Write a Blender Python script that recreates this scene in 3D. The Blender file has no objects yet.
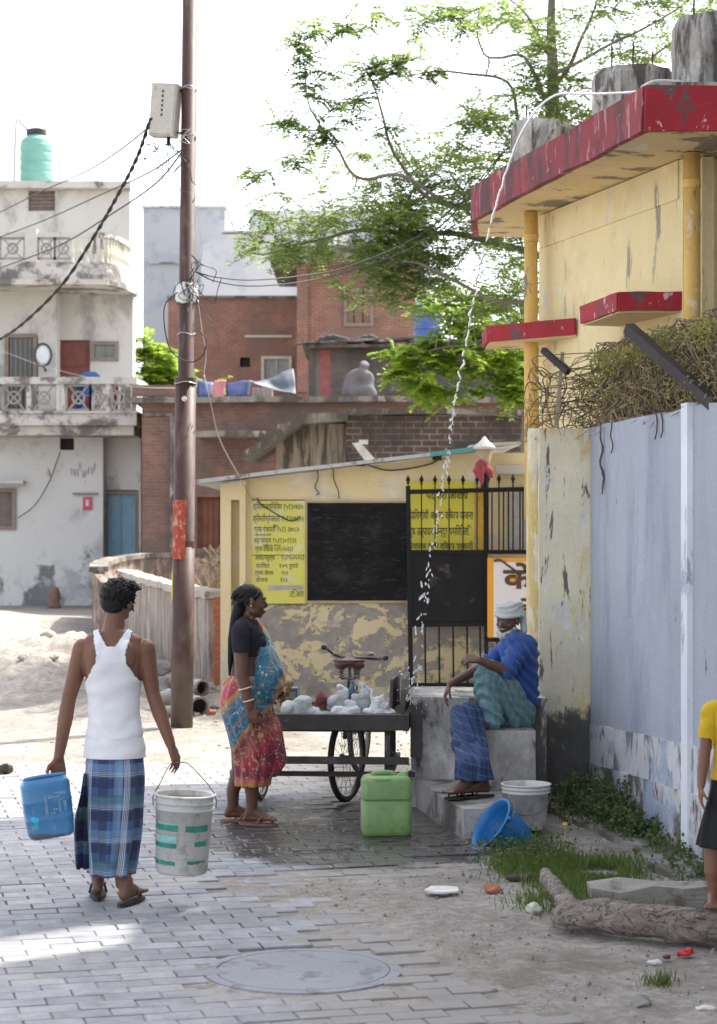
import bpy, bmesh, math, random
import numpy as np
from mathutils import Vector, Matrix, noise, Euler
R = math.radians; PI = math.pi
rnd = random.Random(11)
SC = bpy.context.scene
C = SC.collection
F = 2000.0; CX = 358.5; HY = 520.0; CZ = 2.0
def W(px, py, d): return Vector(((px-CX)/F*d, d, CZ-(py-HY)/F*d))
def G(px, py, z=0.0):
    d = (CZ-z)*F/(py-HY); return Vector(((px-CX)/F*d, d, z))
def XX(px, d): return (px-CX)/F*d
def ZZ(py, d): return CZ-(py-HY)/F*d
def S(r, g, b):
    f = lambda c: (c/255/12.92) if c <= 10 else ((c/255+.055)/1.055)**2.4
    return (f(r), f(g), f(b))
V = Vector

# ---------------------------------------------------------------- mesh helpers
def NB(): return bmesh.new()
def box(bm, x0, x1, y0, y1, z0, z1, M=None):
    vs = [V((x, y, z)) for z in (z0, z1) for y in (y0, y1) for x in (x0, x1)]
    if M is not None: vs = [M @ v for v in vs]
    b = [bm.verts.new(v) for v in vs]
    for f in ((0,2,3,1),(4,5,7,6),(0,1,5,4),(2,6,7,3),(0,4,6,2),(1,3,7,5)): bm.faces.new([b[i] for i in f])
def frame_of(p0, p1, up=V((0,0,1))):
    d = (p1-p0); L = d.length; d = d.normalized()
    if abs(d.dot(up)) > .98: up = V((0,1,0)) if abs(d.y) < .9 else V((1,0,0))
    s = d.cross(up).normalized(); u = s.cross(d).normalized()
    return d, s, u, L
def bar(bm, p0, p1, w, h, up=V((0,0,1))):
    p0 = V(p0); p1 = V(p1)
    d, s, u, L = frame_of(p0, p1, up)
    M = Matrix((( s.x,u.x,d.x,p0.x),(s.y,u.y,d.y,p0.y),(s.z,u.z,d.z,p0.z),(0,0,0,1)))
    box(bm, -w/2, w/2, -h/2, h/2, 0, L, M)
def prism(bm, pts, z0, z1):
    a = [bm.verts.new((p[0], p[1], z0 if not callable(z0) else z0(p))) for p in pts]
    b = [bm.verts.new((p[0], p[1], z1 if not callable(z1) else z1(p))) for p in pts]
    n = len(pts)
    bm.faces.new(a[::-1]); bm.faces.new(b)
    for i in range(n): bm.faces.new((a[i], a[(i+1)%n], b[(i+1)%n], b[i]))
    bmesh.ops.recalc_face_normals(bm, faces=bm.faces)
def extr(bm, pts, vec):
    vec = V(vec)
    a = [bm.verts.new(V(p)) for p in pts]; b = [bm.verts.new(V(p)+vec) for p in pts]; n = len(pts)
    bm.faces.new(a[::-1]); bm.faces.new(b)
    for i in range(n): bm.faces.new((a[i], a[(i+1)%n], b[(i+1)%n], b[i]))
    bmesh.ops.recalc_face_normals(bm, faces=bm.faces)
def tube(bm, pts, rad, seg=8, caps=True):
    pts = [V(p) for p in pts]; n = len(pts)
    rads = rad if hasattr(rad, '__len__') else [rad]*n
    rings = []; up = None
    for i, p in enumerate(pts):
        t = (pts[min(i+1, n-1)]-pts[max(i-1, 0)])
        t = t.normalized() if t.length > 1e-9 else V((0,0,1))
        if up is None: up = V((0,0,1)) if abs(t.z) < .9 else V((1,0,0))
        s = t.cross(up)
        s = s.normalized() if s.length > 1e-6 else t.orthogonal().normalized()
        up = s.cross(t).normalized()
        rings.append([bm.verts.new(p+(s*math.cos(a)+up*math.sin(a))*rads[i]) for a in [2*PI*k/seg for k in range(seg)]])
    for a, b in zip(rings, rings[1:]):
        for k in range(seg): bm.faces.new((a[k], a[(k+1)%seg], b[(k+1)%seg], b[k]))
    if caps: bm.faces.new(rings[0][::-1]); bm.faces.new(rings[-1])
def smooth_path(pts, n=6):
    pts = [V(p) for p in pts]; out = []
    P = [pts[0]*2-pts[1]]+pts+[pts[-1]*2-pts[-2]]
    for i in range(1, len(P)-2):
        for k in range(n):
            t = k/n
            out.append(.5*((2*P[i])+(-P[i-1]+P[i+1])*t+(2*P[i-1]-5*P[i]+4*P[i+1]-P[i+2])*t*t+(-P[i-1]+3*P[i]-3*P[i+1]+P[i+2])*t**3))
    out.append(pts[-1]); return out
def lathe(bm, prof, seg=32, M=None, closed=False):
    M = M or Matrix(); rings = []
    for r, z in prof:
        if r < 1e-5: rings.append([bm.verts.new(M @ V((0,0,z)))])
        else: rings.append([bm.verts.new(M @ V((r*math.cos(2*PI*k/seg), r*math.sin(2*PI*k/seg), z))) for k in range(seg)])
    prs = list(zip(rings, rings[1:]))
    if closed: prs.append((rings[-1], rings[0]))
    for a, b in prs:
        for k in range(seg):
            k2 = (k+1)%seg
            if len(a) == 1 and len(b) == 1: continue
            if len(a) == 1: bm.faces.new((a[0], b[k], b[k2]))
            elif len(b) == 1: bm.faces.new((a[k], b[0], a[k2]))
            else: bm.faces.new((a[k], a[k2], b[k2], b[k]))
    bmesh.ops.recalc_face_normals(bm, faces=bm.faces)
_ICO = {}
def ico(sub):
    if sub not in _ICO:
        t = bmesh.new(); bmesh.ops.create_icosphere(t, subdivisions=sub, radius=1); t.verts.index_update()
        _ICO[sub] = ([v.co.copy() for v in t.verts], [[v.index for v in f.verts] for f in t.faces]); t.free()
    return _ICO[sub]
def addico(bm, sub, M):
    vs, fs = ico(sub); b = [bm.verts.new(M @ v) for v in vs]
    for f in fs: bm.faces.new([b[i] for i in f])
def ell(bm, c, r, rot=None, sub=2):
    M = Matrix.Translation(V(c)) @ (rot.to_4x4() if rot is not None else Matrix()) @ Matrix.Diagonal((r[0], r[1], r[2], 1))
    addico(bm, sub, M)
def cap(bm, p0, p1, r0, r1):
    p0 = V(p0); p1 = V(p1); s_ = 1 if r0 < .013 else 2
    ell(bm, p0, (r0,)*3, None, s_); ell(bm, p1, (r1,)*3, None, s_)
    if (p1-p0).length > 1e-4: tube(bm, [p0, p1], [r0, r1], 14 if s_ > 1 else 7)
def chain(bm, pts, rs):
    for i in range(len(pts)-1): cap(bm, pts[i], pts[i+1], rs[i], rs[i+1])
def loftring(bm, rings, seg=28, ends=True, n=4):
    """rings: (cx,cy,cz,rx,ry,tilt) ; smooth closed loft"""
    P = smooth_path([V((r[0], r[1], r[2])) for r in rings], n); Q = smooth_path([V((r[3], r[4], r[5] if len(r) > 5 else 0)) for r in rings], n)
    vs = []
    for p, q in zip(P, Q):
        vs.append([bm.verts.new((p.x+q.x*math.cos(a), p.y+q.y*math.sin(a), p.z+q.z*math.cos(a))) for a in [2*PI*k/seg for k in range(seg)]])
    for a, b in zip(vs, vs[1:]):
        for k in range(seg): bm.faces.new((a[k], a[(k+1)%seg], b[(k+1)%seg], b[k]))
    if ends: bm.faces.new(vs[0][::-1]); bm.faces.new(vs[-1])
    return vs
def cloth(rings, seg=72, fold=0.01, nf=9, seed=0, thick=.004, n=5, foldfn=None):
    """open draped tube with folds and a UV map in metres; rings: (cx,cy,cz,rx,ry,tiltz)"""
    bm = NB(); uvl = bm.loops.layers.uv.new('UVMap')
    P = smooth_path([V((r[0], r[1], r[2])) for r in rings], n); Q = smooth_path([V((r[3], r[4], r[5] if len(r) > 5 else 0)) for r in rings], n)
    vs = []; N = len(P)
    for j, (p, q) in enumerate(zip(P, Q)):
        t = j/(N-1); row = []
        for k in range(seg):
            a = 2*PI*k/seg
            w = noise.noise(V((math.cos(a)*1.7+seed, math.sin(a)*1.7, p.z*1.4)))*1.0
            f = math.sin(a*nf+seed+2.0*w+p.z*2)*.6+noise.noise(V((math.cos(a)*4+seed*3, math.sin(a)*4, p.z*5)))*1.1
            amp = fold*(foldfn(t) if foldfn else 1)
            row.append(bm.verts.new((p.x+(q.x+amp*f)*math.cos(a), p.y+(q.y+amp*f)*math.sin(a), p.z+q.z*math.cos(a))))
        vs.append(row)
    for j in range(N-1):
        for k in range(seg):
            k2 = (k+1)%seg
            f = bm.faces.new((vs[j][k], vs[j][k2], vs[j+1][k2], vs[j+1][k]))
            us = [k/seg, (k+1)/seg, (k+1)/seg, k/seg]; js = [j, j, j+1, j+1]
            for l, u, jj in zip(f.loops, us, js):
                l[uvl].uv = (u*2*PI*.15, P[jj].z)
    bmesh.ops.recalc_face_normals(bm, faces=bm.faces)
    if thick: bmesh.ops.solidify(bm, geom=bm.faces[:], thickness=thick)
    return bm
def vox(bm, size=.006, sm=3, keep=False):
    me = bpy.data.meshes.new('tmp'); bm.to_mesh(me); bm.free()
    o = bpy.data.objects.new('tmp', me); C.objects.link(o)
    m = o.modifiers.new('r', 'REMESH'); m.mode = 'VOXEL'; m.voxel_size = size
    if sm: s = o.modifiers.new('s', 'SMOOTH'); s.factor = .5; s.iterations = sm
    dg = bpy.context.evaluated_depsgraph_get(); dg.update()
    m2 = bpy.data.meshes.new_from_object(o.evaluated_get(dg))
    bpy.data.objects.remove(o); bpy.data.meshes.remove(me)
    b = NB(); b.from_mesh(m2); bpy.data.meshes.remove(m2)
    b.normal_update()
    return b
def shell(body, pred, off, thick=.004, wr=.003, fr=14):
    b = body.copy(); b.verts.ensure_lookup_table()
    b.normal_update()
    kill = [v for v in b.verts if not pred(v.co)]
    bmesh.ops.delete(b, geom=kill, context='VERTS')
    for v in b.verts:
        o = off(v.co) if callable(off) else off
        o += wr*noise.noise(V((v.co.x*fr, v.co.y*fr, v.co.z*fr*1.6)))
        v.co = v.co+v.normal*o
    bmesh.ops.solidify(b, geom=b.faces[:], thickness=thick)
    return b
def wallholes(bm, x0, x1, z0, z1, y0, y1, holes):
    xs = sorted({x0, x1, *[h[0] for h in holes], *[h[1] for h in holes]}); zs = sorted({z0, z1, *[h[2] for h in holes], *[h[3] for h in holes]})
    xs = [x for x in xs if x0 <= x <= x1]; zs = [z for z in zs if z0 <= z <= z1]
    for a, b in zip(xs, xs[1:]):
        for c, d in zip(zs, zs[1:]):
            mx, mz = (a+b)/2, (c+d)/2
            if not any(h[0] < mx < h[1] and h[2] < mz < h[3] for h in holes): box(bm, a, b, y0, y1, c, d)
def jag(bm, amp, fr):
    for v in bm.verts:
        v.co += noise.noise_vector(v.co*fr)*amp
def cutup(bm, n=1):
    bmesh.ops.subdivide_edges(bm, edges=bm.edges[:], cuts=n, use_grid_fill=True)

# ---------------------------------------------------------------- object helpers
WM = {}
def thing(name, label, cat, loc=(0,0,0), rz=0, group=None):
    o = bpy.data.objects.new(name, None); C.objects.link(o); o.empty_display_size = .1
    o.location = loc; o.rotation_euler = (0, 0, rz); o['label'] = label; o['category'] = cat
    if group: o['group'] = group
    WM[o] = Matrix.Translation(V(loc)) @ Matrix.Rotation(rz, 4, 'Z')
    return o
def obj(name, bm, mat, parent=None, world=True, smooth=False, bev=0, bseg=2, label=None, cat=None, group=None, kind=None):
    if bev:
        es = [e for e in bm.edges if len(e.link_faces) == 2 and e.calc_face_angle(0) > .5]
        bmesh.ops.bevel(bm, geom=es, offset=bev, segments=bseg, affect='EDGES', profile=.7, clamp_overlap=True)
    loc = V((0,0,0))
    if parent is not None:
        if world: bmesh.ops.transform(bm, matrix=WM[parent].inverted(), verts=bm.verts[:])
    elif kind is None and bm.verts:
        xs = [v.co.x for v in bm.verts]; ys = [v.co.y for v in bm.verts]; zs = [v.co.z for v in bm.verts]
        loc = V(((min(xs)+max(xs))/2, (min(ys)+max(ys))/2, min(zs)))
        bmesh.ops.translate(bm, vec=-loc, verts=bm.verts[:])
    me = bpy.data.meshes.new(name); bm.to_mesh(me); bm.free()
    if smooth: me.shade_smooth()
    if mat: 
        for m in (mat if isinstance(mat, (list, tuple)) else [mat]): me.materials.append(m)
    o = bpy.data.objects.new(name, me); C.objects.link(o)
    if parent is not None: o.parent = parent; WM[o] = WM[parent].copy()
    else: o.location = loc; WM[o] = Matrix.Translation(loc)
    if label: o['label'] = label
    if cat: o['category'] = cat
    if group: o['group'] = group
    if kind: o['kind'] = kind
    return o
def dup(root, loc, rz, label=None, group=None, scale=None):
    r = root.copy(); C.objects.link(r); r.location = loc; r.rotation_euler = (0, 0, rz)
    if label: r['label'] = label
    if group: r['group'] = group
    if scale: r.scale = (scale,)*3
    for ch in list(root.children):
        c = ch.copy(); C.objects.link(c); c.parent = r
        for g in ch.children:
            d = g.copy(); C.objects.link(d); d.parent = c
    return r

# ---------------------------------------------------------------- materials
class NT:
    def __init__(s, name):
        s.m = bpy.data.materials.new(name); s.m.use_nodes = True; s.t = s.m.node_tree; s.t.nodes.clear()
        s.out = s.t.nodes.new('ShaderNodeOutputMaterial'); s.b = s.t.nodes.new('ShaderNodeBsdfPrincipled')
        s.t.links.new(s.b.outputs[0], s.out.inputs[0]); s.tc = s.t.nodes.new('ShaderNodeTexCoord')
    def n(s, ty, **k):
        x = s.t.nodes.new(ty)
        for a, b in k.items(): setattr(x, a, b)
        return x
    def put(s, sock, v):
        if isinstance(v, bpy.types.NodeSocket): s.t.links.new(v, sock)
        elif v is not None:
            if isinstance(v, (tuple, list)) and len(v) == 3 and sock.type == 'RGBA': v = (*v, 1)
            sock.default_value = v
    def co(s, k='Object'): return s.tc.outputs[k]
    def map(s, vec, scale=(1,1,1), loc=(0,0,0), rot=(0,0,0)):
        x = s.n('ShaderNodeMapping'); s.put(x.inputs[0], vec); x.inputs[1].default_value = loc; x.inputs[2].default_value = rot; x.inputs[3].default_value = scale
        return x.outputs[0]
    def noise(s, vec, scale, detail=5, rough=.6, dist=0, col=False):
        x = s.n('ShaderNodeTexNoise'); s.put(x.inputs['Vector'], vec); x.inputs['Scale'].default_value = scale; x.inputs['Detail'].default_value = detail
        x.inputs['Roughness'].default_value = rough; x.inputs['Distortion'].default_value = dist
        return x.outputs[1 if col else 0]
    def vor(s, vec, scale, feature='F1', out=0):
        x = s.n('ShaderNodeTexVoronoi'); x.feature = feature; s.put(x.inputs['Vector'], vec); x.inputs['Scale'].default_value = scale
        return x.outputs[out]
    def math(s, op, a, b=None, c=None, clamp=False):
        x = s.n('ShaderNodeMath', operation=op, use_clamp=clamp); s.put(x.inputs[0], a)
        if b is not None: s.put(x.inputs[1], b)
        if c is not None: s.put(x.inputs[2], c)
        return x.outputs[0]
    def ss(s, v, a, b):
        x = s.n('ShaderNodeMapRange', interpolation_type='SMOOTHSTEP'); s.put(x.inputs[0], v); x.inputs[1].default_value = a; x.inputs[2].default_value = b
        return x.outputs[0]
    def mix(s, f, a, b, bl='MIX'):
        x = s.n('ShaderNodeMix', data_type='RGBA', blend_type=bl); s.put(x.inputs[0], f); s.put(x.inputs[6], a); s.put(x.inputs[7], b)
        return x.outputs[2]
    def ramp(s, f, cols, interp='LINEAR'):
        x = s.n('ShaderNodeValToRGB'); s.put(x.inputs[0], f); e = x.color_ramp.elements; x.color_ramp.interpolation = interp
        while len(e) < len(cols): e.new(.5)
        for q, (p, c) in zip(e, cols): q.position = p; q.color = (*c, 1)
        return x.outputs[0]
    def sep(s, v): x = s.n('ShaderNodeSeparateXYZ'); s.put(x.inputs[0], v); return x.outputs
    def comb(s, a=0, b=0, c=0):
        x = s.n('ShaderNodeCombineXYZ'); s.put(x.inputs[0], a); s.put(x.inputs[1], b); s.put(x.inputs[2], c); return x.outputs[0]
    def bump(s, h, st=.3, dist=.01, nrm=None):
        x = s.n('ShaderNodeBump'); x.inputs['Strength'].default_value = st; x.inputs['Distance'].default_value = dist; s.put(x.inputs['Height'], h)
        if nrm is not None: s.put(x.inputs['Normal'], nrm)
        return x.outputs[0]
    def fin(s, col=None, rough=.7, nrm=None, metal=0, spec=None, **k):
        if col is not None: s.put(s.b.inputs['Base Color'], col)
        s.put(s.b.inputs['Roughness'], rough); s.put(s.b.inputs['Metallic'], metal)
        if nrm is not None: s.put(s.b.inputs['Normal'], nrm)
        if spec is not None: s.b.inputs['Specular IOR Level'].default_value = spec
        for a, b in k.items(): s.put(s.b.inputs[a.replace('_', ' ')], b)
        return s.m
def mulc(c, f): return tuple(min(1, x*f) for x in c)
def simple(name, col, rough=.6, var=.25, scale=8, bump=.15, metal=0, col2=None, th=.6, sc2=None, bs=None, spec=None, bd=.01, **k):
    """base colour with fine variation, an optional second colour in noise-shaped patches, and bump"""
    n = NT(name); v = n.co()
    f = n.noise(v, scale, 6, .65)
    c = n.ramp(f, [(.25, mulc(col, 1-var)), (.75, mulc(col, 1+var))])
    if col2 is not None:
        g = n.noise(v, sc2 or scale*.6, 8, .7, .4)
        c = n.mix(n.ss(g, th-.04, th+.04), c, col2)
    return n.fin(c, rough, n.bump(n.noise(v, bs or scale*5, 5, .7), bump, bd) if bump else None, metal, spec, **k)
def weather(name, base, layers=(), var=.12, scale=1.5, rough=.85, bump=.3, bscale=30, bd=.008, fine=.12):
    """layers: (colour, noise scale, threshold, softness, stretch, (z_axis, zfull, znone, weight) or None)"""
    n = NT(name); v = n.co(); z = n.sep(v)[2]
    c = n.ramp(n.noise(v, scale, 6, .6), [(.3, mulc(base, 1-var)), (.7, mulc(base, 1+var))])
    hb = n.noise(v, bscale, 6, .7)
    for i, (col, sc, th, so, st, zz) in enumerate(layers):
        g = n.noise(n.map(v, st, (i*3.7, i*1.3, i*5.1)), sc, 9, .68, .3)
        if zz:
            g = n.math('ADD', g, n.math('MULTIPLY', n.ss(z, zz[2], zz[1]), zz[3]))
        th2 = th-.035 if sc >= 1.5 else th-.01
        mk = n.ss(g, th2-so, th2+so)
        cc = n.ramp(n.noise(v, sc*2.3, 5, .7), [(.3, mulc(col, .8)), (.7, mulc(col, 1.2))])
        c = n.mix(mk, c, cc)
        hb = n.math('ADD', hb, n.math('MULTIPLY', mk, -.5))
    c = n.mix(fine, c, n.ramp(n.noise(v, 60, 4, .7), [(.3, (0, 0, 0)), (.7, (1, 1, 1))]), 'OVERLAY')
    return n.fin(c, rough, n.bump(hb, bump, bd))
def brickmat(name, c1, c2, mortar, bw=.23, bh=.075, ms=.012, dirt=(.12,.09,.07), dth=.56, plaster=None, pth=.6, rough=.9, bd=.015):
    n = NT(name); v = n.co(); s = n.sep(v)
    q = n.comb(n.math('ADD', s[0], s[1]), s[2], 0)
    q = n.mix(.006, q, n.noise(q, 9, 3, .5, col=True)) 
    x = n.n('ShaderNodeTexBrick'); n.put(x.inputs['Vector'], q)
    for a, b in (('Color1', c1), ('Color2', c2), ('Mortar', mortar)): n.put(x.inputs[a], b)
    x.inputs['Scale'].default_value = 1; x.inputs['Brick Width'].default_value = bw; x.inputs['Row Height'].default_value = bh; x.inputs['Mortar Size'].default_value = ms
    x.inputs['Mortar Smooth'].default_value = .3
    c = n.mix(.45, x.outputs[0], n.ramp(n.noise(v, 2.2, 8, .7), [(.3, (.2, .2, .2)), (.7, (.85, .8, .8))]), 'OVERLAY')
    c = n.mix(n.ss(n.noise(v, .9, 9, .7), dth-.1, dth+.1), c, dirt)
    if plaster: c = n.mix(n.ss(n.noise(n.map(v, loc=(5, 2, 8)), .7, 9, .7), pth-.02, pth+.02), c, plaster)
    h = n.math('SUBTRACT', n.math('MULTIPLY', n.noise(v, 25, 5, .7), .5), x.outputs[1])
    return n.fin(c, rough, n.bump(h, .6, bd))
# ================================================================ camera, light
EL = R(54); AZ = math.atan2(.77, .64)
cam = bpy.data.cameras.new('camera'); co = bpy.data.objects.new('camera', cam); C.objects.link(co); SC.camera = co
co.location = (0, 0, CZ); co.rotation_euler = (R(90), 0, 0)
cam.sensor_fit = 'VERTICAL'; cam.sensor_height = 36; cam.lens = F/1024*36; cam.shift_y = 8/1024; cam.clip_end = 2000; cam.clip_start = .1
cam.dof.use_dof = True; cam.dof.focus_distance = 12.3; cam.dof.aperture_fstop = 4.5
wd = bpy.data.worlds.new('World'); SC.world = wd; wd.use_nodes = True
nt = wd.node_tree; nt.nodes.clear(); wo = nt.nodes.new('ShaderNodeOutputWorld'); bg = nt.nodes.new('ShaderNodeBackground'); sk = nt.nodes.new('ShaderNodeTexSky')
sk.sky_type = 'NISHITA'; sk.sun_disc = False; sk.sun_elevation = EL; sk.sun_rotation = AZ; sk.air_density = .7; sk.dust_density = 3.0; sk.ozone_density = .4; sk.altitude = 50
hs = nt.nodes.new('ShaderNodeHueSaturation'); hs.inputs['Saturation'].default_value = .38; nt.links.new(sk.outputs[0], hs.inputs['Color']); nt.links.new(hs.outputs[0], bg.inputs[0]); nt.links.new(bg.outputs[0], wo.inputs[0]); bg.inputs[1].default_value = .15
sun = bpy.data.lights.new('sun', 'SUN'); so = bpy.data.objects.new('sun', sun); C.objects.link(so)
sun.energy = 2.0; sun.angle = R(.6); sun.color = (1, .95, .87)
sd = V((math.sin(AZ)*math.cos(EL), math.cos(AZ)*math.cos(EL), math.sin(EL)))
so.rotation_euler = sd.to_track_quat('Z', 'Y').to_euler(); so.location = (8, 10, 20)
SC.view_settings.view_transform = 'Standard'; SC.view_settings.look = 'None'; SC.view_settings.gamma = 1; SC.view_settings.exposure = 1.92
SC.cycles.use_denoising = True; SC.cycles.max_bounces = 8; SC.cycles.transparent_max_bounces = 12

# ================================================================ ground
def wetmask(n, v):
    s = n.sep(v)
    dx = n.math('DIVIDE', n.math('SUBTRACT', s[0], .05), 1.15); dy = n.math('DIVIDE', n.math('SUBTRACT', s[1], 13.0), 1.55)
    r = n.math('SQRT', n.math('ADD', n.math('MULTIPLY', dx, dx), n.math('MULTIPLY', dy, dy)))
    return n.ss(n.math('ADD', r, n.math('MULTIPLY', n.math('SUBTRACT', n.noise(v, 2.6, 6, .65), .5), 1.3)), 1.08, .82)
def ground_mat():
    n = NT('dusty_ground'); v = n.co()
    f = n.noise(v, 1.1, 8, .65); g = n.noise(v, 14, 6, .7)
    c = n.ramp(f, [(.3, (.215,.19,.16)), (.5, (.30,.27,.235)), (.7, (.38,.345,.305))])
    c = n.mix(.5, c, n.ramp(g, [(.3, (.12,.11,.1)), (.7, (.85,.85,.85))]), 'OVERLAY')
    pv = n.vor(v, 38, out=0); pc = n.vor(v, 38, out=1)
    peb = n.ss(n.math('ADD', pv, n.math('MULTIPLY', n.noise(v, 5, 4), -.55)), .06, .0)
    c = n.mix(n.math('MULTIPLY', peb, .8), c, n.mix(.88, pc, (.35,.33,.31)))
    c = n.mix(n.ss(n.noise(n.map(v, loc=(3,3,3)), .7, 9, .7), .56, .66), c, (.19,.16,.125))
    c = n.mix(n.math('MULTIPLY', n.ss(n.noise(n.map(v, loc=(8,1,3)), 2.2, 9, .75), .52, .62), .6), c, (.20,.17,.14))
    w = wetmask(n, v)
    c = n.mix(w, c, mulc((.10,.085,.07), 1))
    h = n.math('ADD', n.math('ADD', g, n.noise(v, 60, 4, .7)), n.math('MULTIPLY', peb, .6))
    ro = n.math('SUBTRACT', .92, n.math('MULTIPLY', w, .55))
    return n.fin(c, ro, n.bump(h, .6, .012))
pb = [G(600,1034), G(560,1016), G(505,1001), G(480,988), G(440,955), G(408,930), G(385,922), G(345,908), G(300,893), G(290,880), G(400,874), G(500,870), G(512,848)]
paver_poly = [(p.x, p.y) for p in pb]+[(.69,12.25), (.33,14.35), (.30,16.6), (-6,16.6), (-6,6.6), (pb[0].x+.2, 6.6)]
def inpoly(x, y, P):
    c = False; j = len(P)-1
    for i in range(len(P)):
        if (P[i][1] > y) != (P[j][1] > y) and x < (P[j][0]-P[i][0])*(y-P[i][1])/(P[j][1]-P[i][1])+P[i][0]: c = not c
        j = i
    return c
def gh(x, y):
    nz = noise.noise(V((x*1.3, y*1.3, 0)))*.012+noise.noise(V((x*6, y*6, 3)))*.010+noise.noise(V((x*19, y*19, 7)))*.004
    h = -.009+nz*.35
    if not inpoly(x, y, paver_poly) or y > 16.4:
        h = -.003+nz
        if 7 < y < 13 and x > -.3: h += .6*nz
    # bank of loose soil at the roadside and rubble round the pole foot
    for cx_, cy_, rx, ry, hh in ((-4.3, 27.5, 1.5, 3.6, .34), (-3.7, 24, 1.2, 2.2, .24), (-1.45, 20.7, .95, 1.0, .13), (-2.6, 22, 1.1, 1.6, .14), (-7.5, 37, 3, 3, .3)):
        q = ((x-cx_)/rx)**2+((y-cy_)/ry)**2
        if q < 4: h += hh*math.exp(-q*1.2)*(1+.5*noise.noise(V((x*2.6, y*2.6, 1))))+math.exp(-q)*.07*noise.noise(V((x*7, y*7, 1)))
    return h
xs = np.unique(np.concatenate([[-400,-200,-100,-60,-40,-25,-18,-14], np.arange(-12,-5,.35), np.arange(-5,3.6,.065), np.arange(3.6,12,.8), [15,20,30,60,100,200,400]]))
ys = np.unique(np.concatenate([[-60,-30,-10,0,4], np.arange(5.5,18,.065), np.arange(18,32,.12), np.arange(32,60,.8), [70,90,120,200,400,800]]))
nx, ny = len(xs), len(ys)
vv = [(x, y, gh(x, y) if (-9 < x < 5 and 6 < y < 45) else -.012) for y in ys for x in xs]
ff = [(j*nx+i, j*nx+i+1, (j+1)*nx+i+1, (j+1)*nx+i) for j in range(ny-1) for i in range(nx-1)]
gm = bpy.data.meshes.new('ground'); gm.from_pydata(vv, [], ff); gm.shade_smooth(); gm.materials.append(ground_mat())
go = bpy.data.objects.new('ground', gm); C.objects.link(go); go['kind'] = 'structure'

def paver_mat():
    n = NT('concrete_pavers'); v = n.co()
    gi = n.n('ShaderNodeNewGeometry').outputs['Random Per Island']
    c = n.ramp(gi, [(0, (.245,.25,.27)), (.35, (.275,.28,.30)), (.7, (.31,.315,.335)), (1, (.35,.35,.365))])
    c = n.mix(.5, c, n.ramp(n.noise(v, 7, 9, .75), [(.3, (.2,.2,.2)), (.7, (.8,.8,.8))]), 'OVERLAY')
    c = n.mix(n.math('MULTIPLY', n.ss(n.noise(n.map(v, loc=(7,2,0)), .8, 9, .75), .50, .62), .40), c, (.17,.165,.165))
    c = n.mix(n.math('MULTIPLY', n.ss(n.noise(n.map(v, loc=(1,5,0)), 3.2, 8, .8), .60, .66), .5), c, (.11,.10,.095))
    c = n.mix(n.math('MULTIPLY', n.ss(n.noise(v, 1.1, 8, .7), .5, .68), .7), c, (.36,.33,.30))
    s = n.sep(v)
    dust = n.ss(n.math('ADD', n.math('MULTIPLY', n.math('SUBTRACT', s[1], 15.2), .35), n.math('MULTIPLY', n.math('SUBTRACT', n.noise(v, 1.5, 8, .7), .5), 1.6)), -.25, .25)
    c = n.mix(n.math('MULTIPLY', dust, .75), c, (.42,.37,.32))
    rd = n.ss(n.math('ADD', n.math('MULTIPLY', n.math('SUBTRACT', s[0], -.55), .45), n.math('MULTIPLY', n.math('SUBTRACT', n.noise(v, 2.6, 9, .8), .56), 1.6)), -.02, .16)
    c = n.mix(n.math('MULTIPLY', rd, .7), c, (.27,.24,.205))
    w = wetmask(n, v)
    c = n.mix(w, c, n.mix(.85, c, (.02,.02,.02)))
    pud = n.ss(n.noise(n.map(v, loc=(9,1,4)), 2.4, 4, .6), .47, .53)
    ro = n.math('SUBTRACT', .78, n.math('MULTIPLY', w, n.math('ADD', .50, n.math('MULTIPLY', pud, .25))))
    h = n.math('ADD', n.noise(v, 26, 6, .7), n.noise(v, 6, 3))
    h = n.math('ADD', h, n.math('MULTIPLY', w, n.math('MULTIPLY', n.noise(v, 11, 3, .5), 1.5)))
    nb0 = n.bump(h, .35, .007); wv = n.noise(n.map(v, (7,16,1)), 1.0, 4, .6)
    x_ = n.bump(n.math('MULTIPLY', wv, w), .55, .03, nb0)
    return n.fin(c, ro, x_, spec=.6)
bm = NB()
ang = math.atan(.254); cu, su = math.cos(ang), math.sin(ang)
mh = (XX(303, 8.9), 8.9)
PWd, PDp, GAP = .24, .12, .0035
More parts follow.
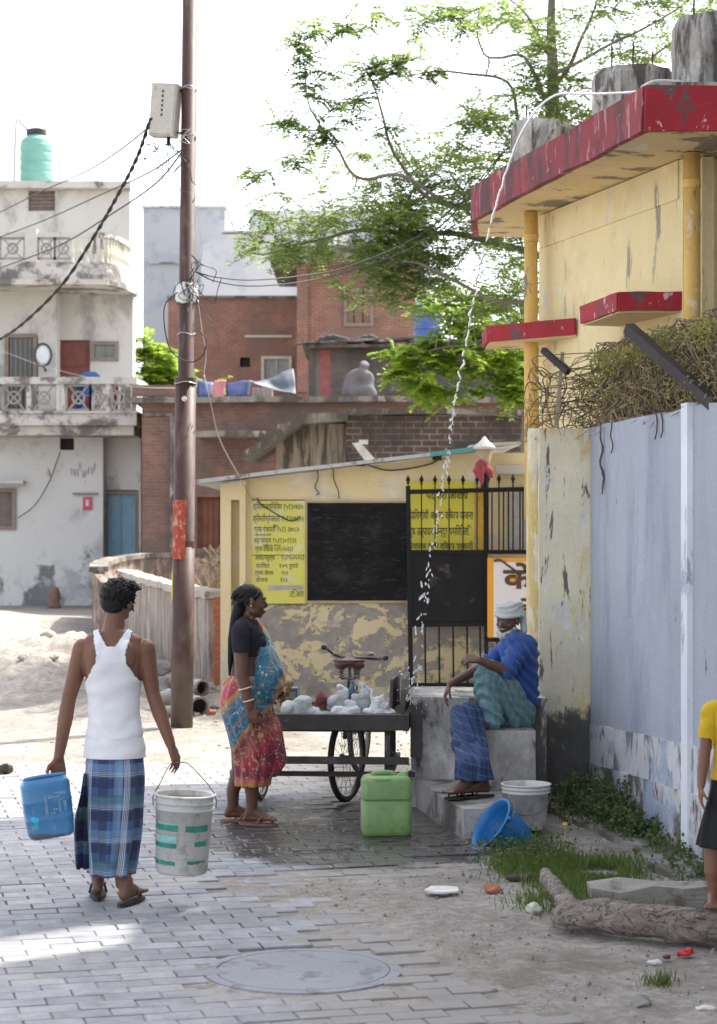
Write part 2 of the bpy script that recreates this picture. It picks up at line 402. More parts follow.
for j in range(-140, 140):
    for i in range(-60, 60):
        u = (i+(.5 if j % 2 else 0))*PWd; w_ = j*PDp
        x = u*cu-w_*su; y = 11+u*su+w_*cu
        if not (-5.6 < x < 2.0 and 6.9 < y < 16.4): continue
        if not inpoly(x, y, paver_poly): continue
        if (x-mh[0])**2+(y-mh[1])**2 < .50**2 and not ((x-mh[0])**2+(y-mh[1])**2 > .44**2 and abs(y-mh[1]) < .10): continue
        edge = not (inpoly(x+.5, y-.1, paver_poly) and inpoly(x+.3, y+.2, paver_poly) and inpoly(x, y-.35, paver_poly))
        if edge and y < 12 and rnd.random() < .16: continue
        zt = rnd.gauss(0, .0016)+.012*noise.noise(V((x*.6, y*.6, 0)))-(rnd.random()*.012 if edge else 0)
        M = Matrix.Translation((x, y, zt)) @ Matrix.Rotation(ang+rnd.gauss(0, .006)+(rnd.gauss(0, .04) if edge else 0), 4, 'Z') @ Euler((rnd.gauss(0, .010), rnd.gauss(0, .006), 0)).to_matrix().to_4x4()
        a, b = PWd/2-.0032-rnd.random()*.002, PDp/2-.0008-rnd.random()*.001; q = .0035
        prof = [(a, b, -.06), (a, b, -q), (a-q, b-q, 0)]
        rr = [[bm.verts.new(M @ V((sx*A, sy*B, z))) for sx, sy in ((-1,-1),(1,-1),(1,1),(-1,1))] for A, B, z in prof]
        for r0, r1 in zip(rr, rr[1:]):
            for k in range(4): bm.faces.new((r0[k], r0[(k+1)%4], r1[(k+1)%4], r1[k]))
        bm.faces.new(rr[-1])
obj('paved_road', bm, paver_mat(), kind='structure')

# manhole
mhm = weather('manhole_concrete', (.285,.29,.315), [((.2,.2,.2), 5, .6, .05, (1,1,1), None)], bump=.3)
t = thing('manhole_cover', 'round concrete manhole cover set in the brick paving in the foreground', 'manhole cover', (mh[0], mh[1], 0))
bm = NB(); lathe(bm, [(0,.001),(.33,.001),(.383,.000),(.385,-.03),(0,-.03)], 56, Matrix.Translation((mh[0], mh[1], 0))); obj('lid', bm, mhm, t, smooth=False)
bm = NB(); lathe(bm, [(.388,-.03),(.389,.000),(.395,.001),(.42,.001),(.44,-.001),(.445,-.03)], 56, Matrix.Translation((mh[0], mh[1], 0)), closed=True); obj('rim', bm, mhm, t)


# ================================================================ yellow building on the right
YEL = (.73,.62,.35)
ywall = weather('yellow_limewash', YEL, [
    ((.30,.27,.22), 2.2, .640, .02, (2.2,2.2,.35), None), ((.62,.60,.56), 3.1, .665, .012, (2,2,.7), None),
    ((.75,.62,.36), 1.2, .55, .08, (1,1,1), None), ((.10,.085,.07), 4.5, .695, .02, (3,3,.3), None)], var=.08, bump=.35)
ysoff = weather('yellow_soffit', (.66,.52,.28), [((.22,.18,.13), 2.0, .6, .03, (1,1,1), None), ((.6,.55,.45), 4, .66, .02, (1,1,1), None)], bump=.3)
redm = weather('red_fascia_paint', (.25,.038,.05), [((.40,.22,.21), 5, .60, .03, (2.5,2.5,.5), None), ((.11,.045,.045), 2.6, .56, .05, (2,2,.5), None), ((.66,.6,.56), 13, .70, .01, (1,1,.7), None)], var=.2, bump=.3)
redb = weather('bright_red_paint', (.33,.020,.030), [((.12,.07,.07), 3.2, .60, .02, (1.5,1.5,.8), None), ((.55,.42,.4), 7, .65, .015, (1,1,.8), None)], var=.2, bump=.3)
conc = weather('stained_concrete', (.34,.325,.30), [((.09,.08,.07), 2.6, .55, .05, (2.4,2.4,.4), None), ((.50,.48,.44), 3.1, .62, .04, (1,1,.5), None)], var=.2, bump=.6)
YB = thing('yellow_building', 'yellow plastered flat roofed building with red slab edges and concrete column stubs on the roof', 'building', (2.9, 15.2, 0))
bm = NB(); prism(bm, [(2.184,13.46), (7.2,13.46), (7.2,17.0), (1.447,16.04)], 0, 4.43); obj('wall', bm, ywall, YB)
bm = NB(); bar(bm, V((2.17,13.52,4.30)), V((1.46,16.0,4.30)), .03, .26); obj('cornice_band', bm, ywall, YB)
slab_pts = [(1.81,12.5), (7.4,12.5), (7.4,18.6), (1.02,17.2), (.95,16.25)]
bm = NB(); prism(bm, slab_pts, 4.44, 4.69); rf = obj('roof_slab', bm, [ysoff], YB)
bm = NB()
for a, b in ((0,4),(4,3)):
    p, q = V((*slab_pts[a], 4.57)), V((*slab_pts[b], 4.57)); dirv = (q-p).normalized(); nn = V((dirv.y, -dirv.x, 0))*(-1 if dirv.y > 0 else 1)
    bar(bm, p+nn*.012-dirv*.0, q+nn*.012, .05, .275)
cutup(bm, 12); jag(bm, .012, 7); obj('fascia', bm, redm, rf, smooth=False)
bm = NB(); bar(bm, V((1.79,12.49,4.57)), V((7.3,12.49,4.57)), .055, .282); cutup(bm, 10); jag(bm, .009, 7); obj('front_fascia', bm, redb, rf, label='bright red front edge of the roof slab')
bm = NB(); box(bm, 1.9, 7.3, 12.6, 19, 4.70, 4.76); obj('roof_screed', bm, conc, YB)
def stub(px, d, r, h, rods, seg=8):
    c = XX(px, d); bm = NB()
    lathe(bm, [(0,0),(r,0),(r*1.0,h-.05),(r*.93,h),(0,h)], seg, Matrix.Translation((c, d, 4.70)) @ Matrix.Rotation(PI/8, 4, 'Z')); cutup(bm, 3); jag(bm, .014, 6)
    s_ = obj('column_stub', bm, conc, YB)
    for k in range(rods):
        b = NB(); a = k*2.1+.4; x, y = c+r*.55*math.cos(a), d+r*.55*math.sin(a); hh = .12+.1*rnd.random()
        tube(b, [V((x, y, 4.70+h-.1)), V((x+.01*rnd.random(), y, 4.70+h+hh))], .007, 6); obj('rebar', b, simple('rebar_rust', (.09,.05,.035), .8) if k == 0 else bpy.data.materials['rebar_rust'], s_)
stub(715, 13.1, .29, .57, 2); stub(632, 14.3, .30, .50, 3); stub(541, 15.9, .25, .45, 2)
ypipe = weather('yellow_pipe_paint', (.66,.43,.13), [((.25,.19,.12), 6, .62, .03, (1,1,.4), None), ((.7,.55,.35), 9, .64, .02, (1,1,.6), None)], bump=.15)
for px, d, z0, z1 in ((531, 15.8, 2.0, 4.43), (692, 13.25, 2.4, 4.43)):
    bm = NB(); x = XX(px, d); tube(bm, [V((x, d, z0)), V((x, d, z1))], .054, 20); p_ = obj('rain_pipe', bm, ypipe, YB, smooth=True)
    for zz in (3.2, 4.2): bm = NB(); tube(bm, [V((x, d, zz)), V((x, d, zz+.05))], .060, 20); obj('pipe_collar', bm, ypipe, p_)
bm = NB(); box(bm, 2.30, 2.38, 13.38, 13.47, 2.0, 4.43); obj('corner_pilaster', bm, ywall, YB)
# sunshade ledges
for pts, fr, lab in (([(1.04,15.85),(1.66,15.25),(1.60,15.7),(1.42,16.3),(1.04,16.4)], (0,1), 'red edged ledge at the far corner'), ([(1.765,13.5),(2.20,13.5),(1.95,14.5),(1.62,14.4)], (0,1), 'chipped red ledge behind the creeper')):
    bm = NB(); prism(bm, pts, 3.40, 3.53); l_ = obj('sunshade_ledge', bm, ysoff, YB, label=lab)
    bm = NB()
    for a, b in ((0,1),(len(pts)-1,0)):
        p, q = V((*pts[a], 3.475)), V((*pts[b], 3.475)); dv = (q-p).normalized(); nn = V((dv.y, -dv.x, 0))
        bar(bm, p+nn*.01-dv*.012, q+nn*.01, .03, .125)
    cutup(bm, 6); jag(bm, .006, 9); obj('ledge_edge', bm, redb, l_)
# window recess grille behind the creeper

bm = NB(); tube(bm, smooth_path([V((2.6,13.2,4.80)), V((2.1,12.85,4.80)), V((1.90,12.75,4.79)), V((1.80,12.66,4.735))], 4), .019, 10)
obj('outlet_pipe', bm, simple('old_white_pipe', (.6,.58,.54), .5), None, smooth=True, label='short pale pipe spilling water over the red roof edge', cat='pipe')

# ================================================================ compound wall (blue) and its pillar
blue_lay = [((.60,.60,.62), 2.4, .735, .03, (1.6,1.6,.6), None), ((.28,.30,.35), 3.4, .715, .02, (1.2,1.2,.4), None), ((.10,.10,.11), 6, .71, .02, (2,2,.5), None)]
bluem = weather('pale_blue_distemper', (.365,.393,.445), blue_lay+[((.27,.30,.37), 1.1, .56, .10, (1.4,1.4,.35), None)], var=.10, scale=.8, bump=.25)
mid_m = weather('flaking_whitewash', (.56,.56,.58), [((.16,.16,.17), 4.2, .58, .05, (1.2,1.2,.6), None), ((.37,.42,.52), 1.6, .56, .03, (1,1,1), None)], bump=.5)
low_m = weather('damp_blue_plinth', (.33,.38,.48), [((.56,.55,.55), 1.8, .52, .03, (1,1,.9), None), ((.13,.12,.11), 2.9, .56, .04, (1,1,.6), None), ((.20,.12,.12), 4.5, .66, .03, (1,1,.6), None)], bump=.6)
def wx(d): return 1.655+.12035*(14.3-d)
BWall = thing('compound_wall', 'pale blue painted compound wall with peeling plinth along the right side', 'wall', (wx(11), 11, 0))
def wallstrip(bm, d0, d1, zb, zt, off, th, n=24):
    a = []
    for k in range(n+1):
        d = d0+(d1-d0)*k/n; x = wx(d)-off
        lo = zb(d) if callable(zb) else zb; hi = zt(d) if callable(zt) else zt
        a.append([bm.verts.new((x, d, lo)), bm.verts.new((x, d, hi)), bm.verts.new((x+th, d, hi)), bm.verts.new((x+th, d, lo))])
    for p, q in zip(a, a[1:]):
        for k in range(4): bm.faces.new((p[k], p[(k+1)%4], q[(k+1)%4], q[k]))
    bm.faces.new(a[0]); bm.faces.new(a[-1][::-1]); bmesh.ops.recalc_face_normals(bm, faces=bm.faces)
z1f = lambda d: .544+(14.3-d)*.0525+.012*noise.noise(V((d*3,0,0))); z2f = lambda d: .27+(14.3-d)*.05+.015*noise.noise(V((d*3,4,0)))
bm = NB(); wallstrip(bm, 14.28, 5.0, 0, 2.665, 0, .23, 40); 
for v_ in bm.verts: v_.co.z += (.012*noise.noise(V((v_.co.y*3, 0, 0))) if v_.co.z > 2 else 0)
obj('wall_panel', bm, bluem, BWall)
bm = NB(); wallstrip(bm, 14.27, 5.0, z2f, z1f, .010, .05, 60); obj('render_band', bm, mid_m, BWall, label='white flaking band above the plinth')
bm = NB(); wallstrip(bm, 14.27, 5.0, -.05, z2f, .022, .06, 60); obj('plinth', bm, low_m, BWall)
wstr = weather('white_pilaster_wash', (.70,.72,.76), [((.35,.38,.45), 4, .64, .03, (1,1,.4), None)], bump=.25)
for dd in (11.8, 7.4):
    bm = NB(); wallstrip(bm, dd+.07, dd-.06, -.02, 2.69, .034, .29, 20); obj('pilaster', bm, wstr, BWall)
pil_m = weather('peeling_cream_pillar', (.70,.64,.47), [((.66,.52,.27), 1.3, .52, .03, (1,1,.5), None), ((.15,.13,.11), 5.0, .622, .02, (2.4,2.4,.4), None), ((.66,.64,.6), 2.7, .62, .02, (2,2,.6), None), ((.10,.095,.085), 1.7, .78, .05, (1.4,1.4,.7), (2, .45, 1.05, .42))], bump=.5)
PL = thing('wall_pillar', 'square cream pillar with black streaks and damp grey base at the end of the blue wall', 'pillar', (1.44, 14.5, 0))
bm = NB(); box(bm, 1.29, 1.662, 14.29, 14.72, -.05, 2.655); cutup(bm, 10); jag(bm, .006, 6); obj('shaft', bm, pil_m, PL)
yst = weather('yellow_strip_paint', (.58,.44,.18), [((.66,.6,.45), 2.7, .55, .03, (2,2,.4), None), ((.10,.09,.08), 1.9, .78, .05, (1.4,1.4,.7), (2, .5, 1.05, .42)), ((.16,.13,.1), 5, .68, .02, (2,2,.5), None)], bump=.4)
bm = NB(); tube(bm, [V((1.285,14.42,-.03)), V((1.285,14.42,2.66))], .062, 22); box(bm, 1.235, 1.3, 14.40, 14.72, -.04, 2.65); obj('rounded_edge', bm, yst, PL)

# ================================================================ platform, step, kerb
plm = weather('worn_platform_plaster', (.38,.36,.335), [((.62,.61,.58), 1.8, .53, .05, (1.2,1.2,.6), None), ((.13,.12,.11), 2.6, .58, .04, (1.6,1.6,.45), None)], var=.2, bump=.6)
t = thing('stone_platform', 'low grey plastered platform with a seat block before the black gate', 'platform', (.8, 14.2, 0))
bm = NB(); prism(bm, [(.367,13.97),(1.3,13.80),(1.3,14.75),(.40,14.8)], -.02, .765); cutup(bm, 6); jag(bm, .01, 5); obj('platform_block', bm, plm, t)
bm = NB(); prism(bm, [(.865,13.40),(1.185,13.36),(1.185,14.3),(.88,14.3)], -.02, .59); cutup(bm, 6); jag(bm, .008, 5); obj('seat_block', bm, weather('grey_seat_plaster', (.27,.255,.24), [((.42,.40,.37), 2.2, .58, .05, (1.2,1.2,.6), None), ((.11,.10,.09), 2.6, .60, .04, (1.6,1.6,.5), None)], var=.2, bump=.5), t)
kbm = weather('dark_step_concrete', (.28,.265,.25), [((.36,.34,.32), 1.9, .55, .05, (1,1,1), None), ((.10,.09,.08), 1.8, .60, .07, (1,1,1), None)], var=.2, bump=.5)
t = thing('concrete_step', 'low damp concrete step running along the foot of the platform', 'step', (.6, 13.4, 0))
bm = NB(); prism(bm, [(.335,14.35),(.515,13.25),(1.19,13.42),(1.19,14.2),(.40,14.5)], -.05, .195); cutup(bm, 8); jag(bm, .006, 5); obj('far_slab', bm, kbm, t)
bm = NB(); prism(bm, [(.518,13.235),(.655,12.50),(.80,12.52),(.93,12.95),(1.18,13.40)], -.05, .19); cutup(bm, 6); jag(bm, .008, 4); obj('near_slab', bm, kbm, t)
bm = NB(); P_ = [(wx(d)-.02, d) for d in np.linspace(14.28, 7, 20)]; Q_ = [(wx(d)-.30-.10*noise.noise(V((d*1.7,2,0)))-.22*max(0, (d-12.6)/2), d) for d in np.linspace(7, 14.28, 30)]
prism(bm, P_+Q_, -.06, .035); obj('wall_footing', bm, weather('footing_concrete', (.27,.255,.235), [((.12,.11,.09), 2.2, .52, .06, (1,1,1), None)], var=.25, bump=.7), None, kind='structure')

# ================================================================ unseen blocks added beyond the frame on the right to shade the street
def block(name, label, x0, x1, y0, y1, h, col, sk_=0):
    T = thing(name, label, 'building', ((x0+x1)/2, (y0+y1)/2, 0))
    m = weather(name+'_plaster', col, [((.2,.18,.16), 1.5, .62, .05, (1,1,.4), None)], bump=.3)
    bm = NB(); prism(bm, [(x0,y0),(x1,y0+sk_*(x1-x0)),(x1,y1+sk_*(x1-x0)),(x0,y1)], -.05, h); obj('wall', bm, m, T)
    bm = NB(); prism(bm, [(x0-.1,y0-.003),(x1+.1,y0-.003+sk_*(x1-x0)),(x1+.1,y1+sk_*(x1-x0)),(x0-.1,y1+.003)], h, h+.18); obj('roof_slab', bm, conc, T)
    fr = simple(name+'_shutter', (.10,.16,.15), .6)
    nfl = int(h//3.2)
    for fl in range(nfl):
        ny_ = max(1, int((y1-y0)//2.4))
        for k in range(ny_):
            yc = y0+(k+.5)*(y1-y0)/ny_; zc = 1.6+fl*3.2
            if fl == 0: continue
            b = NB(); box(b, x0-.05, x0-.002, yc-.5, yc+.5, zc-.6, zc+.6); w_ = obj('window', b, simple(name+'_frame', (.5,.48,.42), .6) if name+'_frame' not in bpy.data.materials else bpy.data.materials[name+'_frame'], T)
            b = NB()
            for s_ in (-1, 1): box(b, x0-.07, x0-.052, yc+s_*.23-.2, yc+s_*.23+.2, zc-.52, zc+.52)
            obj('shutter', b, fr, w_)
block('corner_shade_block', 'unseen tall cream block added beyond the yellow building to shade the street', 3.62, 9, 13.98, 18.3, 12.2, (.55,.50,.40), .83)  # added out of view, skewed along the sun to shade the road
block('street_shade_block', 'unseen long grey block added on the right to shade the street', 3.3, 9, -4, 13.10, 10.6, (.42,.42,.42))  # added out of view to keep the near paving in shade
T = thing('gap_shade_wall', 'unseen plastered wall added between the two blocks to cut the sunlit patch', 'wall', (6, 13.6, 0))  # unseen infill, its height set to shorten the sunlit patch
bm = NB(); prism(bm, [(3.66,13.11),(8.5,13.11),(8.5,17.0),(3.66,13.96)], -.05, 8.4); obj('wall', bm, conc, T)
bm = NB(); prism(bm, [(3.64,13.115),(8.5,13.115),(8.5,16.9),(3.64,13.95)], 8.403, 8.5); obj('coping', bm, conc, T)
# ================================================================ white house on the left
WH = (.66,.655,.63)
whm = weather('aged_whitewash', WH, [((.40,.41,.42), .55, .56, .06, (1,1,.9), None), ((.20,.20,.20), 1.1, .70, .04, (1,1,.6), (2, .2, 2.6, .16)), ((.30,.25,.2), 2.5, .70, .03, (1,1,.4), None)], var=.06, scale=.4, bump=.25)
whu = weather('cream_grey_plaster', (.60,.58,.53), [((.38,.36,.33), .7, .58, .06, (1,1,.5), None), ((.2,.18,.16), 2, .72, .03, (1,1,.4), None)], var=.06, scale=.4, bump=.25)
whs = weather('stained_slab_plaster', (.56,.53,.48), [((.17,.155,.14), 1.6, .56, .06, (.8,.8,1), None)], var=.12, bump=.4)
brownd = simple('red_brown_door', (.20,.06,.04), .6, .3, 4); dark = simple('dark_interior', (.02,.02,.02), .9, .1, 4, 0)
blued = simple('blue_door_paint', (.19,.36,.48), .5, .2, 5, col2=(.3,.35,.38), th=.66); glassd = simple('dull_window_glass', (.10,.12,.12), .15, .2, 3, .05)
WHT = thing('white_house', 'white three storey house with two grilled balconies on the left', 'house', (XX(40,47), 48, 0))
def X4(p, d=47.): return XX(p, d)
def Z4(p, d=47.): return ZZ(p, d)
x0 = X4(-120); zs1 = Z4(435)
bm = NB(); wallholes(bm, x0, X4(103), -.05, zs1, 47, 47.35, [(X4(-14), X4(15), Z4(529), Z4(489)), (X4(60), X4(74), Z4(450), Z4(438))])
box(bm, X4(103)-.35, X4(103)-.002, 47.35, 47.9, -.05, zs1)
obj('wall', bm, whm, WHT, label='stained white ground floor wall')
bm = NB(); prism(bm, [(x0,47.9),(X4(103)-.4,47.9),(X4(103)-.4,48.4),(XX(80,56),56),(x0,56)], -.05, zs1-.02); obj('core', bm, dark, WHT)
bm = NB(); wallholes(bm, X4(103), X4(141, 47.5), -.05, zs1, 47.5, 47.8, [(X4(104.5,47.5), X4(138,47.5), -.05, Z4(490,47.5))]); prism(bm, [(X4(103),47.81),(X4(141,47.5),47.81),(XX(138,53),53),(XX(100,53),53)], -.05, zs1-.01); obj('recessed_wall', bm, whm, WHT)
# ground floor details
def window(T, px0, px1, py0, py1, d, fm, gm_, bars=3, name='window', slat=False):
    a, b, c, e = XX(px0, d), XX(px1, d), ZZ(py1, d), ZZ(py0, d); m = NB(); w = .05
    box(m, a-.04, a+w, d-.05, d+.12, c-.04, e+.04); box(m, b-w, b+.04, d-.05, d+.12, c-.04, e+.04); box(m, a+w, b-w, d-.049, d+.119, c-.04, c+w); box(m, a+w, b-w, d-.049, d+.119, e-w, e+.04)
    o = obj(name, m, fm, T)
    m = NB(); box(m, a+w+.003, b-w-.003, d+.05, d+.07, c+w+.003, e-w-.003); obj('pane', m, gm_, o)
    if bars:
        m = NB()
        for k in range(1, bars+1):
            x = a+(b-a)*k/(bars+1); box(m, x-.015, x+.015, d+.0, d+.03, c+w, e-w)
        obj('bars', m, fm, o)
    return o
wf = simple('weathered_frame', (.25,.2,.16), .7, .25, 4); wf2 = simple('pale_frame', (.5,.48,.43), .7, .2, 4)
window(WHT, -13.5, 14.5, 490, 528, 47, wf, simple('brown_shutter_board', (.16,.13,.11), .7, .3, 3), 0)
bm = NB(); box(bm, X4(-20), X4(26), 46.55, 47.0, Z4(484), Z4(481)); obj('sunshade', bm, whs, WHT)
bm = NB(); box(bm, X4(60.5), X4(73.5), 47.1, 47.2, Z4(449.5), Z4(438.5)); obj('vent', bm, dark, WHT)
bm = NB(); box(bm, X4(73), X4(98), 46.9, 46.998, Z4(494.5), Z4(493)); sh_ = obj('shelf', bm, wf, WHT)
bm = NB(); wl = bm; box(bm, X4(83), X4(92), 46.96, 46.985, Z4(510), Z4(497)); tp = obj('wall_poster', bm, simple('faded_pink_paper', (.55,.10,.16), .8, .3, 8), None, label='small faded pink poster under a shelf on the white house wall', cat='poster')
bm = NB(); box(bm, X4(86), X4(89), 46.955, 46.959, Z4(506), Z4(500)); obj('print', bm, simple('paper_white', (.7,.65,.6), .8), tp)
# faint painted marks on the wall
bm = NB(); r2 = random.Random(5)
for k in range(9):
    px = 71+k*3.0; py = 463+r2.random()*8
    bar(bm, V((X4(px), 46.992, Z4(py))), V((X4(px+1.6*r2.uniform(-1,1)), 46.992, Z4(py+7))), .035, .006)
    if k % 2: bar(bm, V((X4(px), 46.992, Z4(py+3))), V((X4(px+3), 46.992, Z4(py+4))), .03, .006)
obj('faded_wall_marks', bm, simple('grey_marks', (.38,.38,.38), .9), WHT)
# blue double door
dd = 47.62; zt = Z4(491, 47.5)
bm = NB(); a, b = X4(104.5, 47.5), X4(138, 47.5)
box(bm, a, a+.07, 47.46, 47.7, 0, zt); box(bm, b-.07, b, 47.46, 47.7, 0, zt); box(bm, a+.07, b-.07, 47.461, 47.699, zt-.08, zt); fr_ = obj('door_frame', bm, wf, WHT)
for k in range(2):
    xa = a+.07+k*(b-a-.14)/2; xb = xa+(b-a-.14)/2-.01; bm = NB(); box(bm, xa, xb, dd-.04, dd, 0, zt-.08)
    for j in range(3):
        z_ = .25+j*.85; box(bm, xa+.06, xb-.06, dd-.055, dd-.041, z_, z_+.68)
    d_ = obj('door', bm, blued, WHT, bev=.004, bseg=1); bm = NB(); bar(bm, V((xb-.06 if k == 0 else xa+.06, dd-.075, 1.0)), V((xb-.06 if k == 0 else xa+.06, dd-.075, 1.18)), .02, .02); obj('handle', bm, simple('handle_steel', (.3,.3,.3), .4, metal=1) if k == 0 else bpy.data.materials['handle_steel'], d_)
# first floor
z0 = zs1; z1 = Z4(285)
bm = NB(); wallholes(bm, x0, X4(54), z0, z1, 47.3, 47.6, [(X4(6), X4(36), Z4(412), Z4(335))]); box(bm, X4(54)-.3, X4(54)-.003, 47.6, 48.0, z0, z1); obj('upper_wall', bm, whu, WHT, label='pale upper wall section behind the first balcony')
bm = NB(); wallholes(bm, X4(54,48), X4(133,48), z0, z1, 48, 48.3, [(X4(55.5,48), X4(90,48), Z4(425,48), Z4(340,48)), (X4(92,48), X4(117.5,48), Z4(360,48), Z4(342.5,48))]); prism(bm, [(x0,48.5),(X4(133,48)-.002,48.5),(XX(129,56),56),(x0,56)], z0, z1); box(bm, X4(133,48)-.3, X4(133,48)-.002, 48.3, 48.5, z0, z1); obj('upper_wall', bm, whu, WHT, label='recessed upper wall with the red brown door')
window(WHT, 6.5, 35.5, 335.5, 412, 47.3, wf, glassd, 5, name='grilled_window'); window(WHT, 92.5, 117, 343, 359.5, 48.0, wf, simple('olive_glass', (.22,.25,.18), .3, .2, 3), 1)
bm = NB(); box(bm, X4(56,48), X4(89.5,48), 48.08, 48.12, zs1, Z4(340.5,48))
for j in range(3): box(bm, X4(59,48), X4(86,48), 48.06, 48.079, zs1+.3+j*.7, zs1+.85+j*.7)
obj('balcony_door', bm, brownd, WHT)
# second floor
z2 = Z4(190, 48.5)
bm = NB(); wallholes(bm, x0, X4(130,48.5), z1, z2, 48.5, 48.8, [(X4(28.5,48.5), X4(55,48.5), Z4(211,48.5), z2-.01)]); prism(bm, [(x0,48.85),(X4(130,48.5)-.002,48.85),(XX(127,56),56),(x0,56)], z1, z2-.01); obj('top_wall', bm, whu, WHT)
bm = NB(); box(bm, X4(29,48.5), X4(54.5,48.5), 48.6, 48.7, Z4(210.5,48.5), z2-.02)
for k in range(6): box(bm, X4(29,48.5), X4(54.5,48.5), 48.57, 48.6, Z4(210.5,48.5)+.09*k, Z4(210.5,48.5)+.09*k+.05)
obj('louvre', bm, simple('brown_louvre', (.20,.15,.13), .8), WHT)
bm = NB(); prism(bm, [(x0,48.2),(X4(131.5,48.5),48.2),(XX(128,56),56.2),(x0,56.2)], z2, Z4(183,48.5)); cutup(bm, 5); jag(bm, .03, 1.3); obj('cornice', bm, whs, WHT)
ironm = simple('painted_iron_grey', (.30,.28,.25), .6, .3, 6, metal=0); creamr = weather('cream_balustrade', (.62,.60,.48), [((.2,.17,.13), 2, .62, .04, (1,1,.5), None)])
def grill(T, P0, P1, zb, zt, ring=True):
    """one railing panel: frame, saltire and ring"""
    b = NB(); P0 = V(P0); P1 = V(P1); w = .045
    A = lambda t, z: P0.lerp(P1, t)+V((0,0,z))
    for z in (zb+.03, zt-.03): bar(b, A(0, z), A(1, z), w, w)
    for t_ in (0.0, 1.0): bar(b, A(t_, zb), A(t_, zt), w, w)
    bar(b, A(.06, zb), A(.94, zt), .035, .035); bar(b, A(.94, zb), A(.06, zt), .032, .032)
    zc = (zb+zt)/2; r = (zt-zb)*.22; L = (P1-P0).length
    if ring: tube(b, [A(.5+math.cos(q)*r/L, zc+math.sin(q)*r) for q in np.linspace(0, 2*PI, 17)], .028, 6)
    return obj('railing_panel', b, ironm, T)
# balcony 1
db = 45.7
def XB(p): return XX(p, db)
zb0, zb1 = ZZ(435, db), ZZ(411, db); zr = ZZ(384, db); zrt = ZZ(377, db)
bm = NB(); box(bm, x0, XB(136.5), db, 48.4, zb0+.22, zb1-.05); box(bm, x0, XB(133), db+.15, 48.3, zb0, zb0+.22); box(bm, x0, XB(137.5), db-.06, 48.4, zb1-.05, zb1); cutup(bm, 3); jag(bm, .012, 2); bl = obj('balcony', bm, whs, WHT, label='first floor balcony slab')
bm = NB(); box(bm, x0, XB(137), db-.03, db+.17, zr, zrt); box(bm, XB(137)-.2, XB(137), db+.17, 48.2, zr, zrt); obj('top_rail', bm, whs, bl)
for p0, p1 in ((-60,-32),(-31,-4),(0,27),(31,56),(66,90),(90,106),(112,124)):
    grill(WHT, (XB(p0), db+.06, 0), (XB(p1), db+.06, 0), zb1, zr)
for p in (-3, 28.5, 58, 62, 108, 128, 134): bm = NB(); box(bm, XB(p)-.05, XB(p)+.05, db+.01, db+.12, zb1, zr); obj('baluster', bm, whs, WHT)
# balcony 2 with rounded corner
db2 = 46.0; cxb = XX(100, db2); rr_ = XX(132, 48.2)-cxb
def arcp(r, n=12): return [(cxb+r*math.sin(a), 48.2-(2.2+r-rr_)*math.cos(a)*1.0) for a in np.linspace(0, PI/2, n)]
def plate(r, z_0, z_1, mat, nm, T, **k):
    b = NB(); prism(b, [(x0, 48.5), (x0, 46.0-(r-rr_))]+arcp(r)+[(cxb+r, 48.5)], z_0, z_1); return obj(nm, b, mat, T, **k)
s2a, s2b = ZZ(285, db2), ZZ(262, db2)
b2 = plate(rr_, s2a+.12, s2b, whs, 'balcony', WHT, label='rounded second floor balcony slab'); plate(rr_+.12, s2a, s2a+.12, whs, 'moulding', b2)
zt2, zr2 = ZZ(232, db2), ZZ(237, db2)
b = NB()
path = [(x0, 46.06)]+[(p[0]*.999-.03, p[1]+.06) for p in arcp(rr_-.05)]+[(cxb+rr_-.09, 48.4)]
for p, q in zip(path, path[1:]): bar(b, V((*p, (zt2+zr2)/2)), V((*q, (zt2+zr2)/2)), .14, zt2-zr2)
obj('top_rail', b, whs, b2)
for p0, p1 in ((-60,-32),(-30,-2),(0,24),(38,54),(55,71)): grill(WHT, (XX(p0,db2), db2+.08, 0), (XX(p1,db2), db2+.08, 0), s2b+.06, zr2)
bm = NB(); box(bm, XX(25,db2), XX(37,db2), db2-.06, db2+.2, s2b, ZZ(229,db2)); obj('railing_pier', bm, whs, WHT)
b = NB(); seg_ = [V((XX(72,db2), db2+.06, 0))]+[V((p[0]-.03, p[1]+.06, 0)) for p in arcp(rr_-.05, 30)]+[V((cxb+rr_-.09, 48.3, 0))]
acc = 0
for p, q in zip(seg_, seg_[1:]):
    L = (q-p).length; k = 0
    while acc < L:
        c_ = p.lerp(q, acc/L); lathe(b, [(.0,s2b),(.055,s2b),(.03,s2b+.12),(.06,(s2b+zr2)/2-.05),(.03,zr2-.12),(.05,zr2),(0,zr2)], 8, Matrix.Translation((c_.x, c_.y, 0))); acc += .17
    acc -= L
obj('balustrade', b, creamr, WHT)
# things on the house
tm = NT('green_tank_plastic'); v_ = tm.co(); tankm = tm.fin(tm.ramp(tm.noise(v_, 1.5, 5, .6), [(.3, (.14,.36,.29)), (.7, (.22,.47,.39))]), .5, None)
tx, td = XX(36.5, 51), 51.; tz = ZZ(183, 51)+.0; hh = ZZ(135, 51)-tz
zroof = Z4(183, 48.5)
T = thing('water_tank', 'pale green ribbed water tank on the roof of the white house', 'water tank', (tx, td, zroof))
pr = [(0, zroof)]; n_ = 6; rt = XX(53,51)-tx; ztop = ZZ(143, 51)
for k in range(n_):
    za = zroof+(ztop-zroof)*k/n_; zb_ = zroof+(ztop-zroof)*(k+1)/n_
    pr += [(rt, za+.02), (rt, zb_-.09), (rt*.955, zb_-.05), (rt*.955, zb_-.02)]
pr += [(rt*.9, ztop+.06), (rt*.5, ztop+.2), (0, ztop+.24)]
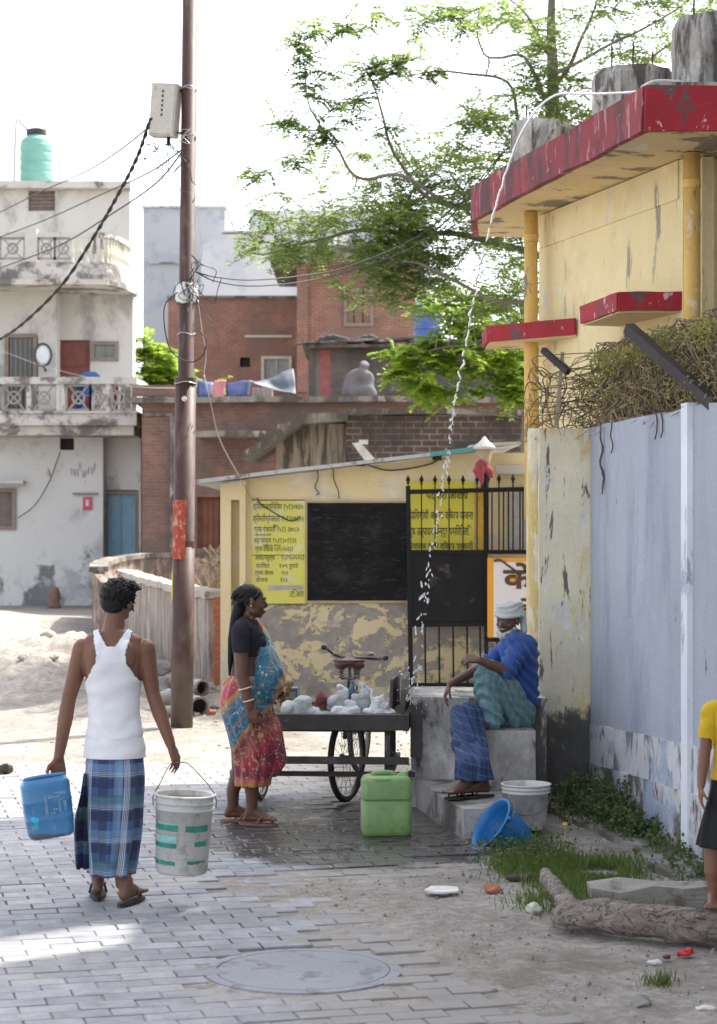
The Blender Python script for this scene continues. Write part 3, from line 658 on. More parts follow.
bm = NB(); lathe(bm, pr, 32, Matrix.Translation((tx, td, 0))); obj('tank', bm, tankm, T, smooth=False)
bm = NB(); lathe(bm, [(0,ztop+.2),(.26,ztop+.2),(.26,ztop+.33),(.1,ztop+.38),(0,ztop+.38)], 20, Matrix.Translation((tx, td, 0))); obj('lid', bm, simple('black_lid', (.03,.03,.03), .5), T)
bm = NB(); tube(bm, smooth_path([V((tx-.5, td-.5, zroof)), V((tx-.45, td-.4, ztop+.4)), V((tx-.35, td-.2, ztop+.45)), V((tx-.2, td, ztop+.3))]), .03, 8); tube(bm, [V((tx-.45, td-.45, ztop)), V((tx-.46, td-.45, ztop+1.3))], .015, 6); obj('pipe', bm, simple('galvanised', (.4,.4,.4), .4, metal=.8), T)
# convex mirror / oval dish on balcony
T = thing('round_mirror', 'pale oval mirror on a bracket beside the grilled window of the white house', 'mirror', (XX(43,46.9), 46.9, ZZ(372,46.9)))
cM = V((XX(43,46.9), 46.9, ZZ(355,46.9))); Mx = Matrix.Translation(cM) @ Matrix.Rotation(R(90), 4, 'X') @ Matrix.Diagonal((.85, 1.15, 1, 1))
bm = NB(); lathe(bm, [(0,.03),(.15,.025),(.215,0),(.215,-.02),(0,-.02)], 28, Mx); obj('mirror_face', bm, simple('mirror_white', (.75,.75,.76), .15, .05), T, smooth=True)
bm = NB(); lathe(bm, [(.21,.03),(.25,.03),(.25,-.04),(.21,-.04)], 28, Mx, closed=True); obj('rim', bm, simple('rim_black', (.04,.04,.04), .5), T)
bm = NB(); bar(bm, cM+V((0,.04,-.2)), cM+V((0,.4,-.35)), .04, .04); obj('bracket', bm, bpy.data.materials['rim_black'], T)
# cloths on the lower balcony
for px0, px1, py0, py1, cc, lab in ((74,82,383,411,(.07,.13,.30),'blue cloth hung over the lower balcony rail beside the brown door'), (93,101,384,409,(.45,.42,.42),'grey white cloth hung over the lower balcony rail'), (110,117,383,412,(.42,.10,.14),'pink cloth hung on the lower balcony rail'), (119,126,384,408,(.50,.42,.44),'pale pink cloth at the right end of the lower balcony rail')):
    b = NB(); xa, xb = XB(px0), XB(px1); n_ = 8; rows = []
    for j in range(7):
        z = ZZ(py0-1, db)-(ZZ(py0-1, db)-ZZ(py1, db))*j/6
        rows.append([b.verts.new((xa+(xb-xa)*i/n_+.01*math.sin(j), db+.235+.03*math.sin(i*2.1+j*.4)+ (0.0), z)) for i in range(n_+1)])
    for p, q in zip(rows, rows[1:]):
        for i in range(n_): b.faces.new((p[i], p[i+1], q[i+1], q[i]))
    bmesh.ops.solidify(b, geom=b.faces[:], thickness=.012)
    obj('hung_cloth', b, simple('cloth_'+lab[:5].strip(), cc, .9, .3, 6), None, smooth=True, label=lab, cat='cloth', group='cloths on the lower balcony')
# chair on balcony
T = thing('plastic_chair', 'blue plastic chair standing on the lower balcony', 'chair', (XB(86), db+1.0, zb1))
bl_ = simple('chair_blue', (.05,.13,.33), .4); o_ = V((XB(86), db+1.0, zb1))
bm = NB(); box(bm, -.22, .22, -.22, .22, .42, .46, Matrix.Translation(o_)); obj('seat', bm, bl_, T)
bm = NB(); extr(bm, [o_+V((-.22,-.22,.46)), o_+V((.22,-.22,.46)), o_+V((.24,-.3,.85)), o_+V((.12,-.31,.95)), o_+V((-.12,-.31,.95)), o_+V((-.24,-.3,.85))], (0,.03,0)); obj('backrest', bm, bl_, T)
for sx in (-1,1):
    for sy in (-1,1):
        bm = NB(); bar(bm, o_+V((sx*.2, sy*.2, .42)), o_+V((sx*.23, sy*.23, 0)), .04, .04); obj('leg', bm, bl_, T)

# ================================================================ middle distance
br1 = brickmat('red_brick', (.34,.135,.09), (.26,.105,.07), (.27,.23,.19), dirt=(.22,.14,.11), dth=.55, bd=.02)
br2 = brickmat('brown_brick', (.27,.13,.095), (.20,.10,.075), (.19,.16,.14), dirt=(.15,.115,.095), dth=.55, plaster=(.28,.25,.22), pth=.66)
br3 = brickmat('dark_mossy_brick', (.13,.07,.055), (.09,.055,.045), (.22,.20,.18), bw=.25, bh=.10, ms=.014, dirt=(.055,.045,.038), dth=.48)
gry = weather('pale_grey_render', (.44,.45,.46), [((.36,.38,.42), .6, .55, .05, (1,1,1), None), ((.27,.28,.30), 1.3, .68, .04, (1,1,.4), None)], var=.05, scale=.3)
wht = weather('pale_white_render', (.58,.59,.61), [((.50,.52,.56), .5, .55, .06, (1,1,1), None)], var=.04, scale=.3)
cslab = weather('dark_stained_slab', (.24,.21,.18), [((.09,.075,.06), 1.6, .52, .07, (1,1,.5), None), ((.36,.33,.29), 2.3, .63, .04, (1,1,.5), None)], var=.2, bump=.5)
def bx(bm, px0, px1, pyt, pyb, d, depth): box(bm, XX(px0,d), XX(px1,d), d, d+depth, ZZ(pyb,d) if pyb is not None else -.05, ZZ(pyt,d))
T = thing('grey_building', 'tall plain pale grey building far behind the electricity pole', 'building', (XX(184,84), 86, 0))
bm = NB(); bx(bm, 143, 225, 207, None, 84, 10); obj('wall', bm, gry, T)
bm = NB(); bx(bm, 142, 226, 205.5, 207.5, 83.9, 10.2); obj('coping', bm, whs, T)
bm = NB(); bx(bm, 150, 222, 262, 263.2, 83.85, .14); obj('floor_band', bm, whs, T)
T = thing('white_building', 'pale windowless white building behind the red brick house', 'building', (XX(260,76), 79, 0))
bm = NB(); d=76.; extr(bm, [(XX(201,d),d,-.05),(XX(201,d),d,ZZ(246,d)),(XX(222,d),d,ZZ(234,d)),(XX(335,d),d,ZZ(232,d)),(XX(335,d),d,-.05)], (0,8,0)); obj('wall', bm, wht, T)
bm = NB(); bx(bm, 221, 336, 230, 232.2, 75.9, 8.2); obj('coping', bm, wht, T)
T = thing('pale_tower_block', 'pale grey block half hidden behind the tree crown', 'building', (XX(330,98), 101, 0))
bm = NB(); bx(bm, 249, 430, 210, None, 98, 9); obj('wall', bm, wht, T)
for k in range(4):
    w_ = window(T, 275+k*38, 291+k*38, 222, 238, 98, gry, glassd, 0)
T = thing('red_brick_house', 'bare red brick house with a pale window and small dark opening behind the rooftop', 'house', (XX(250,62), 64, 0)); d = 62.
bm = NB(); wallholes(bm, XX(168,d), XX(301,d), -.05, ZZ(297,d), d, d+.3, [(XX(262,d),XX(291,d),ZZ(388,d),ZZ(357,d)), (XX(240,d),XX(250,d),ZZ(367,d),ZZ(357.5,d))]); box(bm, XX(168,d), XX(301,d), d+.9, d+7, -.05, ZZ(297,d)-.02); box(bm, XX(168,d), XX(168,d)+.3, d+.3, d+.9, -.05, ZZ(297,d)-.02); obj('wall', bm, br1, T)
bm = NB(); bx(bm, 167, 302, 295.5, 298, d-.1, 7.2); obj('coping', bm, cslab, T)
window(T, 262.5, 290.5, 357.5, 387.5, d, wf2, simple('grey_green_pane', (.26,.28,.27), .4), 1)
bm = NB(); bx(bm, 241, 249.5, 358, 366.5, d+.15, .05); obj('opening', bm, dark, T)
bm = NB(); bx(bm, 245, 292, 335, 337.5, d-.05, .1); obj('string_course', bm, wf2, T)
T = thing('brick_stair_tower', 'taller brick stair tower with a projecting concrete roof slab', 'building', (XX(340,58), 60, 0)); d = 58.
bm = NB(); bx(bm, 297, 415, 262, None, d, 5); obj('wall', bm, br1, T)
bm = NB(); bx(bm, 297, 308, 265, 392, d-.12, .118); obj('pier', bm, br1, T)
bm = NB(); bx(bm, 270, 425, 248, 261.7, d-.6, 6.2); bx(bm, 272, 423, 245, 248, d-.7, 6.4); cutup(bm, 3); jag(bm, .03, 1); obj('roof_slab', bm, cslab, T)
window(T, 345, 372, 290, 325, d, wf, glassd, 2)
# rooftop terrace building
T = thing('rooftop_terrace_house', 'old brick house with a long dark roof edge across the middle distance', 'house', (XX(330,44), 47, 0)); d = 44.
bm = NB(); wallholes(bm, XX(142,d), XX(560,d), -.05, ZZ(402,d), d, d+.3, [(XX(197,d), XX(223,d), ZZ(548,d), ZZ(497,d))]); box(bm, XX(143,d), XX(560,d), d+.5, d+9, -.05, ZZ(402,d)-.01); obj('wall', bm, br2, T)
bm = NB(); bx(bm, 197, 223, 497, 548, d+.2, .06)
for k in range(5): bx(bm, 197+k*5.2, 197.6+k*5.2, 498, 548, d+.17, .03)
obj('shutter', bm, simple('rust_orange_shutter', (.24,.10,.06), .8, .25, 4), T)
bm = NB(); bx(bm, 129, 565, 396.5, 402.2, d-.35, 9.6); cutup(bm, 6); jag(bm, .05, .9); obj('roof_edge', bm, cslab, T)
bm = NB(); bx(bm, 132, 178, 385, 396, d, .25); obj('parapet', bm, br2, T)
bm = NB(); bx(bm, 195, 300, 431, 437, d-1.6, 1.61); cutup(bm, 3); jag(bm, .03, 1); obj('awning_slab', bm, cslab, T)
bm = NB(); bx(bm, 142, 178, 413, 416, d-.06, .06); bx(bm, 170, 178, 416, 560, d-.10, .1); obj('band', bm, cslab, T)
bm = NB(); bx(bm, 224, 330, 556, 596, d-.1, .09); obj('dark_base', bm, cslab, T)
T = thing('rooftop_shed', 'small shed with a rough sheet roof and pink door on the brick terrace', 'shed', (XX(400,47), 48, ZZ(397,47))); d = 47.
bm = NB(); bx(bm, 331, 545, 347, 398, d, 3); bx(bm, 309, 314, 347, 398, d, .3); obj('wall', bm, brickmat('grey_brick', (.19,.16,.14), (.15,.125,.11), (.17,.15,.13), dirt=(.11,.10,.09), dth=.56), T)
bm = NB(); bx(bm, 320, 330.5, 350, 398, d+.05, .06); obj('door', bm, simple('pink_door', (.42,.14,.13), .7, .3, 5), T)
bm = NB(); bx(bm, 314, 319.8, 350, 398, d+.06, .05); obj('side_board', bm, wf, T)
bm = NB(); 
for k in range(14):
    px = 300+k*18; pz = 341+2.5*rnd.random(); bar(bm, W(px, pz, d-.5), W(px+22+8*rnd.random(), pz+rnd.uniform(-2,2.5), d-.5+rnd.random()*.3), .8, .05)
bx(bm, 303, 548, 344, 347, d-.6, 3.8); jag(bm, .02, 2); obj('sheet_roof', bm, cslab, T)
bm = NB(); bm2 = None
for k in range(9): cap(bm, W(322+k*6, 340-2.5*math.sin(k), d-.2), W(329+k*6, 340+2*math.sin(k*2), d-.2), .09, .06)
obj('rag_pile', vox(bm, .03, 2), simple('dark_rags', (.06,.055,.06), .9), T, smooth=True, label='dark rags heaped on the roof edge')
# tarps, bundle, drum
def tarp(pts, col, lab, nm, seed):
    b = NB(); bmv = [b.verts.new(p) for p in pts]; b.faces.new(bmv); bmesh.ops.triangulate(b, faces=b.faces[:]); cutup(b, 3); cutup(b, 1)
    for v in b.verts: v.co += noise.noise_vector(v.co*2.2+V((seed,0,0)))*.09
    bmesh.ops.solidify(b, geom=b.faces[:], thickness=.03)
    obj(nm, b, simple('mat_'+nm+str(seed), col, .55, .25, 3), None, smooth=True, label=lab, cat='tarpaulin', group='sheets on the terrace')
d = 44.6
tarp([W(197,397,d), W(214,397,d), W(214,381,d+.3), W(197,381,d+.3)], (.02,.035,.14), 'blue tarpaulin right beside the pole on the terrace edge', 'blue_tarpaulin', 1)
tarp([W(226,397,d), W(252,396,d), W(252,381,d+.3), W(226,382,d+.3)], (.02,.035,.13), 'blue tarpaulin between the pink cloth and the grey sheet', 'blue_tarpaulin', 2)
tarp([W(213,398,d-.05), W(227,398,d-.05), W(226,381,d+.2), W(213,380,d+.2)], (.40,.14,.14), 'pinkish cloth between two blue tarpaulins', 'pink_sheet', 3)
tarp([W(250,382,d), W(296,396,d), W(295,368,d+.6), W(283,371,d+.5), W(268,379,d+.4)], (.09,.105,.13), 'dark grey sheet pitched like a tent over the terrace edge', 'grey_tarpaulin', 4)
bm = NB(); 
for k in range(7): bx(bm, 253+k*2.9, 255.6+k*2.9, 386+2*rnd.random(), 397, d-.1-.02*k, .3)
jag(bm, .03, 2); obj('firewood_bundle', bm, simple('pale_sticks', (.36,.3,.27), .9, .3, 9), None, label='low pale bundle under the grey sheet on the terrace', cat='bundle')
bm = NB(); chain(bm, [W(350,393,d), W(352,381,d), W(358,374,d), W(366,378,d), W(369,392,d)], [.17,.17,.13,.13,.15]); cap(bm, W(368,377,d), W(372,386,d), .12, .07); cap(bm, W(352,391,d), W(368,391,d), .2, .2)
ell(bm, W(364,366,d), (.13,.12,.12)); bm = vox(bm, .03, 3)
for v in bm.verts: v.co += noise.noise_vector(v.co*4)*.05
obj('cloth_bundle', bm, simple('grey_white_cloth', (.16,.15,.15), .9, .2, 4), None, smooth=True, label='hunched grey cloth covered bundle on the terrace beside the pink door', cat='bundle')
T = thing('water_drum', 'blue water drum on the shed roof behind the leaves', 'drum', (XX(427,50), 50, ZZ(341,50))); bm = NB()
lathe(bm, [(0,0),(.33,0),(.35,.05),(.33,.3),(.35,.34),(.33,.38),(.33,.62),(.35,.66),(.33,.7),(.32,.95),(.2,1.0),(0,1.0)], 24, Matrix.Translation((XX(427,50), 50, ZZ(343,50)))); obj('drum_body', bm, simple('drum_blue', (.06,.12,.36), .4), T)
bm = NB(); lathe(bm, [(0,0),(.1,0),(.1,.06),(0,.06)], 16, Matrix.Translation((XX(427,50)-.12, 50, ZZ(343,50)+1.0))); obj('cap', bm, bpy.data.materials['rim_black'], T)
# canopy house nearer: concrete awning and dark brick wall
T = thing('awning_house', 'dark mossy brick outhouse with a drooping stained concrete awning behind the yellow shed', 'building', (XX(400,33), 35, 0)); d = 33.
bm = NB(); bx(bm, 346, 600, 415, None, d, 4); cutup(bm, 3); jag(bm, .03, 1); obj('wall', bm, br3, T)
bm = NB(); bx(bm, 276, 345.6, 424, None, d+.1, 4); obj('plaster_wall', bm, weather('dripping_plaster', (.30,.25,.20), [((.08,.065,.05), 2.6, .52, .07, (2.4,2.4,.3), None)], var=.2), T)
d = 32.4
bm = NB(); extr(bm, [W(240,457,d), W(243,452,d), W(292,419,d), W(300,414,d), W(348,412,d), W(348,420,d), W(303,424,d), W(262,452,d), W(252,458,d)], (0,2.4,0)); cutup(bm, 2); jag(bm, .025, 1.4); obj('awning', bm, cslab, T)
bm = NB(); bx(bm, 346.5, 600, 409, 415, d+.5, 4.2); cutup(bm, 4); jag(bm, .04, 1.6); obj('coping', bm, cslab, T)
bm = NB(); extr(bm, [W(352,443,29), W(360,442,29), W(376,460,29), W(366,462,29)], (0,.1,0)); box(bm, XX(359,29), XX(368,29), 28.9, 29.2, ZZ(444,29), ZZ(440,29)); obj('marble_slab', bm, simple('white_slab_stone', (.62,.6,.57), .6), None, label='broken white slab leaning behind the shed roof', cat='slab')
# ================================================================ parapets
par = weather('streaky_parapet', (.36,.30,.25), [((.17,.135,.11), 3.0, .54, .09, (1.8,1.8,.35), None), ((.44,.39,.34), 2.6, .62, .06, (1.6,1.6,.5), None)], var=.2, bump=.6)
parr = weather('broken_brick_parapet', (.33,.24,.20), [((.14,.10,.08), 2.4, .52, .06, (2,2,.6), None), ((.38,.33,.28), 2, .58, .05, (1.5,1.5,.5), None)], var=.25, bump=.8)
def ribbon(bm, pts, zt, th, z0=-.3, n=6):
    P = smooth_path([V((p[0], p[1], 0)) for p in pts], n); N = len(P); rows = []
    for i, p in enumerate(P):
        t_ = (P[min(i+1,N-1)]-P[max(i-1,0)]).normalized(); nn = V((t_.y, -t_.x, 0)); z = zt(i/(N-1)) if callable(zt) else zt
        zb = z0(i/(N-1)) if callable(z0) else z0
        rows.append([bm.verts.new((p.x+nn.x*s*th/2, p.y+nn.y*s*th/2, zz)) for s, zz in ((-1,zb),(-1,z),(1,z),(1,zb))])
    for a, b in zip(rows, rows[1:]):
        for k in range(4): bm.faces.new((a[k], a[(k+1)%4], b[(k+1)%4], b[k]))
    bm.faces.new(rows[0][::-1]); bm.faces.new(rows[-1]); bmesh.ops.recalc_face_normals(bm, faces=bm.faces)
near = [(XX(124,35), 35.0), (XX(130,34), 34.), (XX(150,30.5), 30.5), (XX(178,27.3), 27.3), (XX(206,25.2), 25.2), (XX(217,24.5), 24.5)]
T = thing('roadside_parapet', 'streaky grey concrete parapet with a top coloured pale as if sunlit beside the pole', 'parapet', (XX(180,28), 28, 0))
bm = NB(); ribbon(bm, near, lambda t: 1.03, .22, -.3, 10); cutup(bm, 2); jag(bm, .015, 2.5); obj('wall', bm, par, T)
bm = NB(); ribbon(bm, near, lambda t: 1.13, .30, 1.035, 10); cutup(bm, 2); jag(bm, .025, 3); obj('coping', bm, weather('sunlit_tone_coping', (.42,.38,.33), [((.2,.17,.14), 3, .62, .05, (1,1,1), None)], bump=.6), T)  # coping coloured paler than the wall for its sunlit top
bm = NB(); ribbon(bm, [(XX(100,34.2), 34.2), (XX(112,34.0), 34.0), (XX(126,34.4), 34.4)], lambda t: 1.02+.12*noise.noise(V((t*4,0,0))), .34, -.3, 6); cutup(bm, 2); jag(bm, .05, 2.2)
obj('broken_end', bm, parr, T, label='broken brick end of the parapet')
far = [(XX(99,34.6), 34.6), (XX(99.5,36.2), 36.2), (XX(108,38.5), 38.5), (XX(125,40.2), 40.2), (XX(150,41), 41.0), (XX(225,41.5), 41.5)]
T = thing('curved_parapet', 'curved grey parapet sweeping past the blue door', 'parapet', (XX(130,39), 39, 0))
bm = NB(); ribbon(bm, far, lambda t: 1.1+.16*t, .2, -.3, 8); cutup(bm, 1); jag(bm, .02, 2); obj('wall', bm, parr, T)
bm = NB(); ribbon(bm, far, lambda t: 1.19+.16*t, .32, lambda t: 1.1+.16*t, 8); cutup(bm, 1); jag(bm, .02, 2.4); obj('coping', bm, cslab, T)
bm = NB(); d = 24.0
for k in range(13):
    z = k*.083; o2 = .012*rnd.uniform(-1,1); box(bm, XX(214,d)+o2, XX(226,d)+o2, d, d+.24, z+.008, z+.08)
jag(bm, .004, 9)
pr_ = obj('brick_pier', bm, simple('orange_brick', (.40,.13,.07), .9, .3, 7, col2=(.3,.2,.16), th=.62), None, label='short pier of stacked orange bricks at the parapet end', cat='pier')
bm = NB(); box(bm, XX(215,d), XX(225,d), d+.012, d+.228, -.02, 1.075); obj('mortar', bm, simple('mortar_grey', (.25,.22,.19), .95), pr_)
# ================================================================ yellow shed, boards, gate
SY = (.72,.60,.35); SD = 22.0
shm = weather('shed_yellow_wash', SY, [((.66,.60,.46), 1.5, .58, .06, (1,1,1), None), ((.34,.30,.26), 4, .70, .02, (1,1,.6), None)], var=.06, bump=.25)
def peel(name):
    n = NT(name); v = n.co()
    c = n.ramp(n.noise(v, 2, 6, .6), [(.3, (.58,.48,.28)), (.7, (.66,.56,.36))])
    g = n.noise(n.map(v, (1,1,1.3)), 2.6, 10, .72, .3); m1 = n.ss(g, .475, .50)
    grey = n.ramp(n.noise(v, 7, 8, .7), [(.3, (.22,.20,.185)), (.7, (.36,.33,.30))])
    c = n.mix(m1, c, grey); m2 = n.ss(n.noise(n.map(v, loc=(4,4,4)), 3.4, 10, .75), .60, .63); c = n.mix(m2, c, (.46,.41,.34))
    c = n.mix(n.ss(n.noise(v, 15, 4), .67, .7), c, (.10,.09,.08))
    return n.fin(c, .9, n.bump(n.math('ADD', n.math('MULTIPLY', m1, -1), n.math('MULTIPLY', n.noise(v, 40, 5, .7), .35)), .6, .012))
peelm = peel('peeling_plaster')
SH = thing('yellow_shed', 'low yellow washed shed with sloping tin roof and peeling plaster below', 'shed', (XX(400,SD), SD, 0))
rz_ = lambda px: (480+(447-480)*(px-195)/280.)
def topz(px, o=6): return ZZ(rz_(px)+o, SD)
bm = NB(); zs_ = ZZ(603, SD)
extr(bm, [(XX(246,SD),SD,zs_),(XX(600,SD),SD,zs_),(XX(600,SD),SD,topz(475)+.0),(XX(475,SD),SD,topz(475)),(XX(246,SD),SD,topz(246))], (0,.25,0)); obj('wall', bm, shm, SH)
bm = NB(); box(bm, XX(246.2,SD), XX(600,SD), SD+.006, SD+.25, -.05, zs_-.001); obj('lower_wall', bm, peelm, SH, label='lower wall with grey plaster showing through peeling cream paint')
bm = NB(); box(bm, XX(240,SD), XX(600,SD), SD-.09, SD+.004, -.05, .165); obj('plinth', bm, weather('plinth_cream', (.56,.5,.38), [((.25,.22,.18), 3, .55, .05, (1,1,1), None)], bump=.4), SH)
bm = NB(); a, b = XX(221,SD), XX(246,SD); na, nb_ = XX(231.5,SD), XX(240,SD); zn0, zn1 = ZZ(622,SD), ZZ(500,SD)
box(bm, a, na, SD-.10, SD+.5, -.05, topz(222)-.02); box(bm, nb_, b, SD-.10, SD+.5, -.05, topz(246)-.02); box(bm, na, nb_, SD-.099, SD+.5, -.05, zn0); box(bm, na, nb_, SD-.099, SD+.5, zn1, topz(235)-.02); box(bm, na, nb_, SD+.06, SD+.49, zn0, zn1)
obj('corner_pier', bm, shm, SH)
roofm = weather('tin_roof_paint', (.46,.47,.46), [((.18,.17,.15), 3, .58, .05, (1,1,1), None), ((.12,.38,.36), 1.4, .62, .03, (1,1,1), None)], bump=.3, rough=.6)
bm = NB(); extr(bm, [(XX(193,SD-.3),SD-.3,ZZ(484,SD-.3)),(XX(478,SD-.3),SD-.3,ZZ(450.5,SD-.3)),(XX(478,SD-.3),SD-.3,ZZ(447,SD-.3)),(XX(193,SD-.3),SD-.3,ZZ(480,SD-.3))], (0,5.2,0)); cutup(bm, 5); jag(bm, .008, 3)
obj('roof', bm, roofm, SH)
bm = NB(); extr(bm, [(XX(430,SD-.31),SD-.31,ZZ(456.5,SD-.31)),(XX(477,SD-.31),SD-.31,ZZ(450.8,SD-.31)),(XX(477,SD-.31),SD-.31,ZZ(446.5,SD-.31)),(XX(430,SD-.31),SD-.31,ZZ(452,SD-.31))], (0,.01,0)); obj('edge_strip', bm, simple('teal_paint', (.08,.30,.28), .6), SH)
bm = NB(); extr(bm, [(XX(470,SD-.2),SD-.2,ZZ(447.5,SD-.2)),(XX(522,SD-.2),SD-.2,ZZ(444,SD-.2)),(XX(522,SD-.2),SD-.2,ZZ(441.5,SD-.2)),(XX(490,SD-.2),SD-.2,ZZ(442.5,SD-.2)),(XX(470,SD-.2),SD-.2,ZZ(445,SD-.2))], (0,3,0)); obj('roof_sheet_end', bm, roofm, SH)
bm = NB(); bx(bm, 496, 600, 465, 474, SD-.12, .1); obj('lintel_band', bm, wf2, SH)
bm = NB(); tube(bm, smooth_path([W(362,463,SD-.02), W(385,470,SD-.03), W(405,469,SD-.03), W(430,464,SD-.03), W(440,458,SD-.03)]), .008, 6); obj('loose_cable', bm, simple('black_cable', (.02,.02,.02), .6), SH)
for q in ([(317,466),(318,478),(315,487),(319,493),(316,495)], [(333,466),(334,480),(338,490),(339,499)], [(257,498),(262,505),(280,516),(292,521),(300,517)]):
    bm = NB(); tube(bm, smooth_path([W(x, y, SD-.03) for x, y in q]), .006, 6); obj('hanging_wire', bm, bpy.data.materials['black_cable'], SH)
for px, py in ((361,463),(437,457)):
    bm = NB(); M = Matrix.Translation(W(px,py,SD-.04)); box(bm, -.05, .05, -.03, .04, -.035, .035, M); obj('wire_clamp', bm, bpy.data.materials['black_cable'], SH, bev=.008)
# blackboard
def boardm():
    n = NT('chalky_slate'); v = n.co()
    c = n.ramp(n.noise(v, 3, 6, .6), [(.3, (.008,.009,.010)), (.7, (.020,.020,.022))])
    w = n.noise(n.map(v, (1, 1, 4), rot=(0, .25, 0)), 7, 9, .8, 1.2)
    c = n.mix(n.math('MULTIPLY', n.ss(w, .54, .66), .38), c, (.16,.16,.16)); c = n.mix(n.math('MULTIPLY', n.ss(n.noise(n.map(v, (1,1,2), (4,4,4)), 1.6, 8, .7), .55, .68), .5), c, (.055,.055,.058))
    return n.fin(c, .8, n.bump(n.noise(v, 60), .2, .003), spec=.12)
BBT = thing('blackboard', 'large dusty blackboard on the yellow shed wall beside the painted notice', 'blackboard', (XX(357,SD), SD-.02, ZZ(601,SD)))
bm = NB(); box(bm, XX(307.5,SD), XX(407,SD), SD-.03, SD-.002, ZZ(600.5,SD), ZZ(503,SD)); obj('board', bm, boardm(), BBT)
tanm = simple('tan_wood_frame', (.42,.32,.18), .7, .2, 9)
for a_ in ((305.8,307.3,601,501),(407.2,408.6,601,501)): bm = NB(); box(bm, XX(a_[0],SD), XX(a_[1],SD), SD-.04, SD-.001, ZZ(a_[2],SD), ZZ(a_[3],SD)); obj('frame_side', bm, tanm, BBT)
for a_ in ((307.4,407.1,602.2,600.6),(307.4,407.1,502.8,501)): bm = NB(); box(bm, XX(a_[0],SD), XX(a_[1],SD), SD-.04, SD-.001, ZZ(a_[2],SD), ZZ(a_[3],SD)); obj('frame_rail', bm, tanm, BBT)
# text
def text(T, s, px, py, d, h, mat, w=None, rough=0.0, name='lettering', tilt=0, fat=.0):
    cu_ = bpy.data.curves.new('t', 'FONT'); cu_.body = s; cu_.size = 1; cu_.fill_mode = 'FRONT'; cu_.offset = fat
    o = bpy.data.objects.new('t', cu_); C.objects.link(o); dg = bpy.context.evaluated_depsgraph_get(); dg.update()
    me = bpy.data.meshes.new_from_object(o.evaluated_get(dg)); bpy.data.objects.remove(o)
    b = NB(); b.from_mesh(me); bpy.data.meshes.remove(me)
    if not b.verts: b.free(); return None
    x_0 = min(v.co.x for v in b.verts); x_1 = max(v.co.x for v in b.verts); k = h/F*d*1.25; kx = k if w is None else (w/F*d)/(x_1-x_0)
    p = W(px, py, d)
    for v in b.verts:
        x, z = (v.co.x-x_0)*kx, v.co.y*k
        if rough: 
            q = noise.noise_vector(V((v.co.x*3, v.co.y*3, px)))*rough*k; x += q.x; z += q.y
        v.co = (p.x+x, p.y, p.z+z+x*tilt)
    return obj(name, b, mat, T)
ink = simple('black_sign_ink', (.035,.04,.03), .7, .3, 30, 0)
signy = weather('acid_yellow_signpaint', (.64,.61,.13), [((.62,.60,.32), 2.2, .58, .05, (1,1,1), None), ((.40,.38,.36), 3, .74, .02, (1,1,2.2), None)], var=.05, bump=.1)
t = thing('painted_notice', 'yellow painted notice with rows of black Hindi writing left of the blackboard', 'notice', (XX(278,SD), SD, ZZ(604,SD)))
bm = NB(); box(bm, XX(251.5,SD), XX(305.4,SD), SD-.016, SD-.001, ZZ(604,SD), ZZ(500,SD)); pn = obj('panel', bm, signy, t)
bm = NB()
for a_ in ((252,305.2,500.6,499.8),(252,305.2,604.4,603.6),(252,305,555.4,554.8)): box(bm, XX(a_[0],SD), XX(a_[1],SD), SD-.019, SD-.0165, ZZ(a_[2],SD), ZZ(a_[3],SD))
obj('ruled_line', bm, ink, pn)
for s, px, py, h, w in (("श्रीरामअधिनियम १५१३०७३०", 253, 509.5, 7, 50), ("श्रीमतीप्रेमलता १५१३०७३२५", 253, 521.5, 7, 51), ("ग्राम पंचायती १५१३ ३७०८०", 254, 532, 6.5, 45),
    ("सह प्रधान १५११३०११३१", 254, 543, 6, 42), ("ग्राम विकास ०३९५२०२३२", 255, 551.5, 6, 38), ("आवेदनशुल्क  -  १५१९५०५०५३", 255, 560, 5.5, 49), ("परिवार      १०९ रुपये", 256, 568, 5, 42),
    ("ग्राम सेवक      १५१", 255, 575, 5, 33), ("योजना         १५६", 256, 582, 5, 32), ("मुख्य", 273, 526.5, 2.2, 5), ("ग्राम पंचायत सचिव", 255, 536, 2.4, 16), ("विकास खण्ड", 263, 546.5, 2.4, 18), ("टि.आर", 290, 597, 7, 14)):
    text(pn, s, px, py, SD-.0195, h, ink, w, .03)
bm = NB(); bx(bm, 268, 303, 586, 590, SD-.0195, .002)
for v in bm.verts: v.co.z += rnd.uniform(-.01, .01)
obj('wiped_smear', bm, simple('grey_wipe', (.42,.38,.36), .9), pn)
GS = thing('gate_notice', 'yellow sign with black Hindi lines seen behind the upper bars of the gate', 'sign', (XX(442,SD), SD, ZZ(551,SD)))
bm = NB(); box(bm, XX(408,SD), XX(474.5,SD), SD-.024, SD-.001, ZZ(551,SD), ZZ(482,SD)); gp = obj('panel', bm, simple('bright_yellow_panel', (.64,.57,.06), .6, .08, 3), GS)
bm = NB(); box(bm, XX(476.5,SD), XX(484.5,SD), SD-.03, SD-.001, ZZ(552,SD), ZZ(486,SD)); obj('side_strip', bm, simple('orange_strip', (.62,.36,.03), .6), GS)
for s, px, py, h, w in (("पद श्री आवास", 426, 499, 8, 42), ("इंदिरागांधी आवास विकास योजना", 409, 519, 9, 64), ("दूध उत्पादन केन्द्र समिति लि.", 409, 535, 9, 62), ("संचालक ग्राम विकास सहकारी", 409, 549, 7, 64)):
    text(gp, s, px, py, SD-.027, h, ink, w, .02, fat=.012)
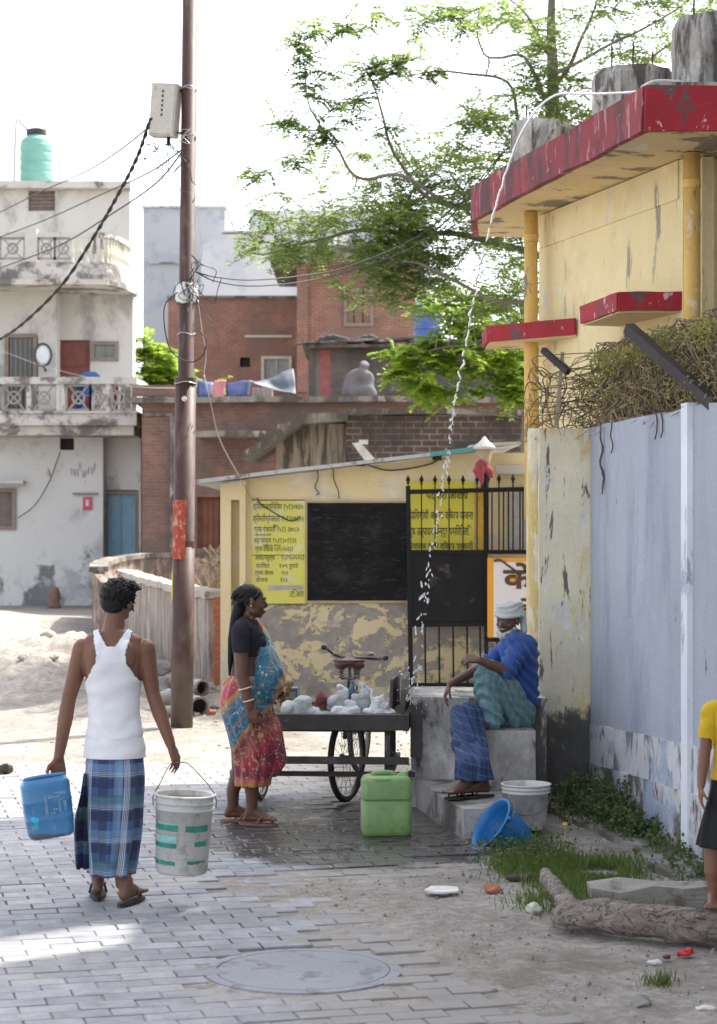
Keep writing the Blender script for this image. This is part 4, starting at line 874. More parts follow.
# poster
PO = thing('orange_poster', 'white poster with orange border and large brown Hindi letters on the gate', 'poster', (XX(510,21.6), 21.6, ZZ(640,21.6)))
pd = 21.6; bm = NB(); box(bm, XX(487.5,pd), XX(548,pd), pd, pd+.02, ZZ(637,pd), ZZ(558,pd)); pz = obj('border', bm, simple('poster_orange', (.72,.33,.02), .6, .08, 3), PO)
bm = NB(); box(bm, XX(493.5,pd), XX(548.2,pd), pd-.006, pd-.001, ZZ(637.2,pd), ZZ(562,pd)); obj('sheet', bm, simple('poster_white', (.68,.66,.68), .6, .06, 3), PO)
brn = simple('brown_letter', (.09,.045,.02), .7, .2, 9)
text(pz, "के", 503, 588, pd-.012, 22, brn, 30, 0, fat=.03); text(pz, "ड़े", 515, 619, pd-.012, 18, brn, 22, 0, fat=.03)
bm = NB(); tube(bm, smooth_path([W(494,561,pd-.012), W(500,560,pd-.012), W(510,567,pd-.012), W(519,573,pd-.012), W(525,573,pd-.012)]), .013, 6); obj('flourish', bm, brn, pz)
bm = NB(); extr(bm, [W(508,576,pd-.008), W(517,575,pd-.008), W(516,584,pd-.008), W(509,586,pd-.008)], (0,.003,0)); obj('colour_patch', bm, bpy.data.materials['poster_orange'], pz)
# gate
gm_ = simple('black_gate_paint', (.011,.011,.013), .45, .35, 6, col2=(.07,.06,.055), th=.62, metal=0, spec=.2)
GT = thing('iron_gate', 'black iron gate with spiked bars and solid middle sheet beside the blackboard', 'gate', (XX(470,21.7), 21.7, .15)); gd = 21.75
def gb(T, nm, pts, w=.03, h=.03, mat=gm_):
    b = NB()
    bar(b, W(*pts[0], gd), W(*pts[1], gd), w, h); return obj(nm, b, mat, T)
gb(GT, 'post', ((408,486),(411,686)), .05, .05); gb(GT, 'post', ((485.5,488),(486.5,700)), .045, .05); gb(GT, 'post', ((533,484),(533,700)), .05, .05)
gb(GT, 'top_rail', ((406,492),(532,489)), .045, .05); gb(GT, 'mid_rail', ((409,552),(532,552)), .045, .045); gb(GT, 'low_rail', ((410,625),(486,624)), .045, .045); gb(GT, 'bottom_rail', ((411,685),(486,685)), .045, .045); gb(GT, 'low_rail', ((487,640),(533,640)), .04, .04)
bm = NB(); box(bm, XX(411,gd), XX(484,gd), gd+.0, gd+.012, ZZ(623,gd), ZZ(554,gd)); pnl = obj('sheet', bm, gm_, GT)
bm = NB(); bar(bm, W(411,580,gd-.012), W(442,580,gd-.012), .012, .014); obj('latch_bar', bm, gm_, pnl)
def spike(px, y0_, y1_, thick=.016):
    b = NB(); p = W(px, y0_, gd+.02); q = W(px, y1_, gd+.02); tube(b, [q, p], thick*.5, 6)
    lathe(b, [(0,0),(.014,.01),(.011,.03),(.026,.055),(.012,.085),(0,.115)], 8, Matrix.Translation(p)); return obj('spiked_bar', b, gm_, GT)
for px in (408,421.5,435,449,463,477): spike(px, 485, 552)
for px in (488,499,513,529): spike(px, 484, 552, .018)
for px in (492, 503.5, 508.5, 520, 523): gb(GT, 'bar', ((px,491),(px,552)), .016, .016)
for px in (425,439,453,467,480): gb(GT, 'bar', ((px,625),(px+.5,685)), .02, .02)
for px in (497,508,519): gb(GT, 'bar', ((px,640),(px,690)), .018, .018)
bm = NB(); bx(bm, 508, 530, 488, 549, SD-.05, .02); 
obj('pale_sheet', bm, simple('grey_polythene', (.45,.44,.42), .4, .25, 12), None, label='pale grey sheet hanging behind the right leaf of the gate', cat='sheet')
# lamp with red cloth
LT = thing('gate_lamp', 'old pale gate lamp with a conical cap and red cloth tied round its base', 'lamp', (XX(484,21.9), 21.9, ZZ(486,21.9))); ld = 21.6; lc = (XX(484.5,ld), ld)
lz = lambda y: ZZ(y, ld); M = Matrix.Translation((lc[0], lc[1], 0))
bm = NB(); lathe(bm, [(0,lz(436)),(.02,lz(437.5)),(.035,lz(440)),(.11,lz(446)),(.125,lz(448.5)),(.10,lz(449.5)),(0,lz(449))], 20, M); obj('cap', bm, simple('lamp_cap_white', (.62,.58,.52), .5), LT, smooth=True)
bm = NB(); lathe(bm, [(0,lz(449)),(.09,lz(449.5)),(.06,lz(462)),(.055,lz(470)),(0,lz(470))], 16, M); obj('lamp_body', bm, simple('lamp_tan', (.45,.33,.2), .5), LT, smooth=True)
bm = NB(); tube(bm, [V((lc[0],lc[1],lz(489))), V((lc[0],lc[1],lz(469)))], .04, 12); obj('stem', bm, gm_, LT)
bm = NB(); rr2 = random.Random(4)
for k in range(16):
    a = rr2.uniform(0, 2*PI); r = rr2.uniform(.03,.10); p = V((lc[0]-.02+r*math.cos(a), lc[1]-abs(r*math.sin(a)), lz(rr2.uniform(462,473)))); cap(bm, p, p+V((rr2.uniform(-.03,.03), -.02, -rr2.uniform(.05,.13))), .035, .018)
obj('red_cloth', vox(bm, .012, 2), simple('faded_red_cloth', (.30,.055,.065), .9, .4, 18), LT, smooth=True)

# ================================================================ electricity pole
PD = 19.25; rust = weather('rusty_brown_pole_paint', (.060,.022,.018), [((.13,.085,.06), 3.5, .60, .06, (2,2,.35), None), ((.10,.075,.06), 1.6, .66, .08, (1,1,.5), (2, .0, 1.4, .22)), ((.02,.016,.016), 7, .68, .03, (1,1,.5), None)], var=.2, bump=.2, rough=.55)
PT = thing('electricity_pole', 'tall rusty brown steel electricity pole standing beside the road', 'pole', G(182.5, 728))
pf = lambda py: W(181.6+(190.2-181.6)*(728-py)/728., py, PD)
bm = NB(); tube(bm, [pf(740), pf(543)], .108, 28); obj('lower_tube', bm, rust, PT, smooth=True)
bm = NB(); tube(bm, [pf(545), pf(544), pf(382)], [.108,.101,.101], 28); obj('middle_tube', bm, rust, PT, smooth=True)
bm = NB(); tube(bm, [pf(384), pf(381), pf(-190)], [.102,.076,.072], 28); obj('upper_tube', bm, rust, PT, smooth=True)
for py in (381, 544): bm = NB(); tube(bm, [pf(py+3), pf(py-3)], .106 if py == 381 else .112, 28); obj('collar', bm, rust, PT)
def wrap(py0, py1, a0, a1, r, th, mat, nm, jg=0, T=PT):
    b = NB(); A, B = pf(py1), pf(py0); n_ = 14; ax = (B-A)
    rows = [[b.verts.new(A+ax*t_+V((math.sin(a)*r, -math.cos(a)*r, 0))+(noise.noise_vector(V((a*2, t_*4, 1)))*jg)) for a in np.linspace(a0, a1, n_)] for t_ in np.linspace(0, 1, 8)]
    for p, q in zip(rows, rows[1:]):
        for i in range(n_-1): b.faces.new((p[i], p[i+1], q[i+1], q[i]))
    bmesh.ops.recalc_face_normals(b, faces=b.faces); bmesh.ops.solidify(b, geom=b.faces[:], thickness=th); return obj(nm, b, mat, T, smooth=True)
def numm():
    n = NT('orange_red_stencil'); v = n.co()
    c = n.mix(n.ss(n.noise(n.map(v, (1,1,.5)), 22, 6, .8), .53, .56), (.36,.055,.03), (.48,.26,.18))
    return n.fin(c, .8)
wrap(500, 559, -1.15, .25, .1115, .002, numm(), 'painted_number_patch'); wrap(572, 601, -1.5, -1.05, .1115, .002, simple('yellow_paint_mark', (.55,.46,.03), .7), 'yellow_mark')
wrap(284, 303, -1.9, 2.2, .10, .006, simple('white_rag', (.68,.68,.68), .8, .15, 12), 'white_rag', .03)
for py, am in ((88,.0),(89.5,.0),(136,.01),(137,.01),(383,0),(334,.0)):
    b = NB(); tube(b, [pf(py)+V((math.cos(a)*.085 if py < 380 else math.cos(a)*.108, math.sin(a)*.085 if py < 380 else math.sin(a)*.108, .01*math.sin(3*a+py))) for a in np.linspace(0, 2*PI, 22)], .004, 5); obj('binding_wire', b, simple('binding_steel', (.5,.48,.46), .4, metal=.6) if 'binding_steel' not in bpy.data.materials else bpy.data.materials['binding_steel'], PT)
rb = random.Random(9); b = NB(); base = pf(137)
pts_ = [base+V((-.02+.09*rb.uniform(-1,1), -.1-.03*rb.random(), .1*rb.uniform(-1,1))) for k in range(12)]; tube(b, smooth_path(pts_, 5), .003, 5); obj('wire_knot', b, bpy.data.materials['binding_steel'], PT)
b = NB(); lathe(b, [(0,0),(.022,0),(.026,.02),(.015,.03),(.02,.045),(0,.05)], 12, Matrix.Translation(pf(400)+V((0,-.10,0))) @ Matrix.Rotation(R(75), 4, 'X')); obj('insulator', b, simple('insulator_white', (.6,.58,.5), .3), PT)
# meter box
MB_ = thing('junction_box', 'weathered off white metal junction box strapped near the top of the pole', 'junction box', W(166,138,PD-.05))
bxm = weather('dirty_box_enamel', (.55,.52,.46), [((.25,.2,.15), 8, .66, .03, (1,1,.5), None)], bump=.15, rough=.5)
M = Matrix.Translation(W(165.5,111,PD-.02)) @ Matrix.Rotation(R(-12), 4, 'Z') @ Matrix.Rotation(R(4), 4, 'Y')
bm = NB(); box(bm, -.125, .125, -.09, .09, -.25, .25, M); obj('box_body', bm, bxm, MB_, bev=.012)
bm = NB(); box(bm, -.112, .112, -.102, -.091, -.235, .235, M); dr_ = obj('door', bm, bxm, MB_, bev=.006)
for k in range(6): bm = NB(); box(bm, -.012, .004, -.106, -.101, .17-.045*k-.012, .17-.045*k+.01, M); obj('vent_slot', bm, dark, dr_)
bm = NB(); bar(bm, M @ V((.12,.02,.2)), pf(90)+V((.02,-.02,0)), .03, .02); obj('strap', bm, gm_, MB_); bm = NB(); bar(bm, M @ V((.12,.02,-.2)), pf(134)+V((0,0,0)), .03, .02); obj('strap', bm, gm_, MB_)
bm = NB(); tube(bm, [M @ V((.05,0,-.25)), M @ V((.05,0,-.33))], .018, 10); obj('cable_gland', bm, gm_, MB_)
wirem = bpy.data.materials['black_cable']
def wire(pts, r, lab, mat=wirem, nm='power_cable', g=None, n=8, cat='cable'):
    b = NB(); tube(b, smooth_path(pts, n), r, 6); return obj(nm, b, mat, None, smooth=True, label=lab, cat=cat, group=g)
b = NB(); P_ = smooth_path([W(151,118,PD-.1), W(137,158,PD), W(118,195,PD+.5), W(95,235,PD+1.2), W(62,285,PD+2), W(20,326,PD+3), W(-10,345,PD+4)], 16)
for ph in (0, PI): tube(b, [p+V((math.cos(i*.9+ph)*.011, 0, math.sin(i*.9+ph)*.008)) for i, p in enumerate(P_)], .0105, 6)
obj('twisted_cable', b, wirem, None, smooth=True, label='thick twisted black cable sagging from the junction box towards the lower left', cat='cable')
wire([W(150,126,PD-.05), W(120,150,PD+2), W(85,172,PD+5), W(40,192,PD+10), W(0,212,PD+14), W(-40,228,PD+18)], .008, 'highest thin wire from the junction box to the upper left')
wire([W(184,148,PD-.05), W(150,172,PD+3), W(100,195,PD+8), W(40,222,PD+14), W(-30,248,PD+18)], .009, 'middle thin wire running left past the upper balcony')
wire([W(184,150,PD-.05), W(155,184,PD+2), W(110,215,PD+6), W(60,245,PD+10), W(0,268,PD+14), W(-30,278,PD+16)], .010, 'lowest thin wire crossing the upper balcony')
wire([W(196,272,PD-.08), W(215,277,PD), W(250,280,PD+1), W(300,276,PD+2), W(350,266,PD+2.5), W(420,235,PD+3), W(470,190,PD+3), W(503,152,PD+3)], .007, 'upper thin cable from the pole across the tree to the yellow roof')
wire([W(196,272,PD-.08), W(215,281,PD), W(250,286,PD+1), W(300,282,PD+2), W(350,271,PD+2.5), W(420,243,PD+3), W(470,195,PD+3), W(505,151,PD+3)], .007, 'lower thin cable from the pole across the tree to the yellow roof')
wire([W(160,232,46), W(120,270,45.7), W(70,345,45.2), W(58,360,45)], .012, 'faint dark wire across the white house corner') if False else None
wire([W(0,350,45), W(40,365,44), W(90,378,42), W(130,386,38), W(175,388,PD+3), W(196,384,PD)], .006, 'pale wire stretched from the white house to the pole', bpy.data.materials['binding_steel'])
wire([W(60,452,46.9), W(50,480,46.85), W(35,505,46.85), W(18,518,46.85)], .012, 'thin cable drooping down the white house wall')
wire([W(178,292,PD-.12), W(165,305,PD-.15), W(165,330,PD-.15), W(172,352,PD-.15), W(190,362,PD-.15), W(203,355,PD-.15), W(206,340,PD-.15), W(199,330,PD-.12)], .006, 'loose loop of black wire hanging round the pole below the white rag')
wire([W(198,300,PD-.1), W(202,330,PD-.1), W(206,352,PD-.1), W(204,375,PD-.1)], .004, 'short thin wire hanging beside the pole from the white rag', bpy.data.materials['binding_steel'])
wire([W(204,375,PD-.1), W(210,400,PD), W(220,440,PD+1), W(240,478,PD+2.2), W(252,498,SD-.05), W(257,499,SD-.05)], .006, 'thin wire falling from the pole to the yellow shed', bpy.data.materials['binding_steel'])
wire([W(197,200,PD-.1), W(200,230,PD-.1), W(202,255,PD-.1), W(197,272,PD-.1)], .004, 'fine wire hanging down the right side of the pole', bpy.data.materials['binding_steel'])
rb = random.Random(3)
b = NB()
for k in range(9):
    x0_, y0_ = 160+rb.uniform(-6,12), 140+rb.uniform(-2,6); p = [W(x0_, y0_, PD-.1)]
    for j in range(5): x0_ += rb.uniform(-9,11); y0_ += rb.uniform(-2,16); p.append(W(x0_, y0_, PD-.1-rb.random()*.1))
    tube(b, smooth_path(p, 5), .0045, 5)
p_ = obj('wire_tangle', b, wirem, None, smooth=True, label='tangle of loose wires dangling under the junction box', cat='wires'); p_['kind'] = 'stuff'
b = NB()
for k in range(14):
    x0_, y0_ = 197+rb.uniform(-14,5), 285+rb.uniform(-12,14); p = [W(x0_, y0_, PD-.14)]
    for j in range(4): x0_ += rb.uniform(-9,12); y0_ += rb.uniform(-14,16); p.append(W(min(x0_,222), y0_, PD-.12-rb.random()*.1))
    tube(b, smooth_path(p, 5), .004, 5)
p_ = obj('wire_tangle', b, wirem, None, smooth=True, label='tangle of fine wires round the white rag on the pole', cat='wires'); p_['kind'] = 'stuff'
# ================================================================ containers
def plastic(name, col, rough=.35, dirt=(.25,.22,.18), th=.62, tr=0, var=.08, **k):
    n = NT(name); v = n.co()
    c = n.ramp(n.noise(v, 4, 5, .6), [(.3, mulc(col, 1-var)), (.7, mulc(col, 1+var))])
    c = n.mix(n.math('MULTIPLY', n.ss(n.noise(v, 11, 8, .75), th-.08, th+.08), .6), c, dirt)
    c = n.mix(n.math('MULTIPLY', n.ss(n.noise(n.map(v, (30, 30, 3)), 3, 4, .7), .6, .7), .25), c, mulc(dirt, 1.6))
    return n.fin(c, n.ramp(n.noise(v, 9, 4), [(.3, (rough,)*3), (.7, (rough+.2,)*3)]), n.bump(n.noise(v, 30, 5, .7), .12, .004), **k)
whp = plastic('dirty_white_plastic', (.58,.57,.54), .4, th=.56); wirems = simple('handle_wire', (.18,.17,.16), .4, metal=.7)
grnlab = simple('green_print', (.03,.22,.16), .6, .4, 20, 0, col2=(.4,.45,.42), th=.60)
grnlab2 = simple('pale_green_print', (.22,.48,.42), .6, .3, 20, 0, col2=(.5,.5,.48), th=.58)
def bucket(T, M, r0, r1, h, mat, ribs=True, seg=44, fill=None):
    b = NB()
    pr = [(0,0),(r0-.01,0),(r0,.012),(r0+(r1-r0)*.78, h*.80)]
    if ribs: pr += [(r1+.002, h*.80),(r1+.006,h*.81),(r1+.006,h*.825),(r1-.002,h*.83),(r1-.001,h*.885),(r1+.009,h*.89),(r1+.009,h*.905),(r1,h*.91),(r1+.0,h*.965),(r1+.012,h*.975),(r1+.012,h*.995),(r1+.004,h)]
    else: pr += [(r1-.004,h*.95),(r1+.008,h*.955),(r1+.012,h*.985),(r1+.008,h),(r1+.002,h)]
    pr += [(r1-.008,h*.99),(r1-.012,h*.8),(r0-.006,.012),(0,.012)]
    lathe(b, pr, seg, M); return obj('bucket_body', b, mat, T, smooth=False)
# white bucket carried by the man
bw = W(181.5, 872, 10.32); hb = (872-793)/F*10.32; BK = thing('paint_bucket', 'white paint bucket with green printed bands carried in the right hand of the man', 'bucket', bw)
M = Matrix.Translation(bw) @ Matrix.Rotation(R(2.5), 4, 'Y'); r1 = 29/F*10.32; r0 = 26/F*10.32
bb = bucket(BK, M, r0, r1, hb, whp); bb.data.shade_smooth(); 
for p in bb.data.polygons: p.use_smooth = True
def band(T, M, z0, z1, a0, a1, h, mat, nm='print', jag_=.002):
    b = NB(); n_ = 20; rr = lambda z: r0+(r1-r0)*.78*(z/(h*.80))+.0015; rows = []
    for z in np.linspace(z0, z1, 3): rows.append([b.verts.new(M @ V((rr(z)*math.cos(a), rr(z)*math.sin(a), z+jag_*rnd.uniform(-1,1)))) for a in np.linspace(a0, a1, n_)])
    for p, q in zip(rows, rows[1:]):
        for i in range(n_-1): b.faces.new((p[i], p[i+1], q[i+1], q[i]))
    return obj(nm, b, mat, T, smooth=True)
for z0, z1, a0, a1, m_ in ((.56,.635,-2.95,-1.68,grnlab),(.555,.63,-1.42,-.45,grnlab),(.64,.665,-2.6,-1.7,grnlab2),(.41,.50,-2.95,-1.72,grnlab2),(.345,.405,-2.95,-1.72,grnlab),(.37,.43,-1.05,-.45,grnlab),(.13,.18,-2.9,-1.75,grnlab),(.15,.19,-1.3,-.5,grnlab)):
    band(bb, M, z0*hb, z1*hb, a0, a1, hb, m_)
n = NT('murky_water'); mw = n.fin((.20,.15,.09), .08, n.bump(n.noise(n.co(), 14), .1, .01), spec=.7)
b = NB(); lathe(b, [(0,hb*.93),(r1-.016,hb*.93)], 36, M); obj('water', b, mw, BK)
hand_r = V((XX(180,10.35), 10.33, ZZ(762,10.35)))
b = NB(); L_, R_ = M @ V((-r1-.012,0,hb*.90)), M @ V((r1+.012,0,hb*.90))
tube(b, smooth_path([L_+V((0,0,-.03)), L_+V((0,0,.02)), L_+V((.035,0,.085)), hand_r+V((-.05,0,-.012)), hand_r+V((0,0,.0)), hand_r+V((.05,0,-.012)), R_+V((-.035,0,.085)), R_+V((0,0,.02)), R_+V((0,0,-.03))], 6), .0028, 7); obj('wire_handle', b, wirems, BK, smooth=True)
# standing white bucket
p0 = V((XX(526,12.75), 12.75, .035)); T = thing('white_bucket', 'dirty white plastic bucket standing at the foot of the cream pillar', 'bucket', p0)
hs = 45/F*12.75; rs1 = 23.5/F*12.75; rs0 = 20/F*12.75; M = Matrix.Translation(p0)
o = bucket(T, M, rs0, rs1, hs, whp, seg=48); o.data.shade_smooth()
b = NB(); tube(b, smooth_path([M @ V((rs1*1.05*math.cos(a), rs1*1.05*math.sin(a)-.012, hs*.86-.14*math.sin(-a))) for a in np.linspace(-PI+.15, -.15, 12)], 3), .004, 7); obj('wire_handle', b, wirems, T, smooth=True)
# leaning blue bucket
mbl = plastic('blue_bucket_plastic', (.015,.16,.42), .3, th=.72); T = thing('blue_bucket', 'blue plastic bucket lying tilted on its side beside the white bucket', 'bucket', (XX(505,12.35), 12.35, 0))
ax = W(487,820,12.32)-W(522,845,12.40)
cb = W(520,844,12.40)+V((0,0,-.0)); 
Q = ax.normalized().to_track_quat('Z', 'Y').to_matrix().to_4x4(); M = Matrix.Translation(cb) @ Q
hl = .245; o = bucket(T, M, .115, .168, hl, mbl, ribs=False, seg=48); o.data.shade_smooth()
b = NB(); tube(b, smooth_path([M @ V((.180*math.cos(a), .180*math.sin(a), hl*.93-.03*abs(math.sin(a)))) for a in np.linspace(.4, 3.5, 12)], 3), .004, 7); obj('wire_handle', b, wirems, T, smooth=True)
for a in (.4, 3.5): b = NB(); ell(b, M @ V((.178*math.cos(a), .178*math.sin(a), hl*.93)), (.014,.014,.014)); obj('lug', b, mbl, T, smooth=True)
# jerrycans
def rrect(w, d, r, n=6):
    out = []
    for cx_, cy_, a0 in ((w/2-r,d/2-r,0),(-w/2+r,d/2-r,PI/2),(-w/2+r,-d/2+r,PI),(w/2-r,-d/2+r,1.5*PI)):
        for k in range(n+1): a = a0+PI/2*k/n; out.append((cx_+r*math.cos(a), cy_+r*math.sin(a)))
    return out
def rloft(b, M, secs, cap0=True, cap1=True):
    rows = []
    for z, w, d, r in secs: rows.append([b.verts.new(M @ V((x, y, z))) for x, y in rrect(w, d, r)])
    for p, q in zip(rows, rows[1:]):
        m = len(p)
        for i in range(m): b.faces.new((p[i], p[(i+1)%m], q[(i+1)%m], q[i]))
    if cap0: b.faces.new(rows[0][::-1])
    if cap1: b.faces.new(rows[-1])
    bmesh.ops.recalc_face_normals(b, faces=b.faces)
gp_ = G(386, 834); gd_ = gp_.y
T = thing('green_jerrycan', 'light green plastic jerrycan standing on the wet paving beside the cart', 'jerrycan', gp_, R(4))
grn = plastic('green_can_plastic', (.19,.33,.11), .35, th=.56, var=.15, dirt=(.14,.20,.09)); Wj = 49/F*gd_; Hj = 60/F*gd_; Mj = WM[T]
b = NB(); secs = [(0,Wj-.03,.22,.03),(.012,Wj-.006,.24,.04),(.03,Wj,.25,.045),(Hj*.56,Wj,.25,.045),(Hj*.575,Wj-.012,.238,.04),(Hj*.60,Wj-.012,.238,.04),(Hj*.615,Wj+.003,.253,.045),(Hj*.63,Wj+.003,.253,.045),(Hj*.90,Wj-.002,.25,.045),(Hj*.965,Wj-.03,.22,.045),(Hj*.985,Wj-.07,.18,.04)]
rloft(b, Mj, secs); obj('can_body', b, grn, T, smooth=True)
b = NB(); 
for s_ in (-1,): 
    pts = [Mj @ V((x, 0, z)) for x, z in ((-.085,Hj*.975),(-.08,Hj*1.0),(-.04,Hj*1.02),(.02,Hj*1.02),(.05,Hj*1.0),(.055,Hj*.975))]; tube(b, smooth_path(pts, 5), .017, 12)
obj('handle', b, grn, T, smooth=True)
b = NB(); lathe(b, [(0,0),(.028,0),(.028,.022),(.02,.03),(0,.03)], 20, Mj @ Matrix.Translation((.115,0,Hj*.975))); obj('cap', b, plastic('cap_pale_green', (.28,.42,.22), .4), T)
b = NB(); rloft(b, Mj, [(Hj*.86,.10,.005,.002),(Hj*.95,.10,.005,.002)]); bmesh.ops.translate(b, vec=(-.02,-.122,0), verts=b.verts[:]); obj('moulded_panel', b, grn, T)
# blue cut-open jerrycan in the left hand
Mb = Matrix.Translation(W(51.5, 836.5, 10.25)) @ Matrix.Rotation(R(-7.5), 4, 'Y') @ Matrix.Rotation(R(14), 4, 'Z')
T = thing('blue_jerrycan', 'blue plastic jerrycan with a cut open top carried in the left hand of the man', 'jerrycan', W(51.5, 838, 10.25)); k_ = 10.25/F
def bluecan():
    n = NT('blue_can_plastic'); v = n.co(); z = n.sep(v)[2]
    c = n.ramp(n.noise(v, 5, 5, .6), [(.3, (.035,.17,.36)), (.7, (.06,.24,.46))])
    c = n.mix(n.ss(n.math('ADD', z, n.math('MULTIPLY', n.noise(v, 9), .03)), .055, .045), c, (.10,.12,.15))
    c = n.mix(n.math('MULTIPLY', n.ss(n.noise(v, 16, 8, .75), .58, .66), .5), c, (.35,.42,.5))
    c = n.mix(n.ss(n.noise(n.map(v, loc=(.35,0,.2)), 6, 2), .62, .66), c, (.02,.45,.66))
    return n.fin(c, .32, n.bump(n.noise(v, 30, 5, .7), .1, .004), Transmission_Weight=.0)
bcm = bluecan(); Wc, Hc = 47*k_, 60*k_
b = NB(); secs = [(0,Wc-.05,.13,.03),(.015,Wc-.015,.165,.04),(.03,Wc-.01,.17,.04),(Hc*.30,Wc,.175,.04),(Hc*.31,Wc+.006,.18,.04),(Hc*.34,Wc,.175,.04),(Hc*.60,Wc+.004,.178,.04),(Hc*.61,Wc+.01,.184,.04),(Hc*.64,Wc+.004,.178,.04),(Hc*.85,Wc+.006,.18,.045),(Hc*.90,Wc+.004,.176,.045),(Hc*1.0,Wc-.028,.15,.04),(Hc*.985,Wc-.036,.142,.036),(Hc*.84,Wc-.008,.166,.04),(.03,Wc-.02,.16,.04)]
rloft(b, Mb, secs); bco = obj('can_body', b, bcm, T, smooth=True)
b = NB(); tube(b, smooth_path([Mb @ V((x, 0, z)) for x, z in ((-.10,Hc*.99),(-.07,Hc*1.0),(.0,Hc*1.005),(.09,Hc*.995),(.103,Hc*.985))], 5), .013, 10); obj('handle', b, bcm, T, smooth=True)
b = NB()
whs_ = simple('worn_white_print', (.13,.27,.42), .6, .3, 40, 0)
for x0_, x1_, z_, h_ in ((-.0,.06,.66,.02),(.03,.095,.70,.018),(-.02,-.006,.40,.10),(.02,.045,.46,.012),(.05,.06,.42,.07),(.075,.09,.44,.05),(.005,.03,.40,.014)): box(b, x0_, x1_, -.0935, -.0925, z_*Hc, z_*Hc+h_, Mb)
pr2 = obj('worn_print', b, whs_, bco)

# ================================================================ cart
cw = simple('dark_cart_wood', (.055,.048,.042), .7, .35, 7, .3, col2=(.13,.12,.11), th=.62, bs=30); ciron = simple('cart_iron', (.035,.032,.03), .5, .3, 12, metal=.3)
CO = V((-.245, 14.15, 0)); CT = thing('tricycle_cart', 'dark wooden tricycle cart loaded with bags standing behind the woman', 'cart', CO, R(-4)); MC = WM[CT]
def cb_(nm, x0, x1, y0, y1, z0, z1, mat=cw, parent=CT, bev=.004, **k):
    b = NB(); box(b, x0, x1, y0, y1, z0, z1, MC); return obj(nm, b, mat, parent, bev=bev, bseg=1, **k)
zt_ = .655
for k in range(6): cb_('deck_plank', -.56, .56, -.40+k*.145, -.405+(k+1)*.145, zt_-.03, zt_-.001*k)
cb_('edge_beam', -.58, .585, -.445, -.405, zt_-.095, zt_+.012); cb_('edge_beam', -.58, .585, .47, .51, zt_-.11, zt_+.015); cb_('side_beam', -.61, -.58, -.44, .5, zt_-.1, zt_+.012); cb_('side_beam', .585, .62, -.44, .5, zt_-.1, zt_+.012)
b = NB(); extr(b, [MC @ V(p) for p in ((.56,-.36,zt_+.012),(.56,.42,zt_+.012),(.56,.42,zt_+.24),(.56,-.20,zt_+.24),(.56,-.32,zt_+.17))], MC.to_3x3() @ V((.03,0,0))); obj('side_board', b, cw, CT)
b = NB(); extr(b, [MC @ V(p) for p in ((.47,-.1,zt_+.012),(.50,.45,zt_+.012),(.50,.45,zt_+.23),(.47,.0,zt_+.22))], MC.to_3x3() @ V((.02,0,0))); obj('side_board', b, cw, CT)
for x in (-.50, .47):
    cb_('post', x-.02, x+.02, -.37, -.33, .20, zt_-.03); cb_('post', x-.02, x+.02, .36, .40, .20, zt_-.03)
cb_('lower_rail', -.60, .62, -.43, -.40, .325, .375, cw); cb_('lower_rail', -.62, .66, -.385, -.355, .235, .268, ciron); cb_('side_rail', .48, .52, -.4, .45, .27, .31, ciron)
cb_('support_leg', -.585, -.555, -.44, -.41, -.0, zt_-.1, cw); cb_('axle_block', -.5, .5, .02, .08, .50, .55, ciron); cb_('side_box', .625, .70, -.30, .25, .36, .74, cw)
def wheel(T, c, r, yaw, tread=.022, tilt=0):
    M = Matrix.Translation(c) @ Matrix.Rotation(yaw, 4, 'Z') @ Matrix.Rotation(R(90), 4, 'Y')
    b = NB(); lathe(b, [(r-.034,-.012),(r-.03,-.02),(r-.014,-tread),(r,-.010),(r+.002,0),(r,.010),(r-.014,tread),(r-.03,.02),(r-.034,.012)], 56, M, closed=True); w_ = obj('wheel', b, simple('old_tyre', (.03,.028,.026), .85, .3, 20) if 'old_tyre' not in bpy.data.materials else bpy.data.materials['old_tyre'], T, smooth=True)
    b = NB(); lathe(b, [(r-.050,-.012),(r-.036,-.015),(r-.034,0),(r-.036,.015),(r-.050,.012),(r-.046,0)], 56, M, closed=True); obj('rim', b, wirems, w_, smooth=True)
    b = NB(); lathe(b, [(0,-.05),(.022,-.05),(.022,-.03),(.014,-.028),(.014,.028),(.022,.03),(.022,.05),(0,.05)], 16, M); obj('hub', b, wirems, w_)
    b = NB()
    for k in range(32):
        a = 2*PI*k/32; s_ = 1 if k % 2 else -1; a2 = a+(.5 if (k//2) % 2 else -.5)
        tube(b, [M @ V((.02*math.cos(a2), .02*math.sin(a2), s_*.03)), M @ V(((r-.045)*math.cos(a), (r-.045)*math.sin(a), 0))], .0016, 4)
    q = obj('spokes', b, wirems, w_); q['kind'] = 'stuff'
    return w_
wheel(CT, MC @ V((.16,.05,.318)), .318, R(-22)); wheel(CT, MC @ V((-.46,.10,.318)), .318, R(-8)); wheel(CT, MC @ V((.13,1.75,.318)), .318, R(-14))
P = lambda x, y, z: MC @ V((x, y, z))
b = NB(); 
tube(b, smooth_path([P(.09,.3,.50), P(.13,.75,.62), P(.135,1.25,.80)], 4), .018, 10); tube(b, [P(.11,.5,.40), P(.13,.72,.85)], .017, 10); tube(b, [P(.135,1.22,.88), P(.13,1.38,.60), P(.13,1.72,.33)], .016, 10); tube(b, [P(.14,1.25,.74), P(.13,.70,.80)], .016, 10)
obj('bicycle_frame', b, ciron, CT, smooth=True)
b = NB(); tube(b, [P(.13,.70,.66), P(.13,.69,.92)], .015, 10); tube(b, [P(.07,.64,.83), P(.19,.64,.83)], .010, 8); obj('seat_post', b, wirems, CT)
